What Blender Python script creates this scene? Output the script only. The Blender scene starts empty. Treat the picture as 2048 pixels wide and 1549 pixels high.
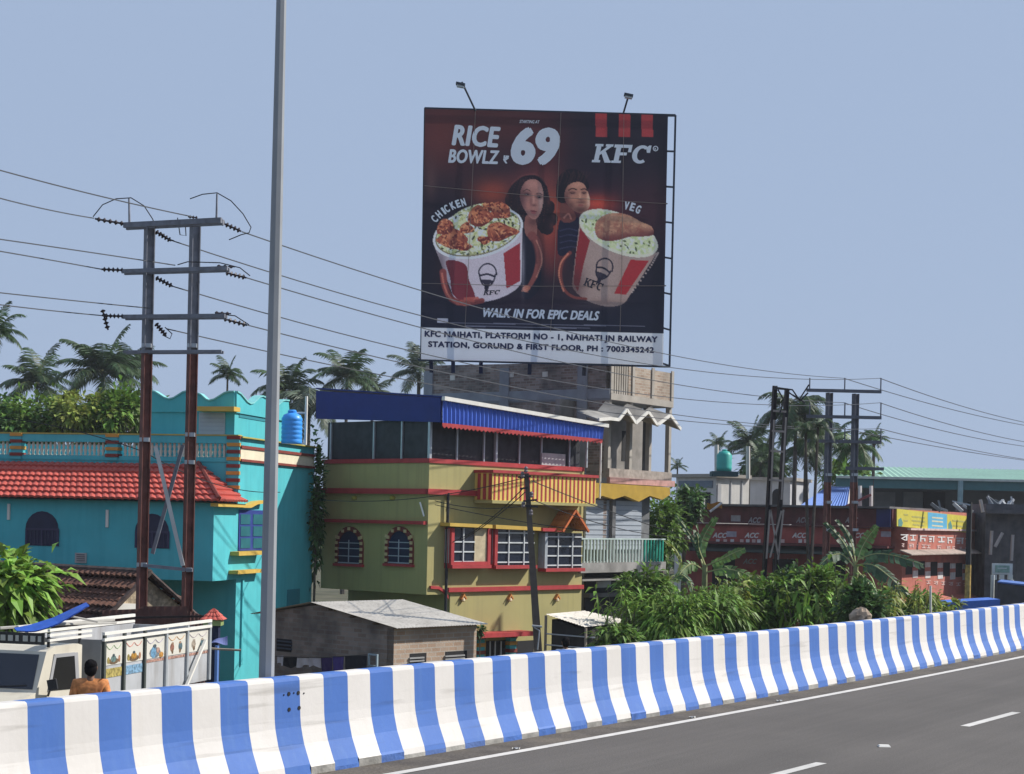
import bpy, bmesh, math, random
import numpy as np
from mathutils import Vector, Matrix

random.seed(7)
SC = bpy.context.scene
COL = SC.collection
rad = math.radians

# ------------------------------------------------------------------ camera
FPX, CX, CY, ROLL, H = 3400.0, 1024.0, 1040.0, 0.022, 2.24
cr, sr = math.cos(ROLL), math.sin(ROLL)
cam_d = bpy.data.cameras.new('camera')
cam = bpy.data.objects.new('camera', cam_d)
COL.objects.link(cam)
cam_d.sensor_fit = 'HORIZONTAL'
cam_d.sensor_width = 36
cam_d.lens = FPX / 2048 * 36
cam_d.shift_y = (CY - 774.5) / 2048
cam_d.clip_start, cam_d.clip_end = 0.1, 8000
cam.matrix_world = Matrix(((cr, -sr, 0, 0), (0, 0, -1, 0), (sr, cr, 0, H), (0, 0, 0, 1)))
SC.camera = cam

# ------------------------------------------------------------------ light
SUN_AZ, SUN_EL = rad(76), rad(40)          # azimuth clockwise from +Y
sdir = Vector((math.sin(SUN_AZ) * math.cos(SUN_EL), math.cos(SUN_AZ) * math.cos(SUN_EL), math.sin(SUN_EL)))
w = bpy.data.worlds.new("World"); SC.world = w; w.use_nodes = True
nt = w.node_tree
bg = nt.nodes['Background']
sky = nt.nodes.new('ShaderNodeTexSky'); sky.sky_type = 'NISHITA'; sky.sun_disc = False
sky.sun_elevation = SUN_EL; sky.sun_rotation = SUN_AZ
sky.air_density = 1.3; sky.dust_density = 1.0; sky.ozone_density = 1.6
mixs = nt.nodes.new('ShaderNodeMix'); mixs.data_type = 'RGBA'
tcw = nt.nodes.new('ShaderNodeTexCoord'); sxw = nt.nodes.new('ShaderNodeSeparateXYZ'); nt.links.new(tcw.outputs['Generated'], sxw.inputs[0])
mrw = nt.nodes.new('ShaderNodeMapRange'); mrw.interpolation_type = 'SMOOTHSTEP'      # humid haze thins out with height
for i_, v_ in ((1, .30), (2, .75), (3, .96), (4, .75)): mrw.inputs[i_].default_value = v_
nt.links.new(sxw.outputs[2], mrw.inputs[0]); nt.links.new(mrw.outputs[0], mixs.inputs[0])
nt.links.new(sky.outputs[0], mixs.inputs[6])
mixs.inputs[7].default_value = (2.66, 3.38, 4.74, 1)   # even humid haze veiling the blue
nt.links.new(mixs.outputs[2], bg.inputs[0])
bg.inputs[1].default_value = 0.10
sl = bpy.data.lights.new('sun', 'SUN'); sl.energy = 4.3; sl.angle = rad(0.6); sl.color = (1, .955, .88)
so = bpy.data.objects.new('sun', sl); COL.objects.link(so)
so.rotation_euler = (-sdir).to_track_quat('-Z', 'Y').to_euler()
so.location = (40, 10, 60)
SC.view_settings.view_transform = 'Standard'; SC.view_settings.look = 'None'
SC.view_settings.gamma = 1; SC.view_settings.exposure = 0.47
SC.cycles.max_bounces = 6

# ------------------------------------------------------------------ helpers
def ray(u, v):
    return ((u - CX) * cr - (CY - v) * sr) / FPX, ((u - CX) * sr + (CY - v) * cr) / FPX
def at(u, v, Y):
    x, z = ray(u, v); return Vector((x * Y, Y, H + z * Y))
def atz(u, v, z):
    x, zz = ray(u, v); Y = (z - H) / zz; return Vector((x * Y, Y, z))
def gz(Y):
    return -1.85 if Y < 33 else (-2.9 if Y > 46 else -1.85 - 1.05 * (Y - 33) / 13)

class Face:
    """a vertical plane: origin, direction along it (s), outward normal n"""
    def __init__(s, o, d, n):
        s.o = Vector((o[0], o[1])); s.d = Vector(d).normalized(); s.n = Vector(n).normalized()
    def uv(s, u, v, off=0):
        x, zz = ray(u, v)
        o = s.o + s.n * off
        Y = s.n.dot(o) / (s.n.x * x + s.n.y)
        return (Vector((x * Y, Y)) - o).dot(s.d), H + Y * zz
    def s_(s, u, v=1000, off=0): return s.uv(u, v, off)[0]
    def z_(s, u, v, off=0): return s.uv(u, v, off)[1]
    def P(s, a, z, o=0):
        q = s.o + s.d * a + s.n * o
        return Vector((q.x, q.y, z))

def corner_faces(u, v, Y, deg):
    """corner of a building: right face runs back to the right, left face back to the left"""
    c = at(u, v, Y); a = rad(deg)
    R = Face((c.x, c.y), (math.sin(a), math.cos(a)), (math.cos(a), -math.sin(a)))
    L = Face((c.x, c.y), (-math.cos(a), math.sin(a)), (-math.sin(a), -math.cos(a)))
    return L, R

ORG = {}
class MB:
    def __init__(s): s.v = []; s.f = []; s.m = []; s.mi = 0
    def add(s, vs, fs):
        k = len(s.v); s.v.extend([tuple(p) for p in vs])
        for f in fs: s.f.append(tuple(i + k for i in f)); s.m.append(s.mi)
        return s
    def quad(s, *p): return s.add(p, [tuple(range(len(p)))])
    def hexa(s, p):
        return s.add(p, [(0, 3, 2, 1), (4, 5, 6, 7), (0, 1, 5, 4), (1, 2, 6, 5), (2, 3, 7, 6), (3, 0, 4, 7)])
    def box(s, F, a0, a1, z0, z1, o0, o1):
        return s.hexa([F.P(a0, z0, o0), F.P(a1, z0, o0), F.P(a1, z0, o1), F.P(a0, z0, o1),
                       F.P(a0, z1, o0), F.P(a1, z1, o0), F.P(a1, z1, o1), F.P(a0, z1, o1)])
    def pbox(s, F, u0, v0, u1, v1, o0, o1):
        a0, z1 = F.uv(u0, v0, o1); a1, _ = F.uv(u1, v0, o1); z0 = F.z_(u0, v1, o1)
        return s.box(F, min(a0, a1), max(a0, a1), z0, z1, o0, o1)
    def prism(s, F, pts, o0, o1):
        n = len(pts)
        vs = [F.P(a, z, o0) for a, z in pts] + [F.P(a, z, o1) for a, z in pts]
        fs = [tuple(range(n)), tuple(range(2 * n - 1, n - 1, -1))]
        fs += [(i, i + n, (i + 1) % n + n, (i + 1) % n) for i in range(n)]
        return s.add(vs, fs)
    def pprism(s, F, px, o0, o1): return s.prism(F, [F.uv(u, v, o1) for u, v in px], o0, o1)
    def ab(s, x0, x1, y0, y1, z0, z1):
        return s.hexa([(x0, y0, z0), (x1, y0, z0), (x1, y1, z0), (x0, y1, z0), (x0, y0, z1), (x1, y0, z1), (x1, y1, z1), (x0, y1, z1)])
    def tube(s, pts, r, n=6, caps=True, ph=.5):
        pts = [Vector(p) for p in pts]; k = len(s.v)
        rs = r if isinstance(r, (list, tuple)) else [r] * len(pts)
        prev = None
        for i, p in enumerate(pts):
            d = (pts[min(i + 1, len(pts) - 1)] - pts[max(i - 1, 0)]).normalized()
            if prev is None:
                up = Vector((0, 0, 1)) if abs(d.z) < .9 else Vector((1, 0, 0))
                a = d.cross(up).normalized()
            else: a = (prev - d * prev.dot(d)).normalized()
            prev = a; b = d.cross(a)
            for j in range(n):
                t = 2 * math.pi * (j + ph) / n
                s.v.append(tuple(p + (a * math.cos(t) + b * math.sin(t)) * rs[i]))
        for i in range(len(pts) - 1):
            for j in range(n):
                q = k + i * n + j; q2 = k + i * n + (j + 1) % n
                s.f.append((q, q2, q2 + n, q + n)); s.m.append(s.mi)
        if caps:
            s.f.append(tuple(range(k + n - 1, k - 1, -1))); s.m.append(s.mi)
            e = k + (len(pts) - 1) * n
            s.f.append(tuple(range(e, e + n))); s.m.append(s.mi)
        return s
    def bar(s, p0, p1, w, h=None, side=None):
        """rectangular bar"""
        p0, p1 = Vector(p0), Vector(p1); h = h or w; d = (p1 - p0).normalized()
        a = Vector(side) if side is not None else d.cross(Vector((0, 0, 1)) if abs(d.z) < .9 else Vector((0, 1, 0)))
        a.normalize(); b = d.cross(a).normalized(); a = a * w / 2; b = b * h / 2
        return s.hexa([p0 - a - b, p0 + a - b, p0 + a + b, p0 - a + b, p1 - a - b, p1 + a - b, p1 + a + b, p1 - a + b])
    def lathe(s, c, prof, n=16):
        c = Vector(c); k = len(s.v)
        for r, z in prof:
            for j in range(n):
                t = 2 * math.pi * j / n
                s.v.append((c.x + r * math.cos(t), c.y + r * math.sin(t), c.z + z))
        for i in range(len(prof) - 1):
            for j in range(n):
                q = k + i * n + j; q2 = k + i * n + (j + 1) % n
                s.f.append((q, q2, q2 + n, q + n)); s.m.append(s.mi)
        s.f.append(tuple(range(k + n - 1, k - 1, -1))); s.m.append(s.mi)
        e = k + (len(prof) - 1) * n
        s.f.append(tuple(range(e, e + n))); s.m.append(s.mi)
        return s
    def ball(s, c, r, n=10, sq=(1, 1, 1), jit=0):
        c = Vector(c); pr = []
        k = len(s.v); m = n // 2 + 1
        for i in range(m + 1):
            ph = math.pi * i / m - math.pi / 2
            for j in range(n):
                t = 2 * math.pi * j / n; q = r * (1 + random.uniform(-jit, jit))
                s.v.append((c.x + q * sq[0] * math.cos(ph) * math.cos(t), c.y + q * sq[1] * math.cos(ph) * math.sin(t), c.z + q * sq[2] * math.sin(ph)))
        for i in range(m):
            for j in range(n):
                q = k + i * n + j; q2 = k + i * n + (j + 1) % n
                s.f.append((q, q2, q2 + n, q + n)); s.m.append(s.mi)
        return s
    def grid(s, fn, nu, nv):
        k = len(s.v)
        for j in range(nv + 1):
            for i in range(nu + 1): s.v.append(tuple(fn(i / nu, j / nv)))
        for j in range(nv):
            for i in range(nu):
                q = k + j * (nu + 1) + i
                s.f.append((q, q + 1, q + nu + 2, q + nu + 1)); s.m.append(s.mi)
        return s
    def sheet(s, A, B, C, D, ridges, amp, per=4, rows=1, thick=.01):
        """corrugated sheet A-B (eave) D-C (top); ridges counted along A-B"""
        A, B, C, D = map(Vector, (A, B, C, D)); n = (B - A).cross(D - A).normalized()
        if n.z < 0: n = -n
        def fn(u, v): return (A.lerp(B, u)).lerp(D.lerp(C, u), v) + n * amp * math.cos(2 * math.pi * ridges * u)
        return s.grid(fn, ridges * per, rows)
    def tiles(s, A, B, C, D, cols, rows, amp=.03, step=.05, sub=4, jit=0):
        A, B, C, D = map(Vector, (A, B, C, D)); n = (B - A).cross(D - A).normalized()
        if n.z < 0: n = -n
        for j in range(rows):
            v0, v1 = j / rows, (j + 1.15) / rows
            off = random.uniform(-jit, jit)
            def fn(u, v, v0=v0, v1=v1):
                vv = min(v0 + (v1 - v0) * v, 1)
                w_ = abs(math.sin(math.pi * cols * u)) * amp
                return (A.lerp(B, u)).lerp(D.lerp(C, u), vv) + n * (w_ + step * (1 - v) + off)
            s.grid(fn, cols * sub, 1)
            s.grid(lambda u, v: Vector(fn(u, 0)) - n * v * step, cols * sub, 1)
        return s
    def build(s, name, mat, parent=None, smooth=False, org=None):
        me = bpy.data.meshes.new(name)
        if parent is not None: org = ORG[parent.name]
        elif org is None:
            a = np.array(s.v); org = Vector(((a[:, 0].min() + a[:, 0].max()) / 2, (a[:, 1].min() + a[:, 1].max()) / 2, a[:, 2].min()))
        me.from_pydata([(x - org.x, y - org.y, z - org.z) for x, y, z in s.v], [], s.f)
        for m_ in (mat if isinstance(mat, (list, tuple)) else [mat]): me.materials.append(m_)
        if any(s.m): me.polygons.foreach_set('material_index', s.m)
        if smooth: me.polygons.foreach_set('use_smooth', [True] * len(s.f))
        me.update()
        ob = bpy.data.objects.new(name, me); COL.objects.link(ob)
        ORG[ob.name] = org
        if parent is not None: ob.parent = parent
        else: ob.location = org
        return ob

def tag(o, label=None, cat=None, group=None, kind=None):
    if label: o['label'] = label
    if cat: o['category'] = cat
    if group: o['group'] = group
    if kind: o['kind'] = kind
    return o
def root(name, loc, label, cat, group=None):
    e = bpy.data.objects.new(name, None); COL.objects.link(e); e.location = loc; e.empty_display_size = .3
    ORG[e.name] = Vector(loc)
    return tag(e, label, cat, group)

# ------------------------------------------------------------------ materials
MATS = {}
def mat(name, col, rough=.8, var=.12, scale=2.5, bump=0., bscale=30, spec=.3, metal=0., streak=0., scol=None, dirt=0., dcol=(.05, .045, .04), island=0., transl=0., sm=(3, 3, .25)):
    if name in MATS: return MATS[name]
    m = bpy.data.materials.new(name); m.use_nodes = True; MATS[name] = m
    nt = m.node_tree; N = nt.nodes; L = nt.links; p = N['Principled BSDF']
    p.inputs['Roughness'].default_value = rough; p.inputs['Metallic'].default_value = metal
    p.inputs['Specular IOR Level'].default_value = spec
    tc = N.new('ShaderNodeTexCoord')
    def noise(sc, det=4, mapping=None):
        n = N.new('ShaderNodeTexNoise'); n.inputs['Scale'].default_value = sc; n.inputs['Detail'].default_value = det
        if mapping:
            mp = N.new('ShaderNodeMapping'); mp.inputs['Scale'].default_value = mapping
            L.new(tc.outputs['Object'], mp.inputs[0]); L.new(mp.outputs[0], n.inputs['Vector'])
        else: L.new(tc.outputs['Object'], n.inputs['Vector'])
        return n
    def ramp(src, a, b):
        r = N.new('ShaderNodeMapRange'); r.inputs[1].default_value = a; r.inputs[2].default_value = b
        L.new(src, r.inputs[0]); return r.outputs[0]
    def mix(fac, a, b):
        x = N.new('ShaderNodeMix'); x.data_type = 'RGBA'
        if isinstance(fac, (int, float)): x.inputs[0].default_value = fac
        else: L.new(fac, x.inputs[0])
        for i, q in ((6, a), (7, b)):
            if isinstance(q, tuple): x.inputs[i].default_value = (*q[:3], 1)
            else: L.new(q, x.inputs[i])
        return x.outputs[2]
    lo = tuple(c * (1 - var) for c in col); hi = tuple(min(1, c * (1 + var)) for c in col)
    out = mix(ramp(noise(scale).outputs[0], .3, .7), lo, hi)
    if island:
        g = N.new('ShaderNodeNewGeometry')
        hs = N.new('ShaderNodeHueSaturation'); L.new(out, hs.inputs['Color'])
        r = N.new('ShaderNodeMapRange'); r.inputs[3].default_value = 1 - island; r.inputs[4].default_value = 1 + island
        L.new(g.outputs['Random Per Island'], r.inputs[0]); L.new(r.outputs[0], hs.inputs['Value'])
        r2 = N.new('ShaderNodeMapRange'); r2.inputs[3].default_value = .5 - island * .05; r2.inputs[4].default_value = .5 + island * .04
        L.new(g.outputs['Random Per Island'], r2.inputs[0]); L.new(r2.outputs[0], hs.inputs['Hue'])
        out = hs.outputs[0]
    if streak:
        f = ramp(noise(1.6, 5, sm).outputs[0], .5, .75)
        ml = N.new('ShaderNodeMath'); ml.operation = 'MULTIPLY'; ml.inputs[1].default_value = streak; L.new(f, ml.inputs[0])
        out = mix(ml.outputs[0], out, scol or dcol)
    if dirt:
        f = ramp(noise(.9, 8).outputs[0], .48, .72)
        ml = N.new('ShaderNodeMath'); ml.operation = 'MULTIPLY'; ml.inputs[1].default_value = dirt; L.new(f, ml.inputs[0])
        out = mix(ml.outputs[0], out, dcol)
    L.new(out, p.inputs['Base Color'])
    if bump:
        b = N.new('ShaderNodeBump'); b.inputs['Strength'].default_value = bump; b.inputs['Distance'].default_value = .03
        L.new(noise(bscale, 6).outputs[0], b.inputs['Height']); L.new(b.outputs[0], p.inputs['Normal'])
    if transl:
        t = N.new('ShaderNodeBsdfTranslucent'); L.new(out, t.inputs[0])
        ms = N.new('ShaderNodeMixShader'); ms.inputs[0].default_value = transl
        L.new(p.outputs[0], ms.inputs[1]); L.new(t.outputs[0], ms.inputs[2])
        L.new(ms.outputs[0], N['Material Output'].inputs[0])
    return m
def brickmat(name, deg, c1, c2, mortar, sc=1.0, dirt=.5, dcol=(.06, .055, .05)):
    """bricks laid along a wall whose direction is (sin deg, cos deg) (right) in plan"""
    m = mat(name, c1, .9, .2, 3, .35, 25, dirt=dirt, dcol=dcol)
    nt = m.node_tree; N = nt.nodes; L = nt.links; p = N['Principled BSDF']
    old = p.inputs['Base Color'].links[0].from_socket
    tc = N.new('ShaderNodeTexCoord'); sx = N.new('ShaderNodeSeparateXYZ'); L.new(tc.outputs['Object'], sx.inputs[0])
    a = rad(deg)
    def mul(s, k):
        x = N.new('ShaderNodeMath'); x.operation = 'MULTIPLY'; x.inputs[1].default_value = k; L.new(s, x.inputs[0]); return x.outputs[0]
    ad = N.new('ShaderNodeMath'); L.new(mul(sx.outputs[0], math.sin(a)), ad.inputs[0]); L.new(mul(sx.outputs[1], math.cos(a)), ad.inputs[1])
    cb = N.new('ShaderNodeCombineXYZ'); L.new(ad.outputs[0], cb.inputs[0]); L.new(sx.outputs[2], cb.inputs[1])
    br = N.new('ShaderNodeTexBrick'); L.new(cb.outputs[0], br.inputs['Vector'])
    br.inputs['Scale'].default_value = sc; br.inputs['Brick Width'].default_value = .26; br.inputs['Row Height'].default_value = .095
    br.inputs['Mortar Size'].default_value = .012; br.inputs['Bias'].default_value = 0
    for k, c in (('Color1', c1), ('Color2', c2), ('Mortar', mortar)): br.inputs[k].default_value = (*c, 1)
    n = N.new('ShaderNodeTexNoise'); n.inputs['Scale'].default_value = 1.3; n.inputs['Detail'].default_value = 8; L.new(tc.outputs['Object'], n.inputs['Vector'])
    r = N.new('ShaderNodeMapRange'); r.inputs[1].default_value = .42; r.inputs[2].default_value = .68; L.new(n.outputs[0], r.inputs[0])
    x = N.new('ShaderNodeMix'); x.data_type = 'RGBA'; L.new(mul(r.outputs[0], dirt), x.inputs[0]); L.new(br.outputs['Color'], x.inputs[6]); x.inputs[7].default_value = (*dcol, 1)
    L.new(x.outputs[2], p.inputs['Base Color'])
    return m

white = mat('white_paint', (.70, .68, .63), .6, .06, 4, streak=.25, scol=(.5, .45, .38))
cream = mat('cream_paint', (.68, .62, .46), .6, .08)
black_metal = mat('black_metal', (.025, .026, .03), .5, .2)
dark = mat('dark_recess', (.018, .018, .02), .8)
glass = mat('dark_glass', (.018, .022, .035), .12, .1, spec=.6)
galv = mat('galvanised_steel', (.42, .45, .48), .45, .1, 6, metal=.35)
rust = mat('rust_paint', (.14, .055, .045), .7, .35, 4, .2, streak=.4, scol=(.20, .09, .06))
concrete = mat('concrete', (.27, .26, .245), .9, .2, 2, .3, dirt=.5)
concrete_d = mat('dark_concrete', (.13, .13, .135), .9, .25, 2, .3, dirt=.5)
redp = mat('red_paint', (.38, .042, .045), .6, .15, 3, streak=.3, scol=(.25, .03, .03))
yelp = mat('yellow_paint', (.54, .36, .075), .6, .1)
tin = mat('tin_sheet', (.55, .51, .45), .7, .15, 1.6, .05, streak=.8, sm=(7, 7, 7), scol=(.30, .27, .23))
bluep = mat('blue_paint', (.05, .12, .42), .5, .1)
# ------------------------------------------------------------------ the setting
asphalt = mat('asphalt', (.097, .088, .081), .85, .09, .5, .25, 60, spec=.25, streak=.0, dirt=.25, dcol=(.07, .066, .062))
def add_grain(m, sc, amt):
    nt = m.node_tree; N = nt.nodes; L = nt.links; p = N['Principled BSDF']; old = p.inputs['Base Color'].links[0].from_socket
    tc = N.new('ShaderNodeTexCoord'); n = N.new('ShaderNodeTexNoise'); n.inputs['Scale'].default_value = sc; n.inputs['Detail'].default_value = 3
    L.new(tc.outputs['Object'], n.inputs[0]); r = N.new('ShaderNodeMapRange'); r.inputs[1].default_value = .3; r.inputs[2].default_value = .7
    r.inputs[3].default_value = 1 - amt; r.inputs[4].default_value = 1 + amt; L.new(n.outputs[0], r.inputs[0])
    h = N.new('ShaderNodeHueSaturation'); L.new(r.outputs[0], h.inputs['Value']); L.new(old, h.inputs['Color']); L.new(h.outputs[0], p.inputs['Base Color'])
add_grain(asphalt, 45, .16)
def tracks(m, ang, sc, amt):
    nt = m.node_tree; N = nt.nodes; L = nt.links; p = N['Principled BSDF']; old = p.inputs['Base Color'].links[0].from_socket
    tc = N.new('ShaderNodeTexCoord'); m1 = N.new('ShaderNodeMapping'); m1.inputs['Rotation'].default_value = (0, 0, rad(ang)); m2 = N.new('ShaderNodeMapping'); m2.inputs['Scale'].default_value = sc
    n = N.new('ShaderNodeTexNoise'); n.inputs['Scale'].default_value = 1; n.inputs['Detail'].default_value = 6; L.new(tc.outputs['Object'], m1.inputs[0]); L.new(m1.outputs[0], m2.inputs[0]); L.new(m2.outputs[0], n.inputs[0])
    r = N.new('ShaderNodeMapRange'); r.inputs[1].default_value = .32; r.inputs[2].default_value = .68; r.inputs[3].default_value = 1 - amt; r.inputs[4].default_value = 1 + amt; L.new(n.outputs[0], r.inputs[0])
    h = N.new('ShaderNodeHueSaturation'); L.new(r.outputs[0], h.inputs['Value']); L.new(old, h.inputs['Color']); L.new(h.outputs[0], p.inputs['Base Color'])
tracks(asphalt, 31, (1.1, .03, 1), .09); tracks(asphalt, 31, (9, .25, 1), .06)
earth = mat('bare_earth', (.085, .08, .05), .95, .3, .6, .4, 8, dirt=.6, dcol=(.035, .055, .02))
line_white = mat('road_line_paint', (.55, .53, .50), .7, .08, 5, dirt=.35, dcol=(.35, .34, .32))

b = MB()
xs = [-3000, -160, -60, 0, 60, 160, 3000]
ys = [-200, 33, 46, 140, 500, 3500]
for j in range(len(ys) - 1):
    for i in range(len(xs) - 1):
        b.quad(*[(xs[i + a], ys[j + c], gz(ys[j + c])) for a, c in ((0, 0), (1, 0), (1, 1), (0, 1))])
tag(b.build('ground', earth, org=Vector((0, 0, -2))), kind='structure')

tp = (-4.54665550e-06, -8.77494513e-02, 1.40462637e+03 + 3)
pp = [atz(u, np.polyval(tp, u), .84) for u in range(0, 2049, 64)]
PF = np.polyfit([p.y for p in pp], [p.x for p in pp], 2)
Y0, Y1 = 11.0, 40.0
dP = np.polyder(PF)
def px_(Y):
    if Y < Y0: return np.polyval(PF, Y0) + (Y - Y0) * np.polyval(dP, Y0)
    if Y > Y1: return np.polyval(PF, Y1) + (Y - Y1) * np.polyval(dP, Y1)
    return np.polyval(PF, Y)
YY = np.arange(-14, 120, .05)
XX = np.array([px_(y) for y in YY])
SS = np.concatenate([[0], np.cumsum(np.hypot(np.diff(XX), np.diff(YY)))])
def path(s, o, z):
    """a point s metres along the barrier, o metres towards the road"""
    y = np.interp(s, SS, YY); x = np.interp(s, SS, XX)
    d = Vector((np.interp(s + .3, SS, XX) - np.interp(s - .3, SS, XX), np.interp(s + .3, SS, YY) - np.interp(s - .3, SS, YY))).normalized()
    return Vector((x + d.y * o, y - d.x * o, z))
def s_at(u):       # where the path's line is seen at picture column u (z = .9)
    x = np.array([ray(u, np.polyval(tp, u))[0]])
    return float(np.interp(0, (XX - x * YY)[::1], SS)) if (XX - x * YY)[0] < 0 else 0
def off_of(p):
    i = int(np.argmin((XX - p.x) ** 2 + (YY - p.y) ** 2)); d = Vector((XX[i + 1] - XX[i - 1], YY[i + 1] - YY[i - 1])).normalized()
    return (p.x - XX[i]) * d.y - (p.y - YY[i]) * d.x

b = MB()
st = np.arange(0, SS[-1] - 1, 1.2)
for j in range(len(st) - 1):
    for o0, o1 in ((.12, 4), (4, 11), (11, 26)):
        b.quad(path(st[j], o0, 0), path(st[j], o1, 0), path(st[j + 1], o1, 0), path(st[j + 1], o0, 0))
tag(b.build('road', asphalt, org=Vector((0, 0, 0))), kind='structure')
b = MB()
for j in range(len(st) - 1):
    for (o0, z0), (o1, z1) in (((-.05, -.02), (-.5, -.02)), ((-.5, -.02), (-.62, -2.6))):
        b.quad(path(st[j], o0, z0), path(st[j + 1], o0, z0), path(st[j + 1], o1, z1), path(st[j], o1, z1))
    b.quad(path(st[j], 26, 0), path(st[j + 1], 26, 0), path(st[j + 1], 26, -2.6), path(st[j], 26, -2.6))
tag(b.build('retaining_embankment', concrete, org=Vector((0, 0, 0))), kind='structure')

lp = (-1.50780912e-05, -1.41491624e-01, 1.66661443e+03)
offs = [off_of(atz(u, np.polyval(lp, u), 0)) for u in range(820, 2049, 100)]
OL = float(np.mean(offs))
dusty = mat('road_edge_dust', (.085, .074, .064), .95, .25, 3, .3, 40, dirt=.8, dcol=(.135, .115, .092), streak=0)
add_grain(dusty, 30, .3)
b = MB()
for j in range(len(st) - 1): b.quad(path(st[j], .13, .002), path(st[j], OL - .07, .002), path(st[j + 1], OL - .07, .002), path(st[j + 1], .13, .002))
tag(b.build('road_shoulder', dusty, org=Vector((0, 0, 0))), kind='structure')
b = MB()
st2 = np.arange(0, SS[-1] - 1, .8)
for j in range(len(st2) - 1):
    b.quad(path(st2[j], OL - .055, .004), path(st2[j], OL + .055, .004), path(st2[j + 1], OL + .055, .004), path(st2[j + 1], OL - .055, .004))
tag(b.build('road_edge_line', line_white, org=Vector((0, 0, 0))), kind='structure')
def sline(s0, s1, o, wd, nm):
    b = MB(); n = 8
    for j in range(n):
        a, c = s0 + (s1 - s0) * j / n, s0 + (s1 - s0) * (j + 1) / n
        b.quad(path(a, o - wd, .004), path(a, o + wd, .004), path(c, o + wd, .004), path(c, o - wd, .004))
    tag(b.build(nm, line_white, org=Vector((0, 0, 0))), kind='structure')
def s_near(p): return float(SS[int(np.argmin((XX - p.x) ** 2 + (YY - p.y) ** 2))])
da, db = atz(1925, 1453, 0), atz(2037, 1426, 0)
dc, dd = atz(1545, 1549, 0), atz(1650, 1528, 0)
od = (off_of(da) + off_of(db)) / 2; s1a, s1b = s_near(da), s_near(db); s0b = s_near(dd)
ln = s1b - s1a; per = s1b - s0b
print('dash', ln, per, od, off_of(dd), 'edge', offs)
for k in range(-2, 6):
    sline(s1a + k * per - (0 if k >= 0 else .5), s1b + k * per, od if k >= 0 else (od if k < -1 else (off_of(dd) + off_of(dc)) / 2), .055, 'road_lane_dash')
stud = MB(); c = atz(1768, 1494, 0)
stud.hexa([(c.x - .06, c.y - .05, .002), (c.x + .06, c.y - .05, .002), (c.x + .06, c.y + .05, .002), (c.x - .06, c.y + .05, .002),
           (c.x - .05, c.y - .03, .02), (c.x + .05, c.y - .03, .02), (c.x + .05, c.y + .03, .02), (c.x - .05, c.y + .03, .02)])
tag(stud.build('road_stud', white), 'small white raised stud on the grey asphalt between the lane dashes', 'road stud')

for k, (u, v, lb) in enumerate(((1030, 1500, 'scrap of white litter on the road edge nearest the camera'), (1383, 1437, 'small pale scrap of litter beside the white edge line'), (1557, 1404, 'white scrap of litter lying on the edge line further along'))):
    c = atz(u, v, 0); b = MB(); r2 = random.Random(k)
    b.grid(lambda a, d: (c.x - .03 + .07 * a + .01 * d, c.y - .03 + .05 * d, .006 + .02 * math.sin(5 * a + 3 * d + k) ** 2), 4, 3)
    b.grid(lambda a, d: (c.x - .03 + .07 * a + .01 * d, c.y - .03 + .05 * d, .005 + .018 * math.sin(5 * a + 3 * d + k) ** 2), 4, 3)
    tag(b.build('litter_scrap', white), lb, 'litter', 'litter along the road edge')

# ---- striped barrier
bar_w = mat('barrier_white', (.63, .60, .565), .65, .05, 1.5, .06, 18, streak=.25, sm=(8, 8, .4), scol=(.52, .48, .42), dirt=.25, dcol=(.48, .445, .39))
bar_b = mat('barrier_blue', (.058, .142, .415), .6, .08, 1.5, .06, 18, streak=.45, sm=(9, 9, .5), scol=(.095, .19, .43), dirt=.3, dcol=(.05, .125, .37))
def scuff(m, col, amt):
    nt = m.node_tree; N = nt.nodes; L = nt.links; p = N['Principled BSDF']; old = p.inputs['Base Color'].links[0].from_socket
    tc = N.new('ShaderNodeTexCoord'); mp = N.new('ShaderNodeMapping'); mp.inputs['Scale'].default_value = (.55, .55, 9); n = N.new('ShaderNodeTexNoise'); n.inputs['Scale'].default_value = 1.5; n.inputs['Detail'].default_value = 9
    L.new(tc.outputs['Object'], mp.inputs[0]); L.new(mp.outputs[0], n.inputs[0]); r = N.new('ShaderNodeMapRange'); r.inputs[1].default_value = .60; r.inputs[2].default_value = .74; r.inputs[4].default_value = amt; L.new(n.outputs[0], r.inputs[0])
    x = N.new('ShaderNodeMix'); x.data_type = 'RGBA'; L.new(r.outputs[0], x.inputs[0]); L.new(old, x.inputs[6]); x.inputs[7].default_value = (*col, 1); L.new(x.outputs[2], p.inputs['Base Color'])
scuff(bar_w, (.30, .28, .25), .5); scuff(bar_b, (.04, .085, .22), .6)
bar_c = mat('barrier_foot', (.25, .24, .22), .9, .3, 6, .3, dirt=.6, dcol=(.5, .48, .44))
bar_bf = mat('barrier_foot_blue', (.055, .13, .38), .8, .3, 6, .3, dirt=.6, dcol=(.12, .15, .25))
ku = [55, 197, 323, 440, 548, 647, 740, 828, 908, 985, 1056, 1121, 1183, 1242, 1299, 1352, 1402, 1449, 1494, 1538, 1578, 1618, 1656.5, 1692.7, 1727.5, 1761, 1792.5, 1823, 1852, 1880, 1907, 1932, 1957.6, 1982.5, 2006.6, 2028.5]
ksx = np.array([s_at(u) for u in ku]); kn = np.arange(len(ku)); kf = np.polyfit(kn, ksx, 2)
def sk(k):     # where stripe k begins, metres along the barrier
    if k < 0: return ksx[0] + k * (ksx[4] - ksx[0]) / 4
    if k > kn[-1]: return ksx[-1] + (k - kn[-1]) * (ksx[-1] - ksx[-9]) / 8
    return float(np.interp(k, kn, ksx))
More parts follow.
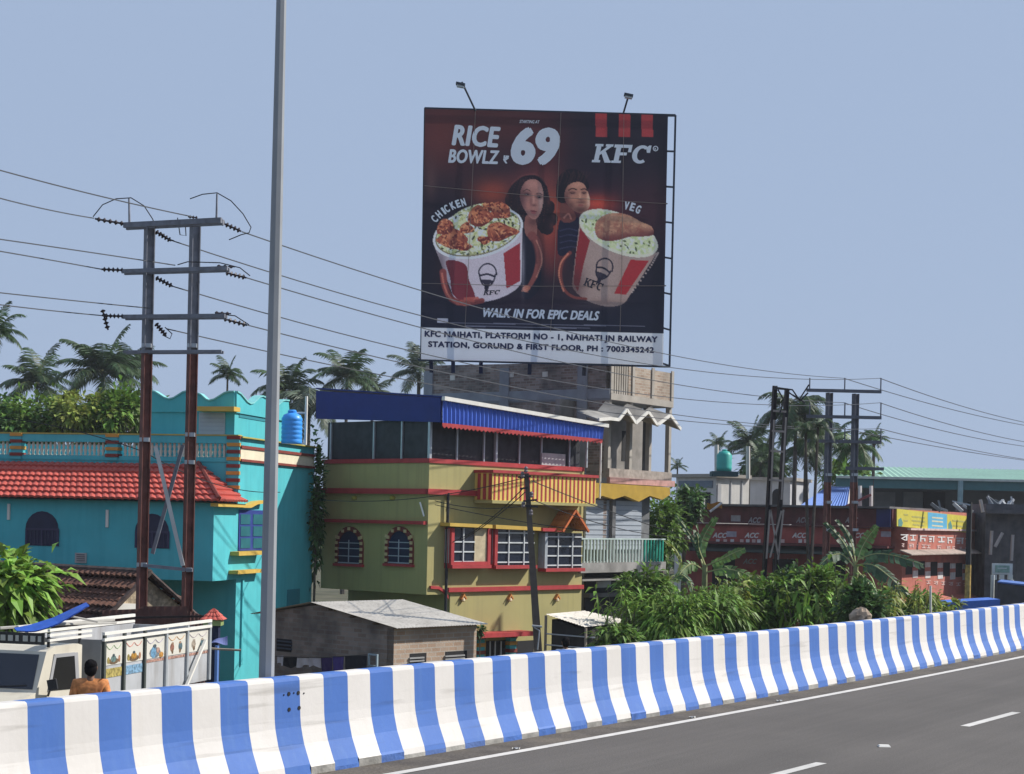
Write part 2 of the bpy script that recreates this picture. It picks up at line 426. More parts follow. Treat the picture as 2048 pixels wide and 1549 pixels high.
prof = [(-.26, 0, 0), (-.21, .2, 0), (-.19, .80, 0), (-.17, .835, 0), (-.03, .84, 0), (-.008, .83, 0), (0, .805, 0), (.018, .49, 0), (.028, .41, 0), (.046, .34, 0), (.068, .26, 0), (.142, .09, 0), (.156, .065, 1), (.16, 0, 1)]
b = MB()
rnd = random.Random(3)
edges = []
for k in range(-42, 120):
    if sk(k) > 1 and sk(k + 1) < SS[-1] - 2: edges += [(sk(k), sk(k + .51), True), (sk(k + .51), sk(k + 1), False)]
for sa, sb, blue in edges:
    n = 1
    foot = .045 + rnd.uniform(-.03, .03)
    for q in range(n):
        a = sa + (sb - sa) * q / n; c = sa + (sb - sa) * (q + 1) / n
        for i in range(len(prof) - 1):
            (o0, z0, _), (o1, z1, f) = prof[i], prof[i + 1]
            if f == 1 and z0 == .09: z1 = foot
            if z1 == 0 and f: z0 = foot
            b.mi = (3 if blue else 2) if (f and z1 == 0) else (1 if blue else 0)
            b.quad(path(a, o0, z0), path(c, o0, z0), path(c, o1, z1), path(a, o1, z1))
barrier = tag(b.build('roadside_barrier', [bar_w, bar_b, bar_c, bar_bf], org=path(SS[0] + 15, 0, 0)), 'long concrete crash barrier painted in blue and white upright stripes along the road', 'barrier')
me = barrier.data
for u, v in ((577, 1387), (596, 1387), (577, 1420), (597, 1419), (567, 1388), (587, 1386), (607, 1389)):
    big = v > 1400 or u in (577, 596)
    sx = s_at(u) + .0; p = path(sx, .012 if v < 1400 else .018, at(u, v, 14).z)
    z = .84 - (v - 1352) / 206 * .84
    q = path(sx, (.805 - z) / .395 * .022, z); r_ = .018 if big else .007
    n_ = (path(sx, 1, 0) - path(sx, 0, 0))
    MB().tube([q - n_ * .02, q + n_ * .006], r_, 10).build('anchor_hole', dark, barrier)

# ---- street lamp
pc = at(533, 1350, 14.75)
sa = s_near(pc); base = path(sa, -.40, -.02)
Yp = base.y
def poleat(v): return at(533 + 34 * (1350 - v) / 1350, v, Yp)
lamp = root('street_lamp', base, 'tall grey galvanised street lamp pole standing behind the striped barrier', 'street lamp')
b = MB(); top = Vector((base.x + .0, base.y, 9.2))
p0 = Vector((poleat(1350).x, Yp, -.02)); 
b.tube([p0, (p0.x, Yp, 3), (p0.x, Yp, 6), (p0.x, Yp, 9.2)], [.071, .060, .047, .034], 8, ph=0)
polem = mat('lamp_pole_steel', (.29, .305, .32), .6, .08, 3, spec=.2, streak=.35, scol=(.22, .24, .26))
b.build('pole', polem, lamp)
b = MB(); b.tube([(p0.x, Yp, -.02), (p0.x, Yp, .005)], .19, 4)
for k in range(4):
    a = k * math.pi / 2; b.bar((p0.x + .1 * math.cos(a), Yp + .1 * math.sin(a), 0), (p0.x + .075 * math.cos(a), Yp + .075 * math.sin(a), .22), .012, .05)
b.build('base_plate', galv, lamp)
b = MB(); b.tube([(p0.x, Yp, 9.15), (p0.x + .5, Yp - .25, 9.5), (p0.x + 1.5, Yp - .7, 9.7)], .03, 8); b.build('arm', galv, lamp)
b = MB(); b.bar((p0.x + 1.4, Yp - .66, 9.69), (p0.x + 2.0, Yp - .93, 9.75), .24, .09); b.build('lamp_head', galv, lamp)
def block(mb, Lf, Rf, lL, lR, z0, z1, oL=0, oR=0):
    c0 = Lf.o + Lf.n * oL + Rf.n * oR; c1 = c0 + Lf.d * lL; c2 = c1 + Rf.d * lR; c3 = c0 + Rf.d * lR
    return mb.hexa([(c.x, c.y, z0) for c in (c0, c3, c2, c1)] + [(c.x, c.y, z1) for c in (c0, c3, c2, c1)])
def archpts(a0, a1, z0, z1, n=10):
    r = abs(a1 - a0) / 2; c = (a0 + a1) / 2; h = min(r, z1 - z0)
    zc = z1 - h
    return [(c - r, z0), (c + r, z0)] + [(c + r * math.cos(math.pi * i / n), zc + h * math.sin(math.pi * i / n)) for i in range(n + 1)]
def parr(F, u0, v0, u1, v1, off, n=10):
    a0, z1 = F.uv(u0, v0, off); a1 = F.uv(u1, v0, off)[0]; z0 = F.z_(u0, v1, off)
    return archpts(min(a0, a1), max(a0, a1), z0, z1, n)

# ================================================================== turquoise house
tealm = mat('turquoise_wall_paint', (.075, .43, .475), .72, .08, 1.2, .1, 20, streak=.4, scol=(.04, .29, .34), dirt=.25, dcol=(.11, .42, .45))
teald = mat('dark_turquoise_paint', (.03, .22, .27), .7, .08, 1.2)
tile_red = mat('red_roof_tile', (.50, .10, .075), .6, .14, 3, .1, 20, island=.0, dirt=.3, dcol=(.28, .06, .05))
tile_band = mat('maroon_band', (.20, .04, .03), .7)
shut = mat('grey_shutter', (.42, .43, .46), .6, .05)
navy = mat('navy_window', (.02, .022, .055), .3, .2)
TL, TR = corner_faces(478, 900, 51, 13)
D = TR.s_(627, 1000); W_ = 13.0
zt = lambda v: TL.z_(478, v)
zg = gz(51)
th = root('turquoise_house', TL.P(W_ / 2, zg, -4), 'turquoise two storey house with a red tiled lean-to roof and cream balustrade', 'house')
b = MB(); block(b, TL, TR, W_, D, zg, zt(925)); BAY = 1.8
zb0, zb1 = TL.z_(430, 1163, BAY), TL.z_(430, 1006, BAY)
b.box(TL, .0, W_, zb0, zb1, 0, BAY)
b.box(TL, .75, W_, TL.z_(430, 1153, BAY) , zb0 + .01, .01, BAY - .01)
b.box(TR, 0, D, zt(925) + .002, zt(876), -.25, 0)       # solid parapet on the side
b.box(TR, D - .25, D, zt(925) + .002, zt(876), -W_, -.252)
wall_t = b.build('wall', tealm, th)
b = MB(); zE, zT = TL.z_(440, 1004, BAY + .35), zt(931)
sh = TL.s_(397, 937)
e = -.3
A = TL.P(W_, zE, BAY + .35); B = TL.P(e, zE, BAY + .35); C = TL.P(sh, zT, .02); Dd = TL.P(W_, zT, .02); Eb = TL.P(e, zE, .02)
b.tiles(A, B, C, Dd, 62, 7, .035, .07)
b.tiles(B, Eb, C, C, 10, 7, .035, .07)
b.quad(A - Vector((0, 0, .03)), B - Vector((0, 0, .03)), Eb - Vector((0, 0, .03)), TL.P(W_, zE - .03, .02))
b.build('tiled_lean_to_roof', tile_red, th)
b = MB(); b.tube([B + Vector((0, 0, .10)), C + Vector((0, 0, .06))], .07, 6); b.build('hip_ridge', tile_band, th)
b = MB(); b.box(TR, -BAY - .3, 0, zE - .14, zE - .04, .02, .26); b.build('eave_board', yelp, th)
# balustrade along the front roof edge
b = MB(); b.box(TL, 0, W_, zt(888), zt(873), -.22, .05); b.build('balustrade_rail', tealm, th)
b = MB(); b.box(TL, 0, W_, zt(873) + .002, zt(870), -.24, .07); b.build('rail_coping', mat('olive_yellow_paint', (.38, .33, .08), .6), th)
b = MB(); b.box(TL, 0, W_, zt(925) + .002, zt(916), -.2, .03); b.build('balustrade_kerb', tealm, th)
posts = [(213, 235), (22, 42)]
bm_ = MB()
zz0, zz1 = zt(916), zt(888); hh = zz1 - zz0
bm_.lathe(TL.P(0, zz0, -.08), [(.05, 0), (.055, hh * .06), (.03, hh * .14), (.058, hh * .42), (.03, hh * .55), (.058, hh * .75), (.03, hh * .9), (.05, hh)], 8)
b0 = bm_.build('baluster', mat('cream_baluster', (.58, .54, .44), .7), th, smooth=True)
skip = [(TL.s_(u1), TL.s_(u0)) for u0, u1 in posts] + [(-.1, TL.s_(452))]
a = .35; first = True
while a < W_ - .2:
    if not any(p - .08 < a < q + .08 for p, q in skip):
        if first: c_ = b0; first = False
        else: c_ = b0.copy(); COL.objects.link(c_); c_.parent = th
        q = TL.P(a, 0, 0) - TL.P(0, 0, 0); c_.location = q
    a += .147
def banded(F, a0, a1, z0, z1, o0, o1, n, parent, nm):
    b = MB()
    for k in range(n):
        q0, q1 = z0 + (z1 - z0) * k / n, z0 + (z1 - z0) * (k + 1) / n
        b.mi = (0, 1, 0, 2)[k % 4]; ex = .03 if b.mi else 0
        b.box(F, a0 - ex, a1 + ex, q0, q1 - .002, o0, o1 + ex)
    b.build(nm, [tealm, tile_band, mat('ochre_band', (.52, .27, .05), .6)], parent)
for u0, u1 in posts: banded(TL, TL.s_(u1), TL.s_(u0), zt(925), zt(871), -.2, .08, 8, th, 'balustrade_post')
banded(TL, -.03, TL.s_(455), zt(1000), zt(872), .003, .06, 18, th, 'corner_pilaster')
# side frieze
b = MB(); b.box(TR, .02, D - .15, zt(918), zt(897), .003, .05); b.build('frieze', cream, th)
b = MB(); b.box(TR, .02, D - .15, zt(897) + .002, zt(891), .003, .09); b.box(TR, .02, D - .15, zt(923), zt(918) - .002, .003, .09); b.build('frieze_band', tile_band, th)
b = MB(); b.box(TR, 0, D + .1, zt(876) + .002, zt(873), -.3, .12); b.build('parapet_coping', mat('olive_yellow_paint', (1, 1, 1)), th)
# arched windows on the front
for u0, v0, u1, v1 in ((52, 1022, 118, 1091), (271, 1027, 339, 1096), (-150, 1020, -90, 1090)):
    b = MB(); b.prism(TL, parr(TL, u0, v0, u1, v1, BAY), BAY - .1, BAY + .02); wn = b.build('arched_window', navy, th)
    b = MB(); a0, a1 = TL.s_(u1, v1, BAY), TL.s_(u0, v1, BAY); zl, zh = TL.z_(u0, v1, BAY), TL.z_(u0, v0, BAY)
    r_ = (a1 - a0) / 2
    fm = mat('dark_violet_frame', (.045, .04, .085), .5)
    b.box(TL, a0, a1, zh - r_ - .03, zh - r_ + .03, BAY + .02, BAY + .05)
    for t in (.02, .5, .98): b.box(TL, a0 + (a1 - a0) * t - .025, a0 + (a1 - a0) * t + .025, zl, zh - r_ - .031, BAY + .02, BAY + .05)
    b.build('frame', fm, wn)
    b = MB()
    for k in range(9):
        t = (k + .5) / 9
        if abs(t - .5) > .08: b.box(TL, a0 + (a1 - a0) * t - .01, a0 + (a1 - a0) * t + .01, zl + .03, zh - r_ - .04, BAY + .021, BAY + .035)
    b.build('shutter_slats', fm, wn)
for u, v0, v1 in ((17, 1008, 1040), (214, 1020, 1055)):
    b = MB(); b.pbox(TL, u - 2.5, v0, u + 2.5, v1, BAY - .02, BAY + .05); b.build('tube_light', white, th)
b = MB(); b.pbox(TL, 150, 1106, 172, 1126, BAY - .02, BAY + .06); vt = b.build('vent_box', mat('grey_vent', (.4, .38, .36)), th)
b = MB()
for k in range(4): b.pbox(TL, 153, 1109 + 4 * k, 169, 1110.5 + 4 * k, BAY + .06, BAY + .075)
b.build('vent_slats', concrete_d, vt)
# side window with yellow trims
b = MB(); b.pbox(TR, 479, 1020, 531, 1102, -.1, .03); wn = b.build('side_window', mat('blue_window_frame', (.03, .05, .22), .5), th)
for k in range(2):
    for j in range(3):
        b = MB(); u0 = 482 + 25 * k; v0 = 1029 + 24 * j; b.pbox(TR, u0, v0, u0 + 19, v0 + 20, .03, .045)
        b.build('pane', mat('teal_glass', (.03, .14, .17), .15, spec=.6), wn)
b = MB(); b.pbox(TR, 478, 1104, 531, 1112, 0, .28); b.build('window_ledge', yelp, th)
b = MB(); b.pbox(TR, 476, 1142, 531, 1149, 0, .3); b.build('lower_ledge', yelp, th)
b = MB(); q = [TR.uv(u, v, .2) for u, v in ((478, 1016), (478, 1011), (500, 1010), (514, 1003), (533, 1001), (533, 1007), (516, 1009), (503, 1016))]; b.prism(TR, q, 0, .2); b.build('window_hood', yelp, th)
b = MB(); b.pbox(TR, 486, 1160, 489, 1330, 0, .06); b.build('drain_pipe', tealm, th)
b = MB(); b.pbox(TR, 575, 1180, 600, 1330, -.1, .02); b.build('side_door', teald, th)
# roof room with the wavy parapet
PL, PR = corner_faces(470, 800, 52.2, 13)
zp = lambda v: PL.z_(470, v)
aL, aR = PL.s_(296), PR.s_(574)
b = MB(); block(b, PL, PR, aL, aR, zt(925) + .003, zp(826))
def wavy(F, pts, n=4):
    """smooth crest through the given picture points"""
    q = [F.uv(u, v) for u, v in pts]; out = []
    for i in range(len(q) - 1):
        for k in range(n):
            t = k / n; tt = (1 - math.cos(math.pi * t)) / 2
            out.append((q[i][0] + (q[i + 1][0] - q[i][0]) * t, q[i][1] + (q[i + 1][1] - q[i][1]) * tt))
    return out + [q[-1]]
wv = wavy(PL, [(470, 785), (461, 785), (420, 803), (398, 789), (376, 784), (340, 800), (303, 783), (296, 785)])
b.prism(PL, [(0, zp(826) + .002)] + wv + [(aL, zp(826) + .002)], -.14, .06)
wr = wavy(PR, [(470, 785), (497, 809), (521, 794), (548, 812), (566, 802), (574, 803)])
b.prism(PR, [(.0, zp(826) + .002)] + wr + [(aR, zp(826) + .002)], -.14, .06)
pent = b.build('roof_room', tealm, th)
b = MB()
for F, wq in ((PL, wv), (PR, wr)):
    for i in range(len(wq) - 1):
        (a0, z0), (a1, z1) = wq[i], wq[i + 1]
        b.hexa([F.P(a0, z0 + .002, -.18), F.P(a1, z1 + .002, -.18), F.P(a1, z1 + .002, .10), F.P(a0, z0 + .002, .10),
                F.P(a0, z0 + .045, -.18), F.P(a1, z1 + .045, -.18), F.P(a1, z1 + .045, .10), F.P(a0, z0 + .045, .10)])
b.build('wavy_coping', mat('pale_turquoise', (.2, .52, .52), .6), pent)
b = MB(); b.pbox(PL, 398, 824, 450, 876, -.1, .04); shb = b.build('roller_shutter', shut, pent)
b = MB()
for k in range(6): b.pbox(PL, 400, 828 + 8 * k, 448, 829 + 8 * k, .04, .05)
b.build('shutter_ribs', mat('shutter_rib', (.34, .35, .39)), shb)
b = MB(); b.pbox(PL, 393, 813, 468, 822, 0, .5); b.build('shutter_hood', yelp, pent)
b = MB(); b.pbox(PR, 479, 826, 536, 835, -.1, .02); b.build('side_slot', teald, pent)

# blue water tank on the roof
tc_ = at(583, 888, 53.6)
tk = root('blue_water_tank', tc_, 'bright blue plastic water tank on the roof of the turquoise house', 'water tank')
s_ = 53.6 / FPX
hT = 64 * s_; rT = 21 * s_
b = MB(); pr = [(rT * .96, 0), (rT, .02)]
for k in range(5):
    z = hT * (.1 + .14 * k); pr += [(rT, z), (rT * .96, z + .03), (rT * .96, z + .05), (rT, z + .08)]
pr += [(rT, hT * .78), (rT * .8, hT * .9), (rT * .4, hT * .96)]
tank_blue = mat('tank_blue', (.05, .30, .80), .4, .06)
b.lathe(tc_, pr, 20); b.build('tank_body', tank_blue, tk, smooth=True)
b = MB(); b.lathe(tc_ + Vector((0, 0, hT * .96)), [(rT * .42, 0), (rT * .42, .07), (rT * .3, .1)], 16); b.build('lid', tank_blue, tk)
b = MB(); p = at(611, 890, 53.8)
b.tube([p, at(613, 800, 53.8), at(613, 793, 53.8)], .045, 6); b.tube([at(613, 826, 53.8), at(592, 826, 53.7)], .03, 6)
b.build('vent_pipe', white, th)

# ================================================================== tiled hut and rusty sheets in front of it
old_tile = mat('old_clay_tile', (.13, .062, .042), .9, .6, 7, .3, 12, dirt=.85, dcol=(.03, .026, .026))
rubble = mat('rubble_gable', (.46, .37, .26), .95, .5, 9, .6, 14, dirt=.85, dcol=(.10, .075, .055))
HL, HR = corner_faces(214, 1225, 43.5, 40)
zgh = gz(43)
hut = root('tiled_hut', HR.P(1, zgh, -1), 'low hut with a dark weathered clay tile roof and a rubble gable', 'hut')
lg = HR.s_(372, 1222); zE = HR.z_(214, 1226); ap = HR.uv(290, 1149)
LL = 9.0
b = MB(); b.box(HR, 0, lg, zgh, zE, -LL, 0); b.build('wall', mat('mud_wall', (.2, .15, .11), .95, .3, dirt=.6), hut)
b = MB(); b.prism(HR, [(0.02, zE + .002), (lg - .02, zE + .002), (ap[0], ap[1] - .06)], -.25, -.02); b.build('gable', rubble, hut)
b = MB(); b.prism(HR, [(0.0, zE + .03), (1.1, zE + .03), (1.1, zE + .2), (.3, zE + .24)], -.019, .03); b.build('plaster_patch', white, hut)
b = MB()
oL = -.45
sl_ = (ap[1] - zE) / ap[0]
A = HR.P(oL, zE + sl_ * oL, .2); Bq = HR.P(ap[0], ap[1], .2); Cq = HR.P(ap[0], ap[1], -LL); Dq = HR.P(oL, zE + sl_ * oL, -LL)
b.tiles(Dq, A, Bq, Cq, 40, 9, .06, .07, jit=.05)
sl2 = (ap[1] - zE) / (lg - ap[0])
E1 = HR.P(lg + .45, zE - sl2 * .45, .2); E2 = HR.P(lg + .45, zE - sl2 * .45, -LL)
b.tiles(E1, E2, Cq, Bq, 40, 9, .06, .07, jit=.05)
b.build('clay_tile_roof', old_tile, hut)
b = MB(); b.tube([Bq + Vector((0, 0, .05)), Cq + Vector((0, 0, .05))], .1, 6); b.tube([A + Vector((0, 0, .03)), Bq + Vector((0, 0, .05))], .07, 5); b.tube([E1, Bq + Vector((0, 0, .05))], .06, 5)
b.build('ridge_tiles', mat('ridge_tile', (.07, .05, .045), .9, .5, 5, .2, 10), hut)

rustsheet = mat('rusty_sheet', (.10, .045, .038), .75, .25, 2, .1, 10, streak=.5, scol=(.06, .03, .03))
fn = root('rusty_sheet_fence', at(300, 1330, 40.5), 'fence of maroon rusty metal sheets below the rubble gable', 'fence')
ORG[fn.name] = fn.location.copy()
for k, (u0, u1, v0, v1) in enumerate(((205, 280, 1219, 1236), (281, 372, 1211, 1214), (373, 415, 1219, 1236))):
    b = MB(); Y = 40.2 + .3 * k
    p0, p1 = at(u0, v0 + 2, Y), at(u1, v1 if k else v0, Y)
    b.sheet((p0.x, Y, -2.6), (p1.x, Y + .2, -2.6), (p1.x, Y + .2, p1.z), (p0.x, Y, p0.z), 6, .008)
    b.build('sheet', rustsheet, fn)
b = MB(); b.bar(at(195, 1237, 40.0), at(408, 1233, 40.2), .05); b.build('top_rail', mat('rail_dark', (.03, .02, .02)), fn)

# gate pillar with tiled cap
gp = at(427, 1240, 36.5)
pil = root('gate_pillar', (gp.x, gp.y, -2.2), 'dark blue gate pillar with a small red tiled cap beside the turquoise house', 'gate pillar')
dkblue = mat('dark_blue_paint', (.012, .02, .055), .6)
b = MB(); b.ab(gp.x - .13, gp.x + .13, gp.y - .13, gp.y + .13, -2.2, gp.z - .12); b.build('shaft', dkblue, pil)
b = MB(); b.ab(gp.x - .19, gp.x + .19, gp.y - .19, gp.y + .19, gp.z - .118, gp.z - .0); b.build('cap_band', mat('teal_yellow', (.25, .33, .12), .6, .3), pil)
b = MB(); z0 = gp.z + .002; k_ = [(gp.x + x * .24, gp.y + y * .24, z0) for x, y in ((-1, -1), (1, -1), (1, 1), (-1, 1))]; apx = (gp.x, gp.y, z0 + .24)
for i in range(4): b.tiles(k_[i], k_[(i + 1) % 4], apx, apx, 4, 3, .012, .015)
b.build('tiled_cap', tile_red, pil)
b = MB(); q = at(434, 1310, 36.1); b.tube([(q.x, q.y, -2.2), at(434, 1292, 36.1)], .045, 8)
tag(b.build('blue_pipe_post', mat('light_blue_paint', (.13, .26, .62), .6)), 'light blue pipe post standing against the dark blue gate pillar', 'post')
b = MB()
b.grid(lambda u, v: at(419 + 36 * u, 1288 - 19 * v * u - 3 * math.sin(5 * u), 36.0 + .15 * v), 8, 4)
tag(b.build('blue_cloth', mat('faded_blue_cloth', (.2, .24, .5), .9, .15, 6, transl=.2)), 'faded blue cloth flapping beside the dark blue gate pillar', 'cloth')
b = MB(); b.tube([at(412, 1297, 35.8), at(440, 1299, 35.9), at(482, 1301, 36)], .025, 5)
tag(b.build('wooden_rod', mat('grey_wood', (.3, .25, .2))), 'thin wooden rod lying across in front of the blue pipe post', 'rod')

# ================================================================== olive house
olive = mat('olive_yellow_wall', (.375, .33, .14), .78, .07, .8, .1, 25, streak=.4, sm=(4, 4, .2), scol=(.24, .215, .10), dirt=.25, dcol=(.28, .26, .13))
YL, YR = corner_faces(857, 1000, 55, 42)
zy = lambda v: YR.z_(857, v)
lL, lR = YL.s_(645, 1000), YR.s_(1166, 1050)
zg = gz(55)
yh = root('olive_house', YL.P(lL / 2, zg, -lR / 2), 'olive yellow house with red bands and a blue corrugated awning on its terrace', 'house')
b = MB(); block(b, YL, YR, lL, lR, zy(1190), zy(926)); block(b, YL, YR, lL - .2, lR - 1.1, zg, zy(1190) - .002, -1.1, 0)
b.build('wall', olive, yh)
b = MB(); block(b, YL, YR, lL + .08, lR, zy(926) + .002, zy(917), .04, .04); b.build('parapet_coping', redp, yh)
b = MB(); b.box(YL, -.1, lL + .35, zy(989), zy(978), 0.002, .14); b.box(YR, -.14, YR.s_(975, 985), zy(989), zy(978), .002, .12); b.build('floor_band', redp, yh)
b = MB(); b.box(YL, .05, lL + .3, zy(1050), zy(1043), .002, .16); b.build('sunshade_band', redp, yh)
b = MB(); b.pbox(YR, 898, 1176, 1168, 1185, .002, .1); b.build('lower_band', redp, yh)
b = MB(); q = [(862, 1172), (878, 1173), (890, 1180), (897, 1192), (897, 1199), (890, 1187), (878, 1179), (862, 1178)]; b.pprism(YR, q, .002, .07); b.build('curled_trim', redp, yh)
b = MB(); b.pprism(YR, [(962, 1268), (1070, 1263), (1070, 1272), (953, 1277)], .0, .7); b.build('door_canopy', redp, yh)
# terrace: net behind grey posts, darkened to stand in for the shaded interior
net = mat('shaded_net', (.028, .03, .036), .6, .3, 4, streak=.4, scol=(.05, .05, .055))
b = MB(); b.box(YL, .1, lL - .05, zy(917) + .003, zy(838), -.2, -.14); b.box(YR, .1, lR - .1, zy(917) + .003, zy(838), -.2, -.14); b.build('terrace_net', net, yh)
for F, us in ((YL, (662, 748, 804)), (YR, (859, 914, 968, 991, 1039, 1083, 1139, 1174))):
    for u in us:
        b = MB(); a = F.s_(u, 880, -.1); w_ = .05 if u in (991, 859) else .03
        b.box(F, a - w_, a + w_, zy(917) + .003, zy(840), -.13, -.13 + 2 * w_); b.build('terrace_post', galv, yh)
b = MB(); b.pbox(YR, 1084, 906, 1131, 940, -.12, -.04); b.build('cooler_box', mat('pale_grey_box', (.42, .42, .42), .6), yh)
# awning
awn_shade = mat('shaded_blue_sheet', (.009, .023, .16), .55, .08); awn = mat('blue_sheet', (.06, .13, .52), .5, .08)  # one blue awning; the shade on its left side is put into the darker copy
b = MB(); b.pprism(YL, [(632, 782), (881, 796), (881, 845), (632, 838)], -.08, -.02)
b.build('awning_side', awn_shade, yh)
F = YR; oA = .5
tl, tr2, br, bl = [F.P(*F.uv(u, v, oA), oA) for u, v in ((884, 799), (1207, 853), (1204, 879), (884, 846))]
b = MB(); b.sheet(bl, br, tr2, tl, 42, .03); b.build('awning_front', awn, yh)
b = MB()
n_ = 42
for k in range(n_):
    t0, t1 = k / n_, (k + 1) / n_
    p0, p1 = bl.lerp(br, t0), bl.lerp(br, t1); m_ = (p0 + p1) / 2
    dn = Vector((0, 0, -.17)); off = Vector((F.n.x, F.n.y, 0)) * .025
    b.quad(p0 + off, p0 + dn * .6 + off, m_ + dn + off, p1 + dn * .6 + off, p1 + off)
    b.quad(p0 + off * .2, p0 + dn * .6 + off * .2, m_ + dn + off * .2, p1 + dn * .6 + off * .2, p1 + off * .2)
b.build('red_valance', redp, yh)
# roof sheet rising to the back left
bkL = YL.P(*YL.uv(632, 782, -.02), -.02); up = Vector((0, 0, .06))
b = MB(); bkR = tr2 + (bkL - tl); 
b.hexa([tl + up, tr2 + up, bkR + up, bkL + up, tl + up * 1.8, tr2 + up * 1.8, bkR + up * 1.8, bkL + up * 1.8]); b.build('roof_sheet', awn_shade, yh)
b = MB(); b.bar(tl + up * .5 + F.n.to_3d() * .06, tr2 + up * .5 + F.n.to_3d() * .06 + (tr2 - tl).normalized() * .15, .14, .13); b.build('gutter', white, yh)
b = MB(); pt = tr2 + F.n.to_3d() * -.1; b.tube([pt, (pt.x, pt.y, zy(985))], .035, 6); b.build('gutter_pipe', white, yh)
# striped balcony
oB = .8
a0, a1 = YR.s_(985, 960, oB), YR.s_(1192, 960, oB); z1, z0 = YR.z_(985, 946, oB), YR.z_(985, 1001, oB)
b = MB(); b.box(YR, a0, a1, z0, z1, 0, oB); bal = b.build('balcony', mat('bright_yellow', (.72, .50, .13), .55, .08), yh)
b = MB(); n_ = 25
for k in range(n_):
    a = a0 + (a1 - a0) * (k + .5) / n_; hw = (a1 - a0) / n_ * .17
    b.box(YR, a - hw, a + hw, z0 + .02, z1 - .02, oB, oB + .012)
for k in range(3): 
    o_ = .15 + .25 * k; q = [YR.P(a0, z0 + .02, o_), YR.P(a0, z0 + .02, o_ + .12), YR.P(a0, z1 - .02, o_ + .12), YR.P(a0, z1 - .02, o_)]
    dn = YR.P(a0 - .03, 0, 0) - YR.P(a0, 0, 0); b.hexa([q[0], q[1], q[1] + dn, q[0] + dn, q[3], q[2], q[2] + dn, q[3] + dn])
b.build('red_stripes', redp, bal)
b = MB(); b.box(YR, a0 - .06, a1 + .06, z1 + .002, z1 + .1, .0, oB + .08); b.build('balcony_coping', redp, bal)
b = MB(); b.box(YR, a0 - .04, a1 + .04, z0 - .1, z0 - .002, 0, oB + .05); b.build('balcony_floor', olive, bal)
# arched windows, left face, ringed with little blocks
for u0, u1 in ((679, 722), (779, 822)):
    F = YL; v0, v1 = 1062, 1127
    ptsO = parr(F, u0, v0, u1, v1, 0, 12)
    a0, a1 = min(p[0] for p in ptsO), max(p[0] for p in ptsO); c = (a0 + a1) / 2; zl = ptsO[0][1]; zh = max(p[1] for p in ptsO); r_ = (a1 - a0) / 2
    b = MB(); b.prism(F, archpts(a0, a1, zl, zh), -.1, .015); wn = b.build('arched_window', navy, yh)
    b = MB(); out = archpts(a0 - .16, a1 + .16, zl, zh + .16, 12)[1:]; inn = archpts(a0, a1, zl, zh, 12)[1:]
    out = out + [(a0 - .16, zl)]; inn = inn + [(a0, zl)]
    for i in range(len(out) - 1):
        b.hexa([F.P(*inn[i], .002), F.P(*out[i], .002), F.P(*out[i], .05), F.P(*inn[i], .05), F.P(*inn[i + 1], .002), F.P(*out[i + 1], .002), F.P(*out[i + 1], .05), F.P(*inn[i + 1], .05)])
    b.build('red_surround', mat('dark_red_surround', (.16, .03, .025), .6), wn)
    ring = []
    for k in range(5): ring += [(a0 - .08, zl + .1 + k * .2), (a1 + .08, zl + .1 + k * .2)]
    zc = zh - r_
    for k in range(1, 6): t = math.pi * k / 6; ring.append((c + (r_ + .08) * math.cos(t), zc + (r_ + .08) * math.sin(t)))
    for a, z in ring: MB().box(F, a - .055, a + .055, z - .05, z + .05, .05, .085).build('ochre_block', mat('ochre_blocks', (.55, .42, .22), .6), wn)
    b = MB()
    for t in (.33, .66): b.box(F, a0, a1, zl + (zc + r_ * .4 - zl) * t - .016, zl + (zc + r_ * .4 - zl) * t + .016, .016, .04)
    b.box(F, a0, a1, zl + .01, zl + .05, .016, .045)
    b.box(F, c - .018, c + .018, zl + .05, zc + r_ * .45, .041, .06); b.box(F, a0, a1, zc + .12, zc + .15, .016, .04)
    b.build('window_bars', mat('pale_bars', (.34, .37, .42), .5), wn)
    b = MB(); b.box(F, a0 - .2, a1 + .2, zl - .09, zl - .003, .002, .1); b.build('sill', redp, wn)
for u, v, w_ in ((355, 0, 0),):
    for uu in (710, 786):
        b = MB(); b.lathe(YL.P(YL.s_(uu, 997), YL.z_(uu, 1001), .02), [(.02, 0), (.1, .03), (.12, .1), (.05, .16)], 8); b.build('wall_rosette', mat('dull_yellow', (.32, .27, .05)), yh)
b = MB(); b.bar(YL.P(*YL.uv(840, 1005, .1), .1), YL.P(*YL.uv(848, 1033, .1), .1), .05); b.build('tube_light', white, yh)
b = MB(); b.bar(YL.P(*YL.uv(642, 1020, .1), .1), YL.P(*YL.uv(648, 1047, .1), .1), .05); b.build('tube_light', white, yh)
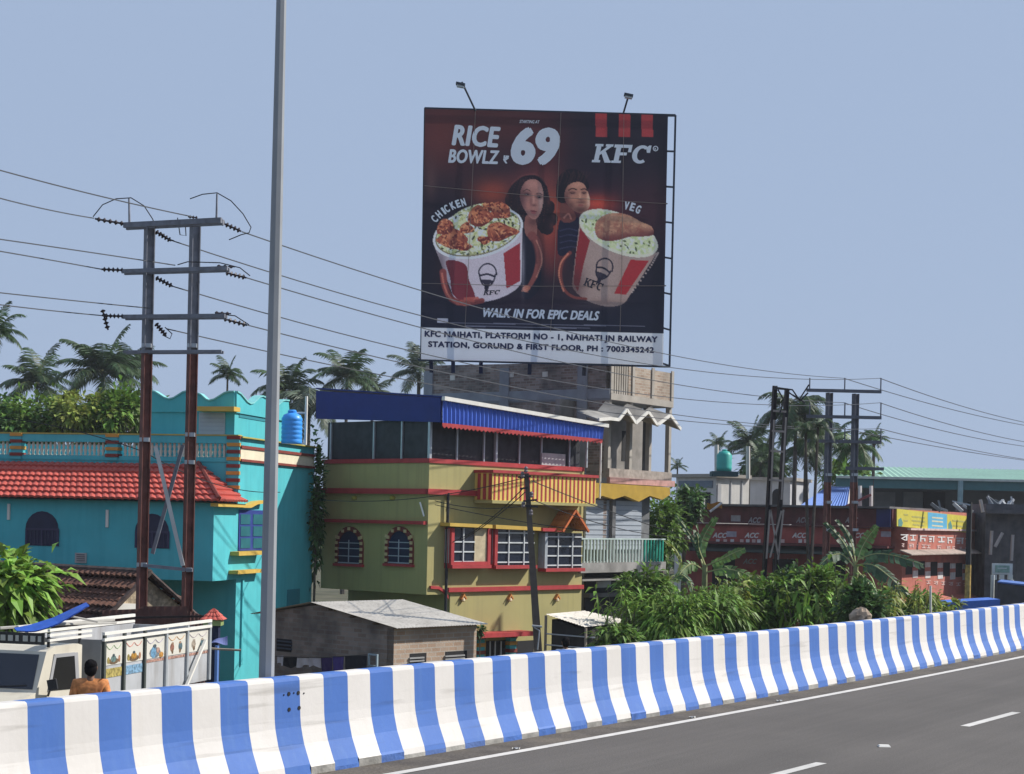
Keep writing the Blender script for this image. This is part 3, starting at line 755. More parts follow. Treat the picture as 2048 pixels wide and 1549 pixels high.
# projecting windows on the right face
oW = .3
pale = mat('pale_window_bars', (.55, .57, .58), .5)
for i, (u0, u1, v0, v1) in enumerate(((905, 978, 1056, 1130), (992, 1070, 1058, 1131), (1092, 1166, 1066, 1137))):
    F = YR; a0, a1 = F.s_(u0, 1090, oW), F.s_(u1, 1090, oW); zl, zh = F.z_(u0, v1, oW), F.z_(u0, v0, oW)
    b = MB(); b.box(F, a0, a1, zl, zh, 0, oW - .06); wn = b.build('box_window', glass, yh)
    b = MB(); b.box(F, a0 - .06, a1 + .06, zl - .12, zl - .002, .002, oW + .08); b.build('sill', redp, wn)
    fr = redp if i < 2 else galv
    b = MB()
    for a in (a0, a1) if i == 0 else (a0, ):
        b.box(F, a - .07, a + .07, zl, zh, oW - .06, oW + .02)
    b.box(F, a0 - .07, a0 - .002, zl, zh, .002, oW - .06)
    if i == 0: b.box(F, a0, a1, zl, zl + .1, oW - .058, oW + .018)
    b.build('frame', fr, wn)
    b = MB(); lft = a0 + (a1 - a0) * (.62 if i == 0 else .0)
    for k in range(4 if i else 3): 
        z = zl + (zh - zl) * (.08 + .27 * k); b.box(F, a0 + .08, lft if i == 0 else a1, z - .022, z + .022, oW - .058, oW - .02)
    for t in ((.3,) if i == 0 else (.33, .72)): a = a0 + (a1 - a0) * t; b.box(F, a - .022, a + .022, zl, zh, oW - .02, oW + .005)
    b.build('window_bars', pale, wn)
    if i == 0:
        b = MB(); b.box(F, lft, a1 - .08, zl + .1, zh, oW - .058, oW - .03); b.build('curtain', mat('peach_curtain', (.5, .42, .28), .9, .2, 5), wn)
    b = MB(); sd = F.P(a0 - .07, 0, 0) - F.P(a0, 0, 0)
    for k in range(3): b.box(F, a0 - .085, a0 - .071, zl + .05, zh - .05, .03 + .08 * k, .06 + .08 * k)
    b.build('side_bars', galv, wn)
b = MB(); zs = YR.z_(900, 1050, .5)
b.pprism(YR, [(900, 1046), (985, 1050), (985, 1057), (900, 1053)], 0, .45); b.build('window_hood', yelp, yh)
b = MB(); b.pprism(YR, [(992, 1050), (1082, 1055), (1082, 1062), (992, 1058)], 0, .45); b.build('window_hood', yelp, yh)
b = MB(); b.pprism(YR, [(1086, 1056), (1130, 1058), (1130, 1064), (1086, 1063)], 0, .45); b.build('window_hood', redp, yh)
# tiled gable over the last window
otile = mat('orange_tile', (.56, .22, .06), .6, .15, 4)
gA, gB, gC = [YR.uv(u, v, .7) for u, v in ((1124, 1060), (1176, 1064), (1150, 1021))]
b = MB(); f3 = lambda q, o: YR.P(q[0], q[1], o)
gA = (gA[0], gB[1])
b.tiles(f3(gA, .0), f3(gA, .7), f3(gC, .7), f3(gC, 0), 6, 4, .02, .03); b.tiles(f3(gB, .7), f3(gB, 0), f3(gC, 0), f3(gC, .7), 6, 4, .02, .03); b.build('gable_hood', otile, yh)
b = MB(); b.bar(f3(gA, .72), f3(gC, .72), .08); b.bar(f3(gB, .72), f3(gC, .72), .08); b.build('gable_edge', mat('orange_edge', (.5, .13, .04)), yh)
for u in (925, 1019, 1113):
    b = MB(); c = YR.uv(u, 1198, .03); b.lathe(YR.P(c[0], c[1] - .1, .06), [(.02, 0), (.07, .04), (.05, .12), (.02, .16)], 8); lm = b.build('wall_lamp', mat('ivory_lamp', (.75, .6, .4)), yh)
    b = MB(); b.prism(YR, [(c[0] - .13, c[1]), (c[0] - .1, c[1] - .02), (c[0], c[1] + .1), (c[0] + .1, c[1] - .02), (c[0] + .13, c[1]), (c[0], c[1] + .17)], .002, .12); b.build('lamp_hood', otile, lm)
b = MB(); a = YR.s_(893, 1100, .08); b.tube([YR.P(a, zy(985), .1), YR.P(a, zy(1235), .1)], .05, 6); b.build('drain_pipe', black_metal, yh)
b = MB(); b.pbox(YR, 973, 1283, 1012, 1330, -.1, .02); dr = b.build('grille_door', dark, yh)
for u in (980, 990, 1002): b = MB(); b.pbox(YR, u, 1283, u + 1.8, 1330, .03, .06); b.build('bar', pale, dr)
for u in (958, 1021):
    banded(YR, YR.s_(u - 6, 1290, .1), YR.s_(u + 7, 1290, .1), zg, zy(1276), .002, .2, 10, yh, 'porch_column')
b = MB(); b.pbox(YR, 1030, 1283, 1068, 1330, -.1, .02); b.build('porch_opening', dark, yh)
# ================================================================== brick shed below the olive house
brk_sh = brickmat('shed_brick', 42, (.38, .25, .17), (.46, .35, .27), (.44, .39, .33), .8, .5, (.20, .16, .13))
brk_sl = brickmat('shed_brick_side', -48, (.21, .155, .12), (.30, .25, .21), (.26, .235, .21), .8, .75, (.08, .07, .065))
SL, SR = corner_faces(788, 1270, 43.5, 42)
zg = gz(43.5); lL, lR = SL.s_(520, 1270), SR.s_(953, 1270)
ze = SR.z_(788, 1252); ak, zk = SL.uv(636, 1206); zb = SL.z_(520, 1226)
shed = root('brick_shed', SR.P(lR / 2, zg, -lL / 2), 'small grey brick shed with a sloping tin sheet roof below the olive house', 'shed')
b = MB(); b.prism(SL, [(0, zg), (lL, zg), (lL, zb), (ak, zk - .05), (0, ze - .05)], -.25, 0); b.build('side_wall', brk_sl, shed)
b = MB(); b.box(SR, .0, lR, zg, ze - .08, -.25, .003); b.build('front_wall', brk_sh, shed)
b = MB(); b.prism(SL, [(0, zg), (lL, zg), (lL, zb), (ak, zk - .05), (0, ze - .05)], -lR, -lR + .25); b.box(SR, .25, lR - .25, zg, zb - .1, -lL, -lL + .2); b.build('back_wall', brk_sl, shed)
slp = (zk - ze) / ak; ov = .28
q = lambda s, a: SL.P(a, ze + slp * a, -s)      # a along the left wall, s towards the back
b = MB(); A, Bq, Cq, Dq = q(-.2, -ov), q(lR + .15, -ov), q(lR + .15, ak + .1), q(-.2, ak + .1)
b.sheet(A, Bq, Cq, Dq, 34, .010); b.build('tin_roof', tin, shed)
b = MB(); sl2 = (zk - zb) / (lL - ak); A2, B2 = SL.P(lL + .2, zb - sl2 * .2, .2), SL.P(lL + .2, zb - sl2 * .2, -lR - .15)
b.sheet(A2, B2, q(lR + .15, ak + .1), q(-.2, ak + .1), 34, .010); b.build('tin_roof', tin, shed)
b = MB()
for k in range(3): b.bar(q(-.2, ak * (.2 + .3 * k)) + Vector((0, 0, -.06)), q(lR + .1, ak * (.2 + .3 * k)) + Vector((0, 0, -.06)), .06)
b.build('rafters', mat('rafter_wood', (.12, .09, .06)), shed)
b = MB(); b.pbox(SL, 553, 1277, 583, 1302, -.1, .01); vn = b.build('louvre_window', dark, shed)
b = MB()
for k in range(3): b.pbox(SL, 554, 1281 + 7 * k, 582, 1283.5 + 7 * k, .01, .05)
b.build('louvres', mat('slate_louvre', (.06, .075, .1)), vn)
for u0, v0, u1, v1 in ((820, 1308, 853, 1335), (891, 1304, 934, 1325)):
    b = MB(); b.pbox(SR, u0, v0, u1, v1, -.1, .012); vn = b.build('window', dark, shed)
    b = MB(); b.pbox(SR, u0, v0 + 8, u1 - 4, v0 + 11, .012, .05); b.pbox(SR, u0, v0 + 14, u1 - 4, v0 + 17, .012, .05); b.build('louvres', mat('grey_louvre', (.3, .3, .3)), vn)
b = MB(); x0, z0 = SL.uv(738, 1333, .4); x1, z1 = SL.uv(757, 1309, .4)
a0, a1 = min(x0, x1), max(x0, x1)
for s0, s1, t0, t1 in ((a0, a0 + .04, z0, z1), (a1 - .04, a1, z0, z1), (a0 + .041, a1 - .041, z0, z0 + .04), (a0 + .041, a1 - .041, z1 - .04, z1)): b.box(SL, s0, s1, t0, t1, .4, .45)
b.build('window_frame', mat('pale_blue_frame', (.3, .38, .42)), shed)
# washing line
oc = .9
pa, pb = SL.P(*SL.uv(551, 1313, oc), oc), SL.P(*SL.uv(735, 1310, oc), oc)
b = MB(); b.tube([pa, pa.lerp(pb, .5) - Vector((0, 0, .06)), pb], .012, 4); tag(b.build('washing_line', black_metal), 'thin line hung with washing along the dark wall of the brick shed', 'washing line')
for i, (u0, u1, v0, v1, c, lb) in enumerate(((554, 566, 1312, 1329, (.5, .48, .5), 'small white cloth at the lamp pole end of the washing line'),
        (567, 593, 1315, 1334, (.012, .012, .014), 'black garment between the white cloths on the washing line'), (594, 617, 1317, 1333, (.5, .47, .48), 'white cloth next to the black garment on the washing line'),
        (618, 641, 1316, 1334, (.46, .43, .46), 'white cloth next to the purple garments on the washing line'), (642, 664, 1316, 1346, (.04, .025, .10), 'dark purple garment hanging on the washing line'),
        (665, 687, 1313, 1345, (.065, .045, .2), 'violet blue garment hanging on the washing line'), (690, 733, 1312, 1345, (.016, .017, .024), 'wide black cloth at the window end of the washing line'))):
    b = MB()
    def fn(u, v):
        a, z = SL.uv(u0 + (u1 - u0) * u, v0 + (v1 - v0) * v, oc); p = SL.P(a, z, oc + .03 * math.sin(9 * u + i) * v - .004)
        p.z += .04 * math.sin(5 * u + i * 2) * v; return p
    b.grid(fn, 8, 5); b.grid(lambda u, v: fn(u, v) + SL.n.to_3d() * -.012, 8, 5)
    tag(b.build('hung_cloth', mat('cloth_%d' % i, c, .9, .12, 6)), lb, 'laundry', 'laundry on the washing line')

# low tin roofed lean-to on the right of the concrete pole
KL, KR = corner_faces(1113, 1250, 47, 42)
lt = root('tin_roof_lean_to', KR.P(1.5, gz(47), -1), 'low lean-to with a pale tin roof and dark open front right of the concrete pole', 'lean-to')
A, Bq, Cq, Dq = at(1112, 1236, 46.3), at(1172, 1255, 46.0), at(1268, 1244, 48.4), at(1226, 1224, 49.2)
Dq = at(1170, 1222, 49.0); A = at(1092, 1229, 46.6)
b = MB(); b.sheet(A, Bq, Cq, Dq, 14, .008); b.build('tin_roof', tin, lt)
b = MB()
for p in (A, Bq, Cq, Dq): b.tube([(p.x, p.y, gz(47)), p - Vector((0, 0, .03))], .04, 5)
b.build('corner_posts', mat('grey_wood', (.3, .25, .2)), lt)
ce = (A + Bq + Cq + Dq) / 4; bt = [ce + (p - ce) * .86 for p in (A, Bq, Cq, Dq)]
b = MB(); b.hexa([Vector((p.x, p.y, -2.9)) for p in bt] + [p - Vector((0, 0, .12)) for p in bt]); b.build('shade_body', mat('interior_shade', (.035, .033, .03), .9, .4, 2, streak=.5, scol=(.07, .065, .06)), lt)  # solid dark box stands in for the shade inside the open lean-to
b = MB(); m1, m2 = A.lerp(Dq, .5), Bq.lerp(Cq, .5)
b.hexa([(Dq.x, Dq.y, -2.9), (Cq.x, Cq.y, -2.9), (Cq.x, Cq.y + .1, -2.9), (Dq.x, Dq.y + .1, -2.9), Dq + Vector((0, 0, -.05)), Cq + Vector((0, 0, -.05)), Cq + Vector((0, .1, -.05)), Dq + Vector((0, .1, -.05))]); b.build('back_wall', dark, lt)
b = MB(); p, q_ = at(1092, 1268, 46.5), at(1190, 1276, 46.1); b.tube([p, q_], .02, 5); b.tube([(p.x, p.y, p.z - .3), (q_.x, q_.y, q_.z - .3)], .02, 5); b.build('rails', galv, lt)

# ================================================================== unfinished brick block that carries the hoarding
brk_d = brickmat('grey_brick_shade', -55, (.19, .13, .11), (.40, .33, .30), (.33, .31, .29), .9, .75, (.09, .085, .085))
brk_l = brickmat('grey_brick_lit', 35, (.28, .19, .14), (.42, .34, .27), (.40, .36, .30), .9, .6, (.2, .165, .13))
bcon = mat('blue_grey_concrete', (.28, .30, .34), .85, .12, 2, .2, dirt=.4, dcol=(.1, .1, .12))
pcon = mat('pale_concrete', (.36, .33, .29), .9, .12, 2, .2, dirt=.4, dcol=(.2, .17, .14))
GL, GR = corner_faces(1220, 800, 64, 35)
z_ = lambda v: GR.z_(1220, v)
lL = GL.s_(850, 760); lR = GR.s_(1346, 760); zg = gz(64)
ub = root('unfinished_brick_block', GL.P(lL / 2, zg, -lR / 2), 'unfinished grey brick building with open floors and a white zigzag canopy under the hoarding', 'building')
b = MB(); block(b, GL, GR, lL, lR, z_(800), z_(786)); block(b, GL, GR, lL, lR, z_(967), z_(956)); b.build('floor_slabs', bcon, ub)
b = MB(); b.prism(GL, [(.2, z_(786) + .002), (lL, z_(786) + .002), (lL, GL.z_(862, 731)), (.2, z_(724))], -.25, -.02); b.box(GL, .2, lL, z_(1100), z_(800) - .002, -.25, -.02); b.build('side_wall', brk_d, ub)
b = MB(); b.box(GL, 0, lL, z_(797), z_(777), -.019, .04); b.build('side_beam', bcon, ub)
for u in (1166, 858, 1010): b = MB(); a = GL.s_(u, 760); b.box(GL, a - .22, a + .22, z_(960), z_(728), -.018, .06); b.build('side_column', bcon, ub)
for u, v in ((1022, 750), (1090, 749), (905, 756)): b = MB(); a, z = GL.uv(u, v); b.box(GL, a - .12, a + .12, z - .1, z + .1, -.019, .01); b.build('wall_hole', white, ub)
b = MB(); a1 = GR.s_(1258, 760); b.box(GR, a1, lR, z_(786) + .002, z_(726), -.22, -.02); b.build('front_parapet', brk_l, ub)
b = MB()
for i in range(7): a = .25 + (a1 - .35) * i / 6; b.box(GR, a - .05, a + .05, z_(786) + .002, z_(726), -.15, -.03)
b.box(GR, .1, a1, z_(726) + .002, z_(722), -.2, 0); b.build('slatted_screen', pcon, ub)
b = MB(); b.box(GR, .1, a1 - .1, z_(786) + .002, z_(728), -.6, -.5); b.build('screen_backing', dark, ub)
for u in (1221, 1264, 1303, 1342):
    b = MB(); a = max(.1, GR.s_(u, 880)); b.box(GR, a - .09, a + .09, z_(956) + .002, z_(800) - .002, -.22, -.04); b.build('front_column', pcon, ub)
    b = MB(); b.box(GR, a - .09, a + .09, z_(786) + .002, z_(722), -.02, .03); b.build('upper_column', pcon, ub)
b = MB(); b.box(GR, .0, lR, z_(800) + .01, z_(786) - .01, .001, .05); b.build('front_beam', pcon, ub)
# rear wall of the open floor with its doorway
a2 = GR.s_(1292, 900, -1.6)
b = MB(); b.box(GR, -1, a2, z_(956) + .002, z_(800) - .002, -1.8, -1.6); b.build('inner_wall', mat('plaster_grey', (.26, .24, .22), .9, .2, 2, dirt=.5), ub)
b = MB(); b.pbox(GR, 1245, 862, 1256, 922, -1.7, -1.58); b.build('doorway', dark, ub)
b = MB(); b.box(GR, lR - .25, lR - .03, z_(956) + .002, z_(800) - .002, -1.2, -1.0); b.build('rear_column', concrete_d, ub)
b = MB(); b.box(GR, .0, lR, z_(956) + .002, z_(937), -.12, .04); b.build('balcony_wall', mat('rough_plaster', (.34, .29, .25), .95, .25, 5, .3, dirt=.6), ub)
b = MB(); b.box(GR, -.1, lR + .1, z_(967) - .002, z_(955), .002, .14); b.build('pink_ledge', mat('faded_pink', (.45, .25, .22), .8, .25, 3), ub)
# zigzag canopy
ou = .9
zz = [GR.uv(u, v, ou) for u, v in ((1196, 842), (1218, 840), (1236, 842), (1252, 822), (1270, 849), (1295, 826), (1313, 853), (1339, 833), (1360, 861))]
zi = [(a, z + .30) for a, z in zz]
b = MB(); dz = .07
for i in range(len(zz) - 1):
    p = [GR.P(*zz[i], ou), GR.P(*zz[i + 1], ou), GR.P(*zi[i + 1], -.02), GR.P(*zi[i], -.02)]
    b.hexa(p + [x + Vector((0, 0, dz)) for x in p])
cn = b.build('zigzag_canopy', concrete, ub)
b = MB()
for i in range(len(zz) - 1): b.bar(GR.P(*zz[i], ou + .03) + Vector((0, 0, .04)), GR.P(*zz[i + 1], ou + .03) + Vector((0, 0, .04)), .06, .12)
b.build('white_edge', white, cn)
# lower storey: yellow soffit, grey shutters, railed balcony
b = MB(); pts = [(1190, 966), (1340, 975), (1340, 990), (1325, 1000), (1300, 992), (1278, 1004), (1250, 992), (1228, 999), (1205, 992), (1190, 998)]
b.pprism(GR, pts, .0, .25); b.build('yellow_fascia', mat('mustard_paint', (.38, .24, .03), .7), ub)
b = MB(); block(b, GL, GR, 6, GR.s_(1291, 1040, -.3), zg, z_(967) - .004, -.3, -.3); b.build('lower_wall', mat('lower_grey_wall', (.16, .165, .17), .9, .2, 2, dirt=.5), ub)
gs = mat('pale_blue_shutter', (.33, .36, .40), .55, .08, 2)
for u0, u1 in ((1172, 1220), (1231, 1283)):
    b = MB(); a0, a1 = GR.s_(u0, 1040, -.2), GR.s_(u1, 1040, -.2); zl, zh = z_(1100), z_(1001)
    b.box(GR, a0, a1, zl, zh, -.28, -.2); sh_ = b.build('roller_shutter', gs, ub)
    b = MB()
    for k in range(10): b.box(GR, a0, a1, zl + (zh - zl) * k / 10, zl + (zh - zl) * k / 10 + .03, -.2, -.18)
    b.build('shutter_ribs', mat('shutter_rib_blue', (.24, .27, .31)), sh_)
b = MB(); a = GR.s_(1226, 1040, -.1); b.box(GR, a - .12, a + .12, z_(1120), z_(985), -.2, -.05); b.build('shutter_column', concrete_d, ub)
oR = 1.0
aA, aB = GR.s_(1160, 1110, oR), GR.s_(1330, 1110, oR); zt_, zl_ = GR.z_(1250, 1080, oR), GR.z_(1250, 1125, oR)
b = MB(); b.box(GR, aA, aB, zl_ - .36, zl_, -.2, oR + .05); b.build('balcony_slab', concrete, ub)
b = MB(); n_ = 27
bgn = mat('pale_green_bar', (.42, .50, .47), .5); bgg = mat('green_bar', (.03, .33, .24), .5)
for k in range(n_):
    a = aA + (aB - aA) * (k + .3) / n_
    MB().box(GR, a - .028, a + .028, zl_ + .002, zt_, oR - .06, oR).build('railing_bar', bgg if k > 19 else bgn, ub)
b = MB(); b.box(GR, aA, aB, zt_ + .002, zt_ + .05, oR - .07, oR + .01); b.build('railing_top', bgn, ub)
b = MB(); b.pbox(GR, 1172, 1147, 1290, 1240, -.28, -.2); b.build('ground_opening', dark, ub)
b = MB(); b.pbox(GR, 1165, 1159, 1240, 1163, -.2, .9); b.build('shop_ledge', concrete, ub)
b = MB(); b.pbox(GR, 1195, 1163, 1222, 1176, .3, .36); b.build('shop_board', mat('grey_board', (.3, .32, .33)), ub)
b = MB(); b.pbox(GR, 1180, 1188, 1290, 1196, -.1, .2); b.build('lintel', concrete_d, ub)

# ================================================================== the advertisement hoarding
YB = 62.0
cB = at(1090, 720, YB)
BF = Face((cB.x, cB.y), (1, 0), (0, -1))
hb = root('billboard', cB, 'huge dark red advertising billboard with rice bowls standing on the brick building roof', 'billboard')
GN = 1.75
def lin(c): c = np.asarray(c, float) / 255.; return np.where(c <= .04045, c / 12.92, ((c + .055) / 1.055) ** 2.4)
TLc, TRc, BRc, BLc = (850, 218), (1336, 231), (1326, 731), (842, 719)
NX, NY = 380, 390
gu, gv = np.meshgrid(np.linspace(0, 1, NX + 1), np.linspace(0, 1, NY + 1))
U = (TLc[0] * (1 - gu) + TRc[0] * gu) * (1 - gv) + (BLc[0] * (1 - gu) + BRc[0] * gu) * gv
V = (TLc[1] * (1 - gu) + TRc[1] * gu) * (1 - gv) + (BLc[1] * (1 - gu) + BRc[1] * gu) * gv
U = U.ravel(); V = V.ravel()
IMG = np.tile(np.array([30., 27., 40.]), (len(U), 1))
rs = np.random.RandomState(5)
def smooth_poly(pts, n=6):
    p = np.array(pts, float); out = []
    for i in range(len(p)):
        p0, p1, p2, p3 = p[i - 1], p[i], p[(i + 1) % len(p)], p[(i + 2) % len(p)]
        for k in range(n):
            t = k / n; out.append(.5 * (2 * p1 + (p2 - p0) * t + (2 * p0 - 5 * p1 + 4 * p2 - p3) * t * t + (3 * p1 - p0 - 3 * p2 + p3) * t ** 3))
    return np.array(out)
def inside(p):
    m = np.zeros(len(U), bool); p = np.asarray(p, float)
    sel = np.where((U > p[:, 0].min()) & (U < p[:, 0].max()) & (V > p[:, 1].min()) & (V < p[:, 1].max()))[0]
    if not len(sel): return m
    x, y = U[sel], V[sel]; r = np.zeros(len(sel), bool)
    for i in range(len(p)):
        (x1, y1), (x2, y2) = p[i - 1], p[i]
        if y1 == y2: continue
        c = ((y1 > y) != (y2 > y)) & (x < (x2 - x1) * (y - y1) / (y2 - y1) + x1); r ^= c
    m[sel] = r; return m
def blend(m, col, a=1.0):
    if m.dtype == bool: IMG[m] = IMG[m] * (1 - a) + np.array(col, float) * a
    else: IMG[:] = IMG * (1 - (m * a)[:, None]) + np.array(col, float) * (m * a)[:, None]
def glow(cx, cy, rx, ry, col, a, ang=0):
    t = math.radians(ang); dx, dy = U - cx, V - cy
    x = dx * math.cos(t) + dy * math.sin(t); y = -dx * math.sin(t) + dy * math.cos(t)
    blend(np.exp(-(x / rx) ** 2 - (y / ry) ** 2), col, a)
def shape(pts, col, a=1., sm=True): blend(inside(smooth_poly(pts) if sm else pts), col, a)
def ell(cx, cy, rx, ry, ang=0):
    t = math.radians(ang); dx, dy = U - cx, V - cy
    x = dx * math.cos(t) + dy * math.sin(t); y = -dx * math.sin(t) + dy * math.cos(t)
    return (x / rx) ** 2 + (y / ry) ** 2 < 1
def stroke(pts, w, col, a=1., w2=None):
    p = np.array(pts, float); n = 8 * (len(p) - 1) + 1; d = np.full(len(U), 1e9)
    ts = np.linspace(0, len(p) - 1.0001, n)
    for i in range(len(ts)):
        k = int(ts[i]); f = ts[i] - k
        p0, p1, p2, p3 = p[max(k - 1, 0)], p[k], p[k + 1], p[min(k + 2, len(p) - 1)]
        q = .5 * (2 * p1 + (p2 - p0) * f + (2 * p0 - 5 * p1 + 4 * p2 - p3) * f * f + (3 * p1 - p0 - 3 * p2 + p3) * f ** 3)
        ww = w + ((w2 or w) - w) * i / (n - 1)
        d = np.minimum(d, np.hypot(U - q[0], V - q[1]) / ww)
    m = np.clip((1 - d) * 4, 0, 1); blend(m, col, a); return d
def speck(m, cols, n, r, k=0):
    idx = np.where(m)[0]
    for c in rs.choice(idx, min(n, len(idx)), replace=False):
        a = rs.rand() * 180; blend(ell(U[c], V[c], r * (.6 + rs.rand()), r * (.35 + .3 * rs.rand()), a) & m, cols[rs.randint(len(cols))], .85)
# background and warm glows
glow(880, 270, 90, 90, (104, 46, 42), .8); glow(1010, 240, 120, 70, (80, 38, 38), .8); glow(1085, 300, 50, 70, (86, 36, 40), .7)
glow(862, 360, 12, 40, (90, 62, 60), .6); glow(1200, 420, 110, 60, (74, 34, 44), .8); glow(1310, 420, 60, 70, (60, 34, 42), .8)
glow(1250, 300, 60, 50, (36, 30, 40), .7); glow(985, 385, 45, 30, (158, 62, 44), .8); glow(1100, 440, 26, 70, (192, 78, 52), .95); glow(1195, 408, 34, 18, (188, 62, 46), .95)
glow(1108, 500, 22, 60, (120, 42, 42), .7); glow(1065, 360, 50, 22, (120, 52, 52), .6); glow(1050, 610, 120, 26, (70, 36, 46), .7)
blend(np.clip((V - 545) / 90, 0, 1), (26, 30, 46), .75)
# woman
def hairlock(pts, w0, col, a=1., w2=None): stroke(pts, w0, col, a, w2)
shape([(1010, 404), (1018, 380), (1033, 361), (1054, 351), (1078, 353), (1092, 369), (1099, 396), (1106, 426), (1100, 452), (1086, 468), (1072, 456), (1056, 474), (1042, 456), (1026, 430)], (33, 25, 34))
rk = np.random.RandomState(2)
for x, y, a, c in ((1098, 418, 11, 16), (1104, 440, 11, 14), (1094, 458, 13, 12), (1024, 396, 12, 16), (1030, 420, 10, 14)): blend(ell(x, y, a, c, 20), (34, 25, 33))
for x, y in ((1108, 432), (1104, 452), (1014, 392), (1098, 404)): glow(x, y, 5, 8, (96, 48, 48), .5)
for k in range(26):
    x0 = 1016 + 84 * rk.rand(); stroke([(1050 + (x0 - 1050) * .5, 356 + 6 * rk.rand()), (x0, 388 + 14 * rk.rand()), (x0 + 8 * rk.randn(), 430 + 26 * rk.rand())], 1.2, (62, 38, 42) if k % 3 else (104, 54, 52), .45)
stroke([(1024, 368), (1046, 352), (1074, 351), (1093, 370)], 2.2, (118, 60, 58), .5)
shape([(1046, 470), (1060, 474), (1074, 470), (1082, 518), (1078, 580), (1046, 592)], (26, 27, 42))
shape([(1052, 432), (1070, 438), (1074, 468), (1062, 476), (1050, 466)], (128, 78, 70)); glow(1066, 444, 10, 9, (84, 50, 50), .8)
fw = inside(smooth_poly([(1040, 392), (1044, 374), (1054, 362), (1068, 359), (1081, 367), (1087, 388), (1086, 408), (1081, 426), (1071, 439), (1061, 436), (1050, 422), (1043, 408)]))
blend(fw, (150, 98, 88))
def fglow(m, *q): cx, cy, rx, ry, col, a = q; blend(np.exp(-((U - cx) / rx) ** 2 - ((V - cy) / ry) ** 2) * m, col, a)
fglow(fw, 1042, 400, 10, 34, (84, 52, 56), .9); fglow(fw, 1082, 402, 6, 26, (206, 156, 140), .75); fglow(fw, 1066, 370, 14, 8, (178, 122, 108), .6); fglow(fw, 1058, 410, 8, 8, (166, 102, 90), .6)
for x, y, r_ in ((1054, 389, 7), (1078, 394, 6)): fglow(fw, x, y, r_, 4.2, (58, 36, 42), .85); blend(ell(x, y + .6, r_ * .55, 1.7, 10) & fw, (24, 18, 26), .9); fglow(fw, x - 1.5, y + .2, 1.2, .9, (200, 180, 176), .6)
stroke([(1047, 383), (1054, 379.5), (1061, 383)], 1.1, (52, 32, 36), .75); stroke([(1073, 388), (1079, 387), (1084, 390)], 1., (52, 32, 36), .75)
fglow(fw, 1067, 398, 2, 10, (196, 140, 122), .6); fglow(fw, 1068, 411, 5, 2.4, (86, 50, 50), .75); fglow(fw, 1062, 404, 3, 9, (112, 68, 66), .6)
blend(ell(1067, 423, 6.5, 1.8, 8) & fw, (112, 48, 52), .9); blend(ell(1067, 426.5, 5.2, 1.8, 8) & fw, (158, 78, 76), .85); fglow(fw, 1067, 434, 6, 3, (120, 76, 70), .6)
stroke([(1064, 472), (1074, 486), (1078, 508), (1078, 528)], 10, (118, 60, 57), 1, 7); stroke([(1078, 524), (1070, 552), (1056, 577)], 7.5, (124, 63, 58), 1, 4.5)
stroke([(1073, 482), (1082, 505), (1083, 528), (1073, 554)], 2., (196, 130, 106), .6); stroke([(1064, 482), (1071, 505), (1073, 526)], 2.4, (80, 42, 46), .6)
blend(ell(1053, 577, 8, 6, -30), (160, 90, 74)); 
for k in range(4): stroke([(1047 - k, 572 + 3.4 * k), (1055, 574 + 3.4 * k)], 1.4, (196, 120, 96), .7)
# man
shape([(1118, 446), (1140, 430), (1158, 440), (1160, 470), (1140, 504), (1116, 508)], (27, 27, 46))
for k in range(4): stroke([(1120, 462 + 12 * k), (1138, 458 + 12 * k), (1154, 462 + 11 * k)], 1.5, (54, 56, 84), .7)
shape([(1122, 408), (1142, 416), (1152, 436), (1138, 446), (1122, 440)], (100, 54, 50))
stroke([(1128, 436), (1137, 428), (1142, 438)], 2., (176, 108, 92), .7)
shape([(1114, 400), (1113, 370), (1122, 349), (1140, 338), (1160, 343), (1174, 360), (1177, 378), (1150, 384), (1130, 406)], (28, 23, 32))
for k in range(16):
    x0 = 1116 + 56 * rk.rand(); stroke([(x0, 372 - 6 * rk.rand()), (x0 + 6, 354), (x0 + 14 * rk.rand(), 342 + 5 * rk.rand())], 1.2, (70, 42, 44), .4)
mw = inside(smooth_poly([(1129, 394), (1133, 376), (1146, 366), (1164, 366), (1174, 380), (1180, 400), (1178, 416), (1166, 427), (1148, 422), (1134, 408)]))
blend(mw, (164, 108, 88)); fglow(mw, 1132, 402, 9, 26, (92, 54, 54), .9); fglow(mw, 1177, 398, 4, 22, (222, 172, 140), .75); fglow(mw, 1156, 370, 12, 6, (190, 130, 106), .6); fglow(mw, 1146, 399, 7, 6, (178, 116, 92), .6)
fglow(mw, 1160, 421, 18, 9, (74, 44, 44), .85); fglow(mw, 1142, 412, 7, 9, (84, 48, 46), .7); fglow(mw, 1162, 405, 9, 2.6, (84, 50, 48), .8)
for x, y, r_ in ((1145, 386, 6.5), (1168, 386, 5)): fglow(mw, x, y, r_, 3.4, (84, 50, 48), .8); stroke([(x - r_ * .7, y), (x, y + 1.6), (x + r_ * .7, y)], .9, (38, 24, 28), .85)
stroke([(1137, 381), (1145, 377.5), (1153, 380)], 1.5, (44, 28, 30), .85); stroke([(1162, 380), (1169, 378), (1174, 381)], 1.4, (44, 28, 30), .85)
fglow(mw, 1160, 393, 2, 8, (204, 148, 118), .6); fglow(mw, 1161, 400, 4.5, 2, (98, 58, 52), .8); blend(ell(1161, 411, 6, 1.6, 2) & mw, (130, 66, 62), .85)
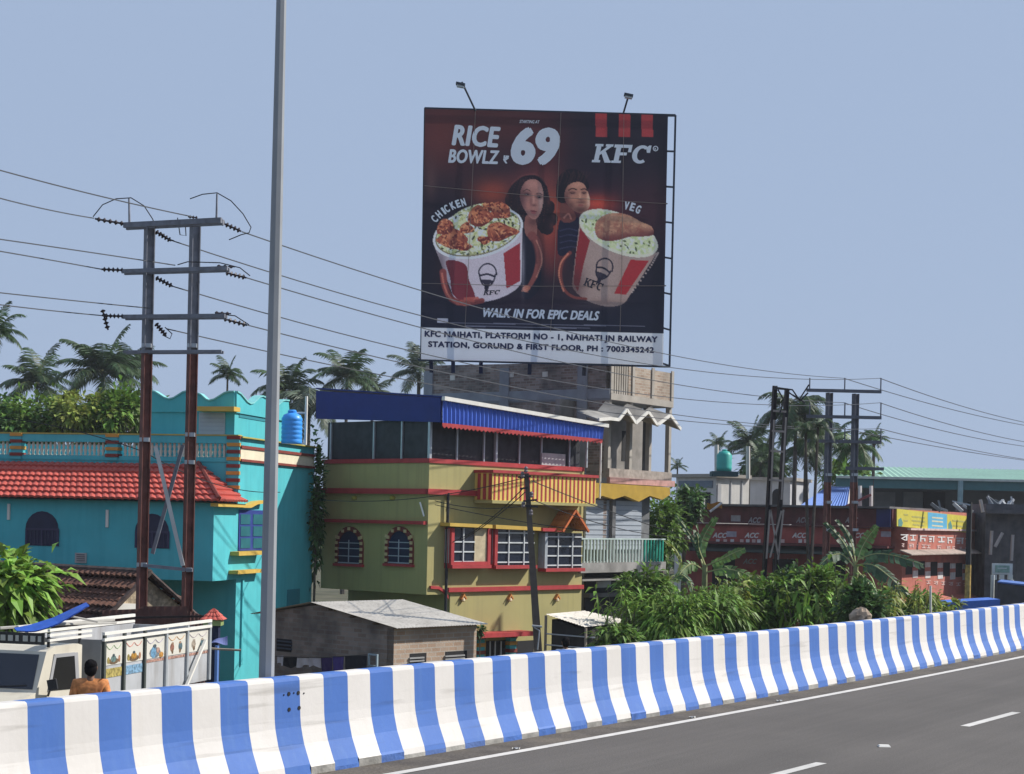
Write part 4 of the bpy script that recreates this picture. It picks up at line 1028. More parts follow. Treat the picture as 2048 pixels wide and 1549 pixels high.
# left tub
cx, cy = 956, 466
def arc(cx, cy, rx, ry, ang, a0, a1, n=18):
    t = math.radians(ang); return [(cx + rx * math.cos(a) * math.cos(t) - ry * math.sin(a) * math.sin(t), cy + rx * math.cos(a) * math.sin(t) + ry * math.sin(a) * math.cos(t)) for a in np.linspace(math.radians(a0), math.radians(a1), n)]
shape([(1045, 455)] + arc(974, 573, 71, 30, -13, 0, 180) + [(867, 488)], (184, 168, 174), 1, False)
shape([(893, 522), (930, 529), (938, 560), (950, 596), (925, 602), (905, 588), (900, 556)], (116, 40, 50))
shape([(1007, 507), (1040, 486), (1041, 562), (1013, 578)], (150, 42, 50), 1, False)
glow(880, 540, 14, 50, (40, 26, 34), .55); glow(1046, 530, 4, 50, (230, 214, 214), .4)
blend(ell(cx, cy, 92, 50, -14), (206, 190, 192)); blend(ell(cx, cy - 1, 87, 45.5, -14), (120, 108, 78))
rice = ell(cx, cy - 2, 85, 44, -14) | ell(962, 434, 62, 26, -12)
blend(rice, (196, 190, 142)); speck(rice, [(216, 212, 170), (170, 172, 104), (226, 222, 190), (150, 150, 96)], 420, 4.5); speck(rice, [(58, 66, 40), (40, 44, 34), (88, 94, 50)], 70, 3.6)
for x, y, a, c in ((957, 436, 26, 21), (1001, 423, 24, 18), (908, 480, 28, 19), (999, 464, 27, 18), (890, 455, 18, 15), (934, 458, 14, 11), (926, 494, 18, 10), (968, 480, 13, 9), (978, 414, 14, 10)):
    m = inside(smooth_poly([(x + a * (1 + .18 * rs.randn()) * math.cos(t), y + c * (1 + .18 * rs.randn()) * math.sin(t)) for t in np.linspace(0, 6.28, 9)[:-1]]))
    blend(m, (150, 70, 52)); fglow(m, x - a * .3, y - c * .45, a * .6, c * .5, (205, 128, 82), .7); fglow(m, x + a * .3, y + c * .6, a * .7, c * .5, (84, 34, 36), .8); speck(m, [(184, 98, 64), (116, 44, 42), (208, 132, 88), (96, 36, 38)], 46, 3.2)
stroke([(886, 545), (890, 572), (903, 598), (928, 607), (964, 602)], 8, (128, 56, 54), 1, 6); stroke([(884, 548), (890, 576), (904, 600), (930, 611)], 2.6, (206, 116, 92), .6)
for k in range(3): stroke([(930 - 8 * k, 598 + k * 5), (955 - 8 * k, 597 + k * 6)], 3.2, (172, 78, 66), .9)
# right tub
shape([(1314, 506)] + arc(1200, 580, 58, 30, 18, 0, 180) + [(1160, 440)], (152, 126, 116), 1, False)
shape([(1160, 456), (1180, 482), (1167, 530), (1156, 584), (1147, 566), (1152, 510)], (132, 36, 42), 1, False)
shape([(1261, 520), (1298, 522), (1252, 590), (1228, 588)], (158, 38, 44), 1, False)
glow(1150, 570, 20, 40, (66, 40, 44), .6); glow(1205, 605, 40, 10, (120, 92, 84), .5)
stroke([(1264, 585), (1300, 535), (1316, 506)], 2.2, (206, 180, 164), .7)
blend(ell(1237, 467, 84, 39, 23), (206, 188, 164)); r2 = ell(1237, 466, 79, 34, 23); blend(r2, (188, 194, 148))
speck(r2, [(206, 210, 172), (166, 176, 120), (214, 214, 184), (176, 186, 130)], 320, 4); speck(r2, [(52, 66, 40), (74, 86, 44)], 26, 3.4)
pt = inside(smooth_poly([(1192, 470), (1191, 448), (1206, 432), (1232, 426), (1258, 431), (1282, 444), (1302, 453), (1308, 466), (1298, 473), (1262, 474), (1230, 482), (1206, 481)]))
blend(pt, (160, 108, 84)); speck(pt, [(178, 126, 96), (146, 92, 74), (150, 88, 70)], 130, 4)
blend(np.exp(-((V - 478 + (U - 1240) * .12) / 12) ** 2) * pt, (104, 50, 52), .85); blend(np.exp(-((V - 436 - (U - 1240) * .25) / 8) ** 2) * pt, (192, 142, 108), .5)
stroke([(1140, 506), (1126, 522), (1121, 548), (1128, 578), (1146, 594), (1172, 598)], 4.2, (112, 52, 48), 1, 3); stroke([(1136, 508), (1122, 526), (1118, 552), (1127, 582)], 2.2, (214, 124, 92), .7)
# emblems: a plain dark rounded badge on each tub
for ex, ey, an, k in ((975, 549, 4, 1.), (1208, 537, 22, .95)):
    t = math.radians(an)
    def rp(x, y): return (ex + k * (x * math.cos(t) - y * math.sin(t)), ey + k * (x * math.sin(t) + y * math.cos(t)))
    ring = [rp(18 * math.cos(a) * (1 if math.sin(a) < 0 else .86), (21 if math.sin(a) < 0 else 24) * math.sin(a)) for a in np.linspace(0, 6.28, 14)]
    stroke(ring, 1.7, (36, 32, 48)); stroke([rp(-15, 4), rp(0, 0), rp(15, 4)], 2.2, (36, 32, 48)); shape([rp(-4, 22), rp(4, 22), rp(2.5, 34), rp(-2.5, 34)], (36, 32, 48)); shape([rp(-12, 12), rp(12, 12), rp(3, 22), rp(-3, 22)], (36, 32, 48), .9)
# three red bars and the pale address strip
for x0 in (1191, 1237.5, 1283): shape([(x0, 226), (x0 + 23, 227), (x0 + 23, 275), (x0, 274)], (150, 46, 50), 1, False)
yb = 656 + (U - 842) / (1330 - 842) * 12
IMG[V > yb] = (203, 208, 232)
for y0, xa, xb in ((645, 900, 1290), (651, 930, 1180)):
    m = (np.abs(V - (y0 + (U - 842) * .018)) < .8) & (U > xa) & (U < xb); blend(m, (150, 150, 166), .55)
shape([(875, 637), (896, 638), (896, 647), (875, 646)], (180, 178, 186), .8, False)
IMG *= (1 + .03 * rs.randn(len(U)))[:, None]
gy = IMG.mean(1, keepdims=True); IMG = IMG * .86 + gy * .14
lc = np.clip(lin(np.clip(IMG, 0, 255)) * GN, 0, .9)
# world position of the print
X3 = np.empty((len(U), 3))
xr = ((U - CX) * cr - (CY - V) * sr) / FPX; zr = ((U - CX) * sr + (CY - V) * cr) / FPX
X3[:, 0] = xr * YB; X3[:, 1] = YB + .02 * np.sin(gu.ravel() * 9) * np.sin(gv.ravel() * 7); X3[:, 2] = H + zr * YB
fa = []
idx = np.arange((NX + 1) * (NY + 1)).reshape(NY + 1, NX + 1)
fa = np.stack([idx[:-1, :-1], idx[:-1, 1:], idx[1:, 1:], idx[1:, :-1]], -1).reshape(-1, 4)
me = bpy.data.meshes.new('printed_banner'); me.from_pydata((X3 - np.array(cB)).tolist(), [], fa.tolist())
ca = me.color_attributes.new('print', 'FLOAT_COLOR', 'POINT')
ca.data.foreach_set('color', np.c_[lc, np.ones(len(lc))].astype(np.float32).ravel())
me.polygons.foreach_set('use_smooth', [True] * len(me.polygons))
pm = bpy.data.materials.new('flex_print'); pm.use_nodes = True; nt = pm.node_tree
vc = nt.nodes.new('ShaderNodeVertexColor'); vc.layer_name = 'print'; p = nt.nodes['Principled BSDF']
nt.links.new(vc.outputs[0], p.inputs[0]); p.inputs['Roughness'].default_value = .5; p.inputs['Specular IOR Level'].default_value = .25
tr_ = nt.nodes.new('ShaderNodeBsdfTranslucent'); nt.links.new(vc.outputs[0], tr_.inputs[0]); ms = nt.nodes.new('ShaderNodeMixShader'); ms.inputs[0].default_value = .35
nt.links.new(p.outputs[0], ms.inputs[1]); nt.links.new(tr_.outputs[0], ms.inputs[2]); nt.links.new(ms.outputs[0], nt.nodes['Material Output'].inputs[0])
me.materials.append(pm)
pb_ = bpy.data.objects.new('printed_banner', me); COL.objects.link(pb_); pb_.parent = hb; ORG[pb_.name] = Vector(cB)
# ------------------------------------------------------------------ lettering
FONT = bpy.data.fonts.load('<builtin>')     # the font compiled into Blender
def glyphs(s, shear=0., sp=1.):
    c = bpy.data.curves.new('t', 'FONT'); c.font = FONT; c.body = s; c.size = 1; c.shear = shear; c.space_character = sp; c.resolution_u = 4
    o = bpy.data.objects.new('t', c); COL.objects.link(o); bpy.context.view_layer.update()
    m = bpy.data.meshes.new_from_object(o.evaluated_get(bpy.context.evaluated_depsgraph_get()))
    v = np.array([q.co[:] for q in m.vertices]); f = [tuple(p.vertices) for p in m.polygons]
    bpy.data.objects.remove(o); bpy.data.curves.remove(c); bpy.data.meshes.remove(m)
    return v, f
def letter(mb, s, F, bl, br, tl, off, bold=.02, shear=0., sp=1., wide=1.):
    """text laid between three picture points on a facade (baseline left, baseline right, cap top left), inked thicker by bold"""
    v, f = glyphs(s, shear, sp)
    x0, x1 = v[:, 0].min() - bold * wide, v[:, 0].max() + bold * wide
    A, B, T = [np.array(F.P(*F.uv(*p, off), off)) for p in (bl, br, tl)]; n = np.array(F.n.to_3d()) * .0004
    sh = [(0, 0)] + [(math.cos(math.pi * k / 4), math.sin(math.pi * k / 4)) for k in range(8)]
    if bold > .05: sh += [(.5 * a, .5 * c) for a, c in sh[1:]]
    for i, (dx, dy) in enumerate(sh):
        X = (v[:, 0] + dx * bold * wide - x0) / (x1 - x0); Yq = (v[:, 1] + bold + dy * bold) / (.727 + 2 * bold)
        mb.add([A + (B - A) * a + (T - A) * c + n * i for a, c in zip(X, Yq)], f)
def parr_poly(mb, F, bl, br, tl, off, pts):
    A, B, T = [F.P(*F.uv(*p, off), off) for p in (bl, br, tl)]
    mb.add([A + (B - A) * x + (T - A) * y for x, y in pts], [tuple(range(len(pts)))])
pw = mat('print_white', (.88, .88, .90), .5, .03); pn = mat('print_navy', (.022, .03, .09), .5, .05)
def bill(nm, s, bl, br, tl, m=pw, **k):
    b = MB(); letter(b, s, BF, bl, br, tl, .035, **k); b.build(nm, m, hb)
bill('lettering', 'RICE', (903, 291), (1001, 296), (903.5, 247), bold=.032, wide=1.6, shear=.2, sp=1.06)
bill('lettering', 'BOWLZ', (896, 326), (999, 329), (896.3, 297), bold=.03, wide=1.6, shear=.2, sp=1.06)
bill('lettering', '69', (1021, 329), (1120, 331.5), (1022, 250), bold=.05, wide=1.3, shear=.1, sp=1.04)
bill('lettering', '\u20b9', (1006, 327), (1018, 328), (1006.5, 311), bold=.04, shear=.1)
bill('lettering', 'STARTING AT', (1039, 246.5), (1079, 247.5), (1039.2, 240), bold=.02, shear=.2)
bill('lettering', 'WALK IN FOR EPIC DEALS', (965, 634.5), (1198, 641.5), (966.5, 615), bold=.034, wide=1.6, shear=.22, sp=1.06)
bill('address_lettering', 'KFC NAIHATI, PLATFORM NO - 1, NAIHATI JN RAILWAY', (849, 674), (1315, 685.5), (849.3, 661), pn, bold=.05, sp=1.08)
bill('address_lettering', 'STATION, GORUND & FIRST FLOOR, PH : 7003345242', (856, 694.5), (1308, 706.5), (856.3, 682), pn, bold=.05, sp=1.08)
def arcword(s, pts, h, m=pw):
    for ch, (u, v, ang) in zip(s, pts):
        t = rad(ang); dx, dy = math.cos(t), math.sin(t); w_ = h * (.28 if ch == 'I' else .52)
        bl = (u, v); b = MB(); letter(b, ch, BF, bl, (u + w_ * dx, v + w_ * dy), (u + h * dy, v - h * dx), .035, bold=.04, wide=1.6); b.build('lettering', m, hb)
arcword('CHICKEN', [(872, 447, -48), (880, 438, -42), (890, 430, -36), (894, 427, -32), (905, 421, -27), (915, 417, -22), (925, 414, -18)], 17)
arcword('VEG', [(1247, 419, 12), (1258, 421, 18), (1269, 425, 24)], 18)
SLAB = {'K': [[(.1, 0), (.36, 0), (.36, 1), (.1, 1)], [(0, 0), (.46, 0), (.46, .13), (0, .13)], [(0, .87), (.46, .87), (.46, 1), (0, 1)],
              [(.36, .40), (.52, .52), (.98, .9), (.72, .9), (.36, .58)], [(.60, .87), (1.02, .87), (1.02, 1), (.60, 1)], [(.44, .5), (.72, 0), (1.06, 0), (1.06, .1), (.98, .13), (.66, .62)]],
        'F': [[(.12, 0), (.4, 0), (.4, 1), (.12, 1)], [(0, 0), (.54, 0), (.54, .13), (0, .13)], [(0, .83), (1, .83), (1, 1), (0, 1)], [(.82, .6), (1, .6), (1, .83), (.82, .83)], [(.4, .42), (.78, .42), (.78, .58), (.4, .58)]]}
t_ = [math.radians(a) for a in range(52, 311, 15)]
SLAB['C'] = [[(.5 + .5 * math.cos(a), .5 + .5 * math.sin(a)) for a in t_] + [(.52 + .24 * math.cos(a), .5 + .33 * math.sin(a)) for a in t_[::-1]], [(.8, .6), (.98, .6), (.98, 1), (.86, 1), (.7, .86)]]
def slab(word, bl, br, tl, m, nm, sh=.2):
    n = len(word); w_ = 1 / n
    b = MB()
    for i, ch in enumerate(word):
        for pl in SLAB[ch]:
            parr_poly(b, BF, bl, br, tl, .036 + .0015 * random.random(), [((i + .02 + x * .92 + sh * (y - .5) * .9) * w_, y) for x, y in pl])
    return b.build(nm, m, hb)
slab('KFC', (1186, 325), (1302, 328.5), (1186.8, 288), pw, 'logo_lettering')
b = MB(); c = BF.uv(1311, 298); b.prism(BF, [(c[0] + .1 * math.cos(a) * r_, c[1] + .1 * math.sin(a) * r_) for r_, s_ in ((1, 1), (.68, -1)) for a in [s_ * 6.28 * k / 16 for k in range(17)]], .034, .036)
letter(b, 'R', BF, (1309, 300.5), (1313, 300.6), (1309, 296), .037, bold=.02); b.build('registered_mark', pw, hb)
dk = mat('print_dark', (.03, .027, .045), .5)
slab('KFC', (967, 591), (1000, 589), (967.2, 582), dk, 'tub_lettering', .2)
slab('KFC', (1167, 571), (1204, 584), (1171, 555), dk, 'tub_lettering', .2)
# seams and back frame
seam = mat('banner_seam', (.30, .23, .19), .7)
for ps in (((951, 221), (940, 470), (930, 656)), ((1122, 226), (1108, 560), (1101, 664)), ((1248, 229), (1243, 560), (1240, 664)), ((849, 372), (1080, 393), (1335, 408)), ((845, 567), (1080, 573), (1332, 572))):
    b = MB(); b.tube([BF.P(*BF.uv(u, v, .03), .03) for u, v in ps], .011, 4); b.build('seam_line', seam, hb)
fr = mat('frame_steel', (.03, .04, .06), .6)
def BP(u, v, o): return BF.P(*BF.uv(u, v, o), o)
for p, q_ in (((849, 217), (1351, 231)), ((1351, 231), (1339, 734)), ((1339, 734), (836, 720)), ((850, 217), (842, 720))):
    b = MB(); b.bar(BP(*p, -.12), BP(*q_, -.12), .07); b.build('frame_bar', fr, hb)
for k in range(8):
    t = k / 7; b = MB(); b.bar(BP(1330 - 6 * t, 232 + 495 * t, -.1), BP(1351 - 12 * t, 232 + 500 * t, -.1), .06); b.build('frame_rung', fr, hb)
for (u0, v0), (u1, v1) in (((951, 221), (929, 722)), ((1122, 226), (1100, 726)), ((1248, 229), (1238, 730))):
    b = MB(); b.bar(BP(u0, v0, -.14), BP(u1, v1, -.14), .05); b.build('frame_upright', fr, hb)
for (u0, v0), (u1, v1) in (((849, 372), (1335, 408)), ((845, 567), (1332, 572))):
    b = MB(); b.bar(BP(u0, v0, -.2), BP(u1, v1, -.2), .04); b.build('frame_crossbar', fr, hb)
zr_ = z_(724)
for u in (862, 906, 962, 1060, 1170, 1283, 1291):
    b = MB(); p = BP(u, 712, -.25); b.bar(p, (p.x, p.y + .6, zr_ - (.6 if u < 1200 else .05)), .14 if u < 1200 else .1); b.build('roof_support', fr, hb)
b = MB(); b.bar(BP(842, 716, -.3), BP(1225, 726, -.3), .12); b.build('base_beam', fr, hb)
for (u0, v0), (u1, v1), s_ in (((951, 222), (924, 165), -1), ((1247, 226), (1257, 192), 1)):
    b = MB(); p0 = BP(u0, v0, .0); p1 = BP(u1, v1, 1.2); b.tube([p0, p1], .035, 6); ar = b.build('lamp_arm', fr, hb)
    b = MB(); q_ = BP(u1 - 3 * (1 if s_ < 0 else 0), v1 + (7 if s_ < 0 else 2), 1.25)
    b.bar(q_ + Vector((-.16, 0, .08)), q_ + Vector((.16, 0, .02)), .26, .08); b.build('floodlight', fr, ar)
    b = MB(); b.bar(q_ + Vector((-.13, .03, .0)), q_ + Vector((.13, .03, -.04)), .2, .06); b.build('reflector', mat('lamp_glass', (.6, .65, .7), .2), ar)

# ================================================================== pickup truck
A0 = at(205, 1272, 30.3)
FS = Face((A0.x, A0.y), (.25, .968), (.968, -.25))
W_ = 1.72; zgt = gz(30)
tk = root('pickup_truck', FS.P(.6, zgt, -W_ / 2), 'cream white pickup truck with tall grey cargo sides carrying small painted pictures', 'truck')
cab_p = mat('cream_cab_paint', (.58, .54, .45), .45, .08, 2, streak=.35, scol=(.38, .33, .26), dirt=.3, dcol=(.42, .37, .29), spec=.5)
cargo = mat('grey_cargo_paint', (.41, .42, .44), .6, .1, 2, streak=.6, scol=(.2, .18, .16), dirt=.35, dcol=(.22, .2, .18))
S = lambda u, v: FS.uv(u, v)
s72, z72 = S(72, 1386); s92, z92 = S(93, 1304); s165, _ = S(163, 1350); zrf = S(130, 1291)[1]; zfl = zgt + .45
def xprism(pts, o0, o1): return MB().prism(FS, pts, o0, o1)
xprism([(s165, zfl), (s165, zrf - .03), (s165 - .15, zrf), (s92 + .25, zrf), (s92, z92), (s72, z72), (s72 - .75, z72 - .12), (s72 - .95, z72 - .3), (s72 - .98, zfl)], -W_, 0).build('cab', cab_p, tk)
dv = Vector((-FS.d.x, -FS.d.y, .35)).normalized()
def wsp(t, o): return FS.P(s92 + (s72 - s92) * t, z92 + (z72 - z92) * t, o)
b = MB(); ps = [wsp(.08, -W_ + .12), wsp(.08, -.12), wsp(.93, -.08), wsp(.93, -W_ + .08)]; b.hexa(ps + [p + dv * .012 for p in ps]); b.build('windscreen', glass, tk)
b = MB()
for o0, o1, t in ((-.7, -.2, .9), (-1.45, -.95, .9)): b.bar(wsp(t, o0) + dv * .025, wsp(t - .06, o1) + dv * .025, .015)
b.build('wipers', black_metal, tk)
b = MB(); b.pprism(FS, [(101, 1382), (113, 1316), (149, 1312), (153, 1377)], -.05, .012); dw = b.build('side_window', mat('black_glass', (.008, .008, .01), .1, spec=.6), tk)
b = MB(); b.pprism(FS, [(96, 1384), (109, 1310), (113, 1316), (101, 1382)], .0, .016); b.pprism(FS, [(109, 1309), (150, 1305), (149, 1312), (113, 1316)], 0, .016); b.pprism(FS, [(149, 1306), (156, 1305), (160, 1379), (153, 1377)], 0, .016); b.build('window_frame', mat('grey_rubber', (.30, .30, .31), .6), dw)
b = MB(); q_ = FS.P(*FS.uv(103, 1370, .2), .2); b.bar(q_ + Vector((-.06, 0, -.01)), q_ + Vector((.09, 0, .02)), .06, .17); b.tube([q_, FS.P(*FS.uv(96, 1392, .02), .02)], .02, 5); b.build('wing_mirror', black_metal, tk)
b = MB(); b.box(FS, s72 - 1.02, s72 - .985, zfl + .1, zfl + .45, -W_ + .1, -.1); b.build('grille', black_metal, tk)
for o in (-.25, -W_ + .25): b = MB(); c = FS.P(s72 - .99, zfl + .5, o); b.tube([c, c - FS.d.to_3d() * .03], .09, 12); b.build('headlight', mat('lamp_lens', (.6, .62, .65), .15), tk)
# roof rack with slats
zk0, zk1 = zrf + .03, S(130, 1268)[1]
b = MB()
for o in (-W_ + .05, -.05):
    for s_ in (s92 + .15, s165): b.box(FS, s_ - .02, s_ + .02, zrf - .01, zk1 + .05, o - .02, o + .02)
b.build('rack_posts', black_metal, tk)
for k in range(3): b = MB(); z = zk0 + .06 + .085 * k; b.box(FS, s92 + .1, s165 + .35, z, z + .04, -.045, .0); b.build('rack_slat', white, tk)
b = MB(); z0, z1 = zk0 + .01, zk1 + .04; b.box(FS, s92 - .0, s92 + .03, z0, z1, -W_, -.05); bd = b.build('rack_board', mat('board_black', (.03, .03, .03), .6, .3), tk)
for k in range(11): b = MB(); b.box(FS, s92 - .012, s92 - .001, z0 + .05, z1 - .05, -.16 - .14 * k, -.07 - .14 * k if k % 3 else -.1 - .14 * k); b.build('board_mark', mat('pale_marks', (.42, .42, .38)), bd)
# cargo body
zT_ = S(205, 1269)[1]; sB = FS.s_(418, 1300); zc0 = zgt + .75
b = MB(); b.box(FS, 0, sB, zc0, zT_ - .1, -.05, 0); b.box(FS, 0, sB, zc0, zT_ - .1, -W_, -W_ + .05); b.box(FS, .001, sB, zc0 - .06, zc0 - .001, -W_, 0); b.box(FS, sB - .05, sB - .001, zc0, zT_ - .12, -W_ + .051, -.051); b.build('cargo_sides', cargo, tk)
b = MB(); b.box(FS, -.04, .0, zc0 + .3, zT_ - .1, -W_ + .051, -.001); b.build('headboard', mat('dull_grey_sheet', (.24, .24, .235), .7, .15, 3), tk)
for k in range(2): b = MB(); b.bar(FS.P(-.02, zT_ + .01 - .11 * k, .03), FS.P(sB, zT_ + .01 - .11 * k, .03), .055); b.build('top_rail', white, tk)
b = MB(); b.bar(FS.P(-.02, zT_ + .06, -W_ + .03), FS.P(sB, zT_ + .06, -W_ + .03), .06); b.bar(FS.P(-.02, zT_ - .06, -W_ + .03), FS.P(sB, zT_ - .06, -W_ + .03), .05); b.build('far_rail', white, tk)
us = (205, 246, 287, 330, 372, 415)
pz1, pz0 = S(205, 1289)[1], S(205, 1333)[1]
for i, u in enumerate(us):
    b = MB(); a = max(.03, FS.s_(u, 1300)) if i < 5 else sB - .03
    b.box(FS, a - .035, a + .035, zc0 - .05, zT_ - .02, .001, .05); b.build('side_post', galv if i > 2 else mat('dark_green_post', (.06, .07, .065)), tk)
pp_ = mat('painted_white_panel', (.58, .56, .50), .6, .06, 4)
cols = [(.10, .16, .15), (.35, .18, .03), (.12, .25, .38), (.22, .10, .07), (.3, .25, .2)]
for i in range(5):
    a0 = max(.03, FS.s_(us[i], 1300)) + .05; a1 = (FS.s_(us[i + 1], 1300) if i < 4 else sB - .03) - .05
    b = MB(); b.box(FS, a0, a1, pz0, pz1, .001, .012); pn_ = b.build('painted_panel', pp_, tk)
    c = (a0 + a1) / 2; w_ = (a1 - a0); h_ = pz1 - pz0
    def blob(x, z, rx, rz, col, o, n=10):
        bb = MB(); bb.prism(FS, [(c + w_ * (x + rx * math.cos(6.283 * q / n)), pz0 + h_ * (z + rz * math.sin(6.283 * q / n))) for q in range(n)], .0121, o); bb.build('painted_figure', mat('picture_%d_%d' % (i, int(col[0] * 999)), col, .7, .5, 20), pn_)
    k0 = cols[i]; skn = (.30, .19, .13); brn = (.14, .09, .05)
    if i < 2:
        blob(0, .16, .3, .15, brn, .0135); blob(0, .27, .16, .16, k0, .015); blob(0, .43, .07, .07, (.05, .07, .08), .0165); blob(-.3, .22, .07, .16, (.25, .2, .06), .0165); blob(.33, .24, .06, .17, (.34, .17, .1), .0165)
    elif i == 2:
        blob(0, .26, .3, .26, (.14, .16, .18), .0135); blob(-.08, .28, .14, .28, k0, .015); blob(.16, .36, .09, .14, (.32, .2, .16), .0165); blob(-.02, .58, .09, .09, (.06, .08, .1), .0165); blob(.33, .12, .12, .14, (.4, .2, .05), .0165)
    else:
        for sg_ in (-1, 1): blob(.22 * sg_, .38, .11, .22, k0 if sg_ < 0 else (.07, .12, .14), .0135); blob(.2 * sg_, .18, .05, .12, brn, .015); blob(.2 * sg_, .58, .06, .06, skn, .0165)
    b = MB()
    for sgn in (-1, 1): b.tube([FS.P(c + sgn * w_ * t, pz1 - h_ * (.08 + .2 * math.sin(3.1 * t / .42)), .014) for t in (.02, .12, .22, .32, .42)], .008, 4)
    b.build('painted_garland', mat('garland_%d' % i, ((.3, .4, .25), (.55, .22, .18), (.35, .32, .4), (.5, .3, .15), (.4, .35, .38))[i], .8), pn_)
    b = MB(); b.box(FS, a0, a1, pz0 - .22, pz0 - .06, .001, .01) if i < 2 else b.box(FS, a0, a1, pz0 - .07, pz0 - .02, .001, .008)
    b.build('painted_band', mat('band_%d' % min(i, 2), ((.32, .26, .08), (.16, .28, .4), (.35, .2, .16))[min(i, 2)], .7, .6, 18), pn_)
b = MB(); b.bar(FS.P(*FS.uv(411, 1281, .1), .1), FS.P(*FS.uv(373, 1372, .1), .1), .05); b.build('stay_bar', white, tk)
for s_ in (s72 - .3, sB - .8):
    for o in (-.11, -W_ + .11):
        c = FS.P(s_, zgt + .34, o); n3 = FS.n.to_3d() * .1
        b = MB(); b.tube([c - n3, c + n3], .34, 20); wl = b.build('wheel', mat('tyre_rubber', (.02, .02, .02), .85), tk)
        b = MB(); b.tube([c - n3 * 1.05, c + n3 * 1.05], .19, 14); b.build('rim', galv, wl)
b = MB(); b.box(FS, s72 - .7, sB - .2, zgt + .4, zgt + .6, -W_ + .35, -.35); b.build('chassis', black_metal, tk)
# load of poles and a blue tarpaulin stretched over it
b = MB()
tp_ = [at(28, 1256, 30.6), at(60, 1250, 30.8), at(105, 1236, 31.2), at(150, 1215, 31.6), at(172, 1205, 31.8)]
def fn(u, v):
    x = u * (len(tp_) - 1); k = min(int(x), len(tp_) - 2); p = tp_[k].lerp(tp_[k + 1], x - k)
    return p + Vector((.25 * v, -.5 * v, -.07 * v - .02 * math.sin(u * 7) * v)) * (.5 + .5 * math.sin(math.pi * min(1, u * 1.1)))
b.grid(fn, 16, 5); b.grid(lambda u, v: fn(u, v) - Vector((0, -.015, .02)), 16, 5)
tag(b.build('blue_tarpaulin', mat('tarp_blue', (.025, .10, .48), .45, .15, 5, transl=.1)), 'bright blue tarpaulin strip stretched above the truck cab', 'tarpaulin')
b = MB(); b.tube([at(0, 1257, 30.6), at(100, 1250, 31.2), at(228, 1240, 33)], .03, 5); b.tube([at(120, 1249, 31.4), at(232, 1246, 32.8)], .025, 5); b.tube([at(126, 1230, 31.5), at(195, 1244, 31.9)], .02, 5)
b.build('load_pole', mat('pale_bamboo', (.42, .40, .36), .7), tk)

# ================================================================== people
def skin(name, bones, m, parent, sub=2):
    """bones: {joint: (co, radius, parent joint)}; one continuous skinned surface"""
    bm = bmesh.new(); lay = bm.verts.layers.skin.verify(); vs = {}; org = ORG[parent.name]
    for j, (co, r_, p) in bones.items():
        v = bm.verts.new(Vector(co) - org); r2 = r_ if isinstance(r_, tuple) else (r_, r_); v[lay].radius = r2; v[lay].use_root = p is None; vs[j] = v
        if p is not None: bm.edges.new((vs[p], v))
    me = bpy.data.meshes.new(name); bm.to_mesh(me); bm.free()
    o = bpy.data.objects.new(name, me); COL.objects.link(o)
    md = o.modifiers.new('skin', 'SKIN'); md.use_smooth_shade = True
    ms_ = o.modifiers.new('sub', 'SUBSURF'); ms_.levels = sub; ms_.render_levels = sub
    bpy.context.view_layer.update()
    m2 = bpy.data.meshes.new_from_object(o.evaluated_get(bpy.context.evaluated_depsgraph_get()))
    m2.name = name; m2.materials.clear(); m2.materials.append(m); m2.polygons.foreach_set('use_smooth', [True] * len(m2.polygons))
    bpy.data.objects.remove(o)
    o = bpy.data.objects.new(name, m2); COL.objects.link(o); o.parent = parent; ORG[o.name] = org
    return o
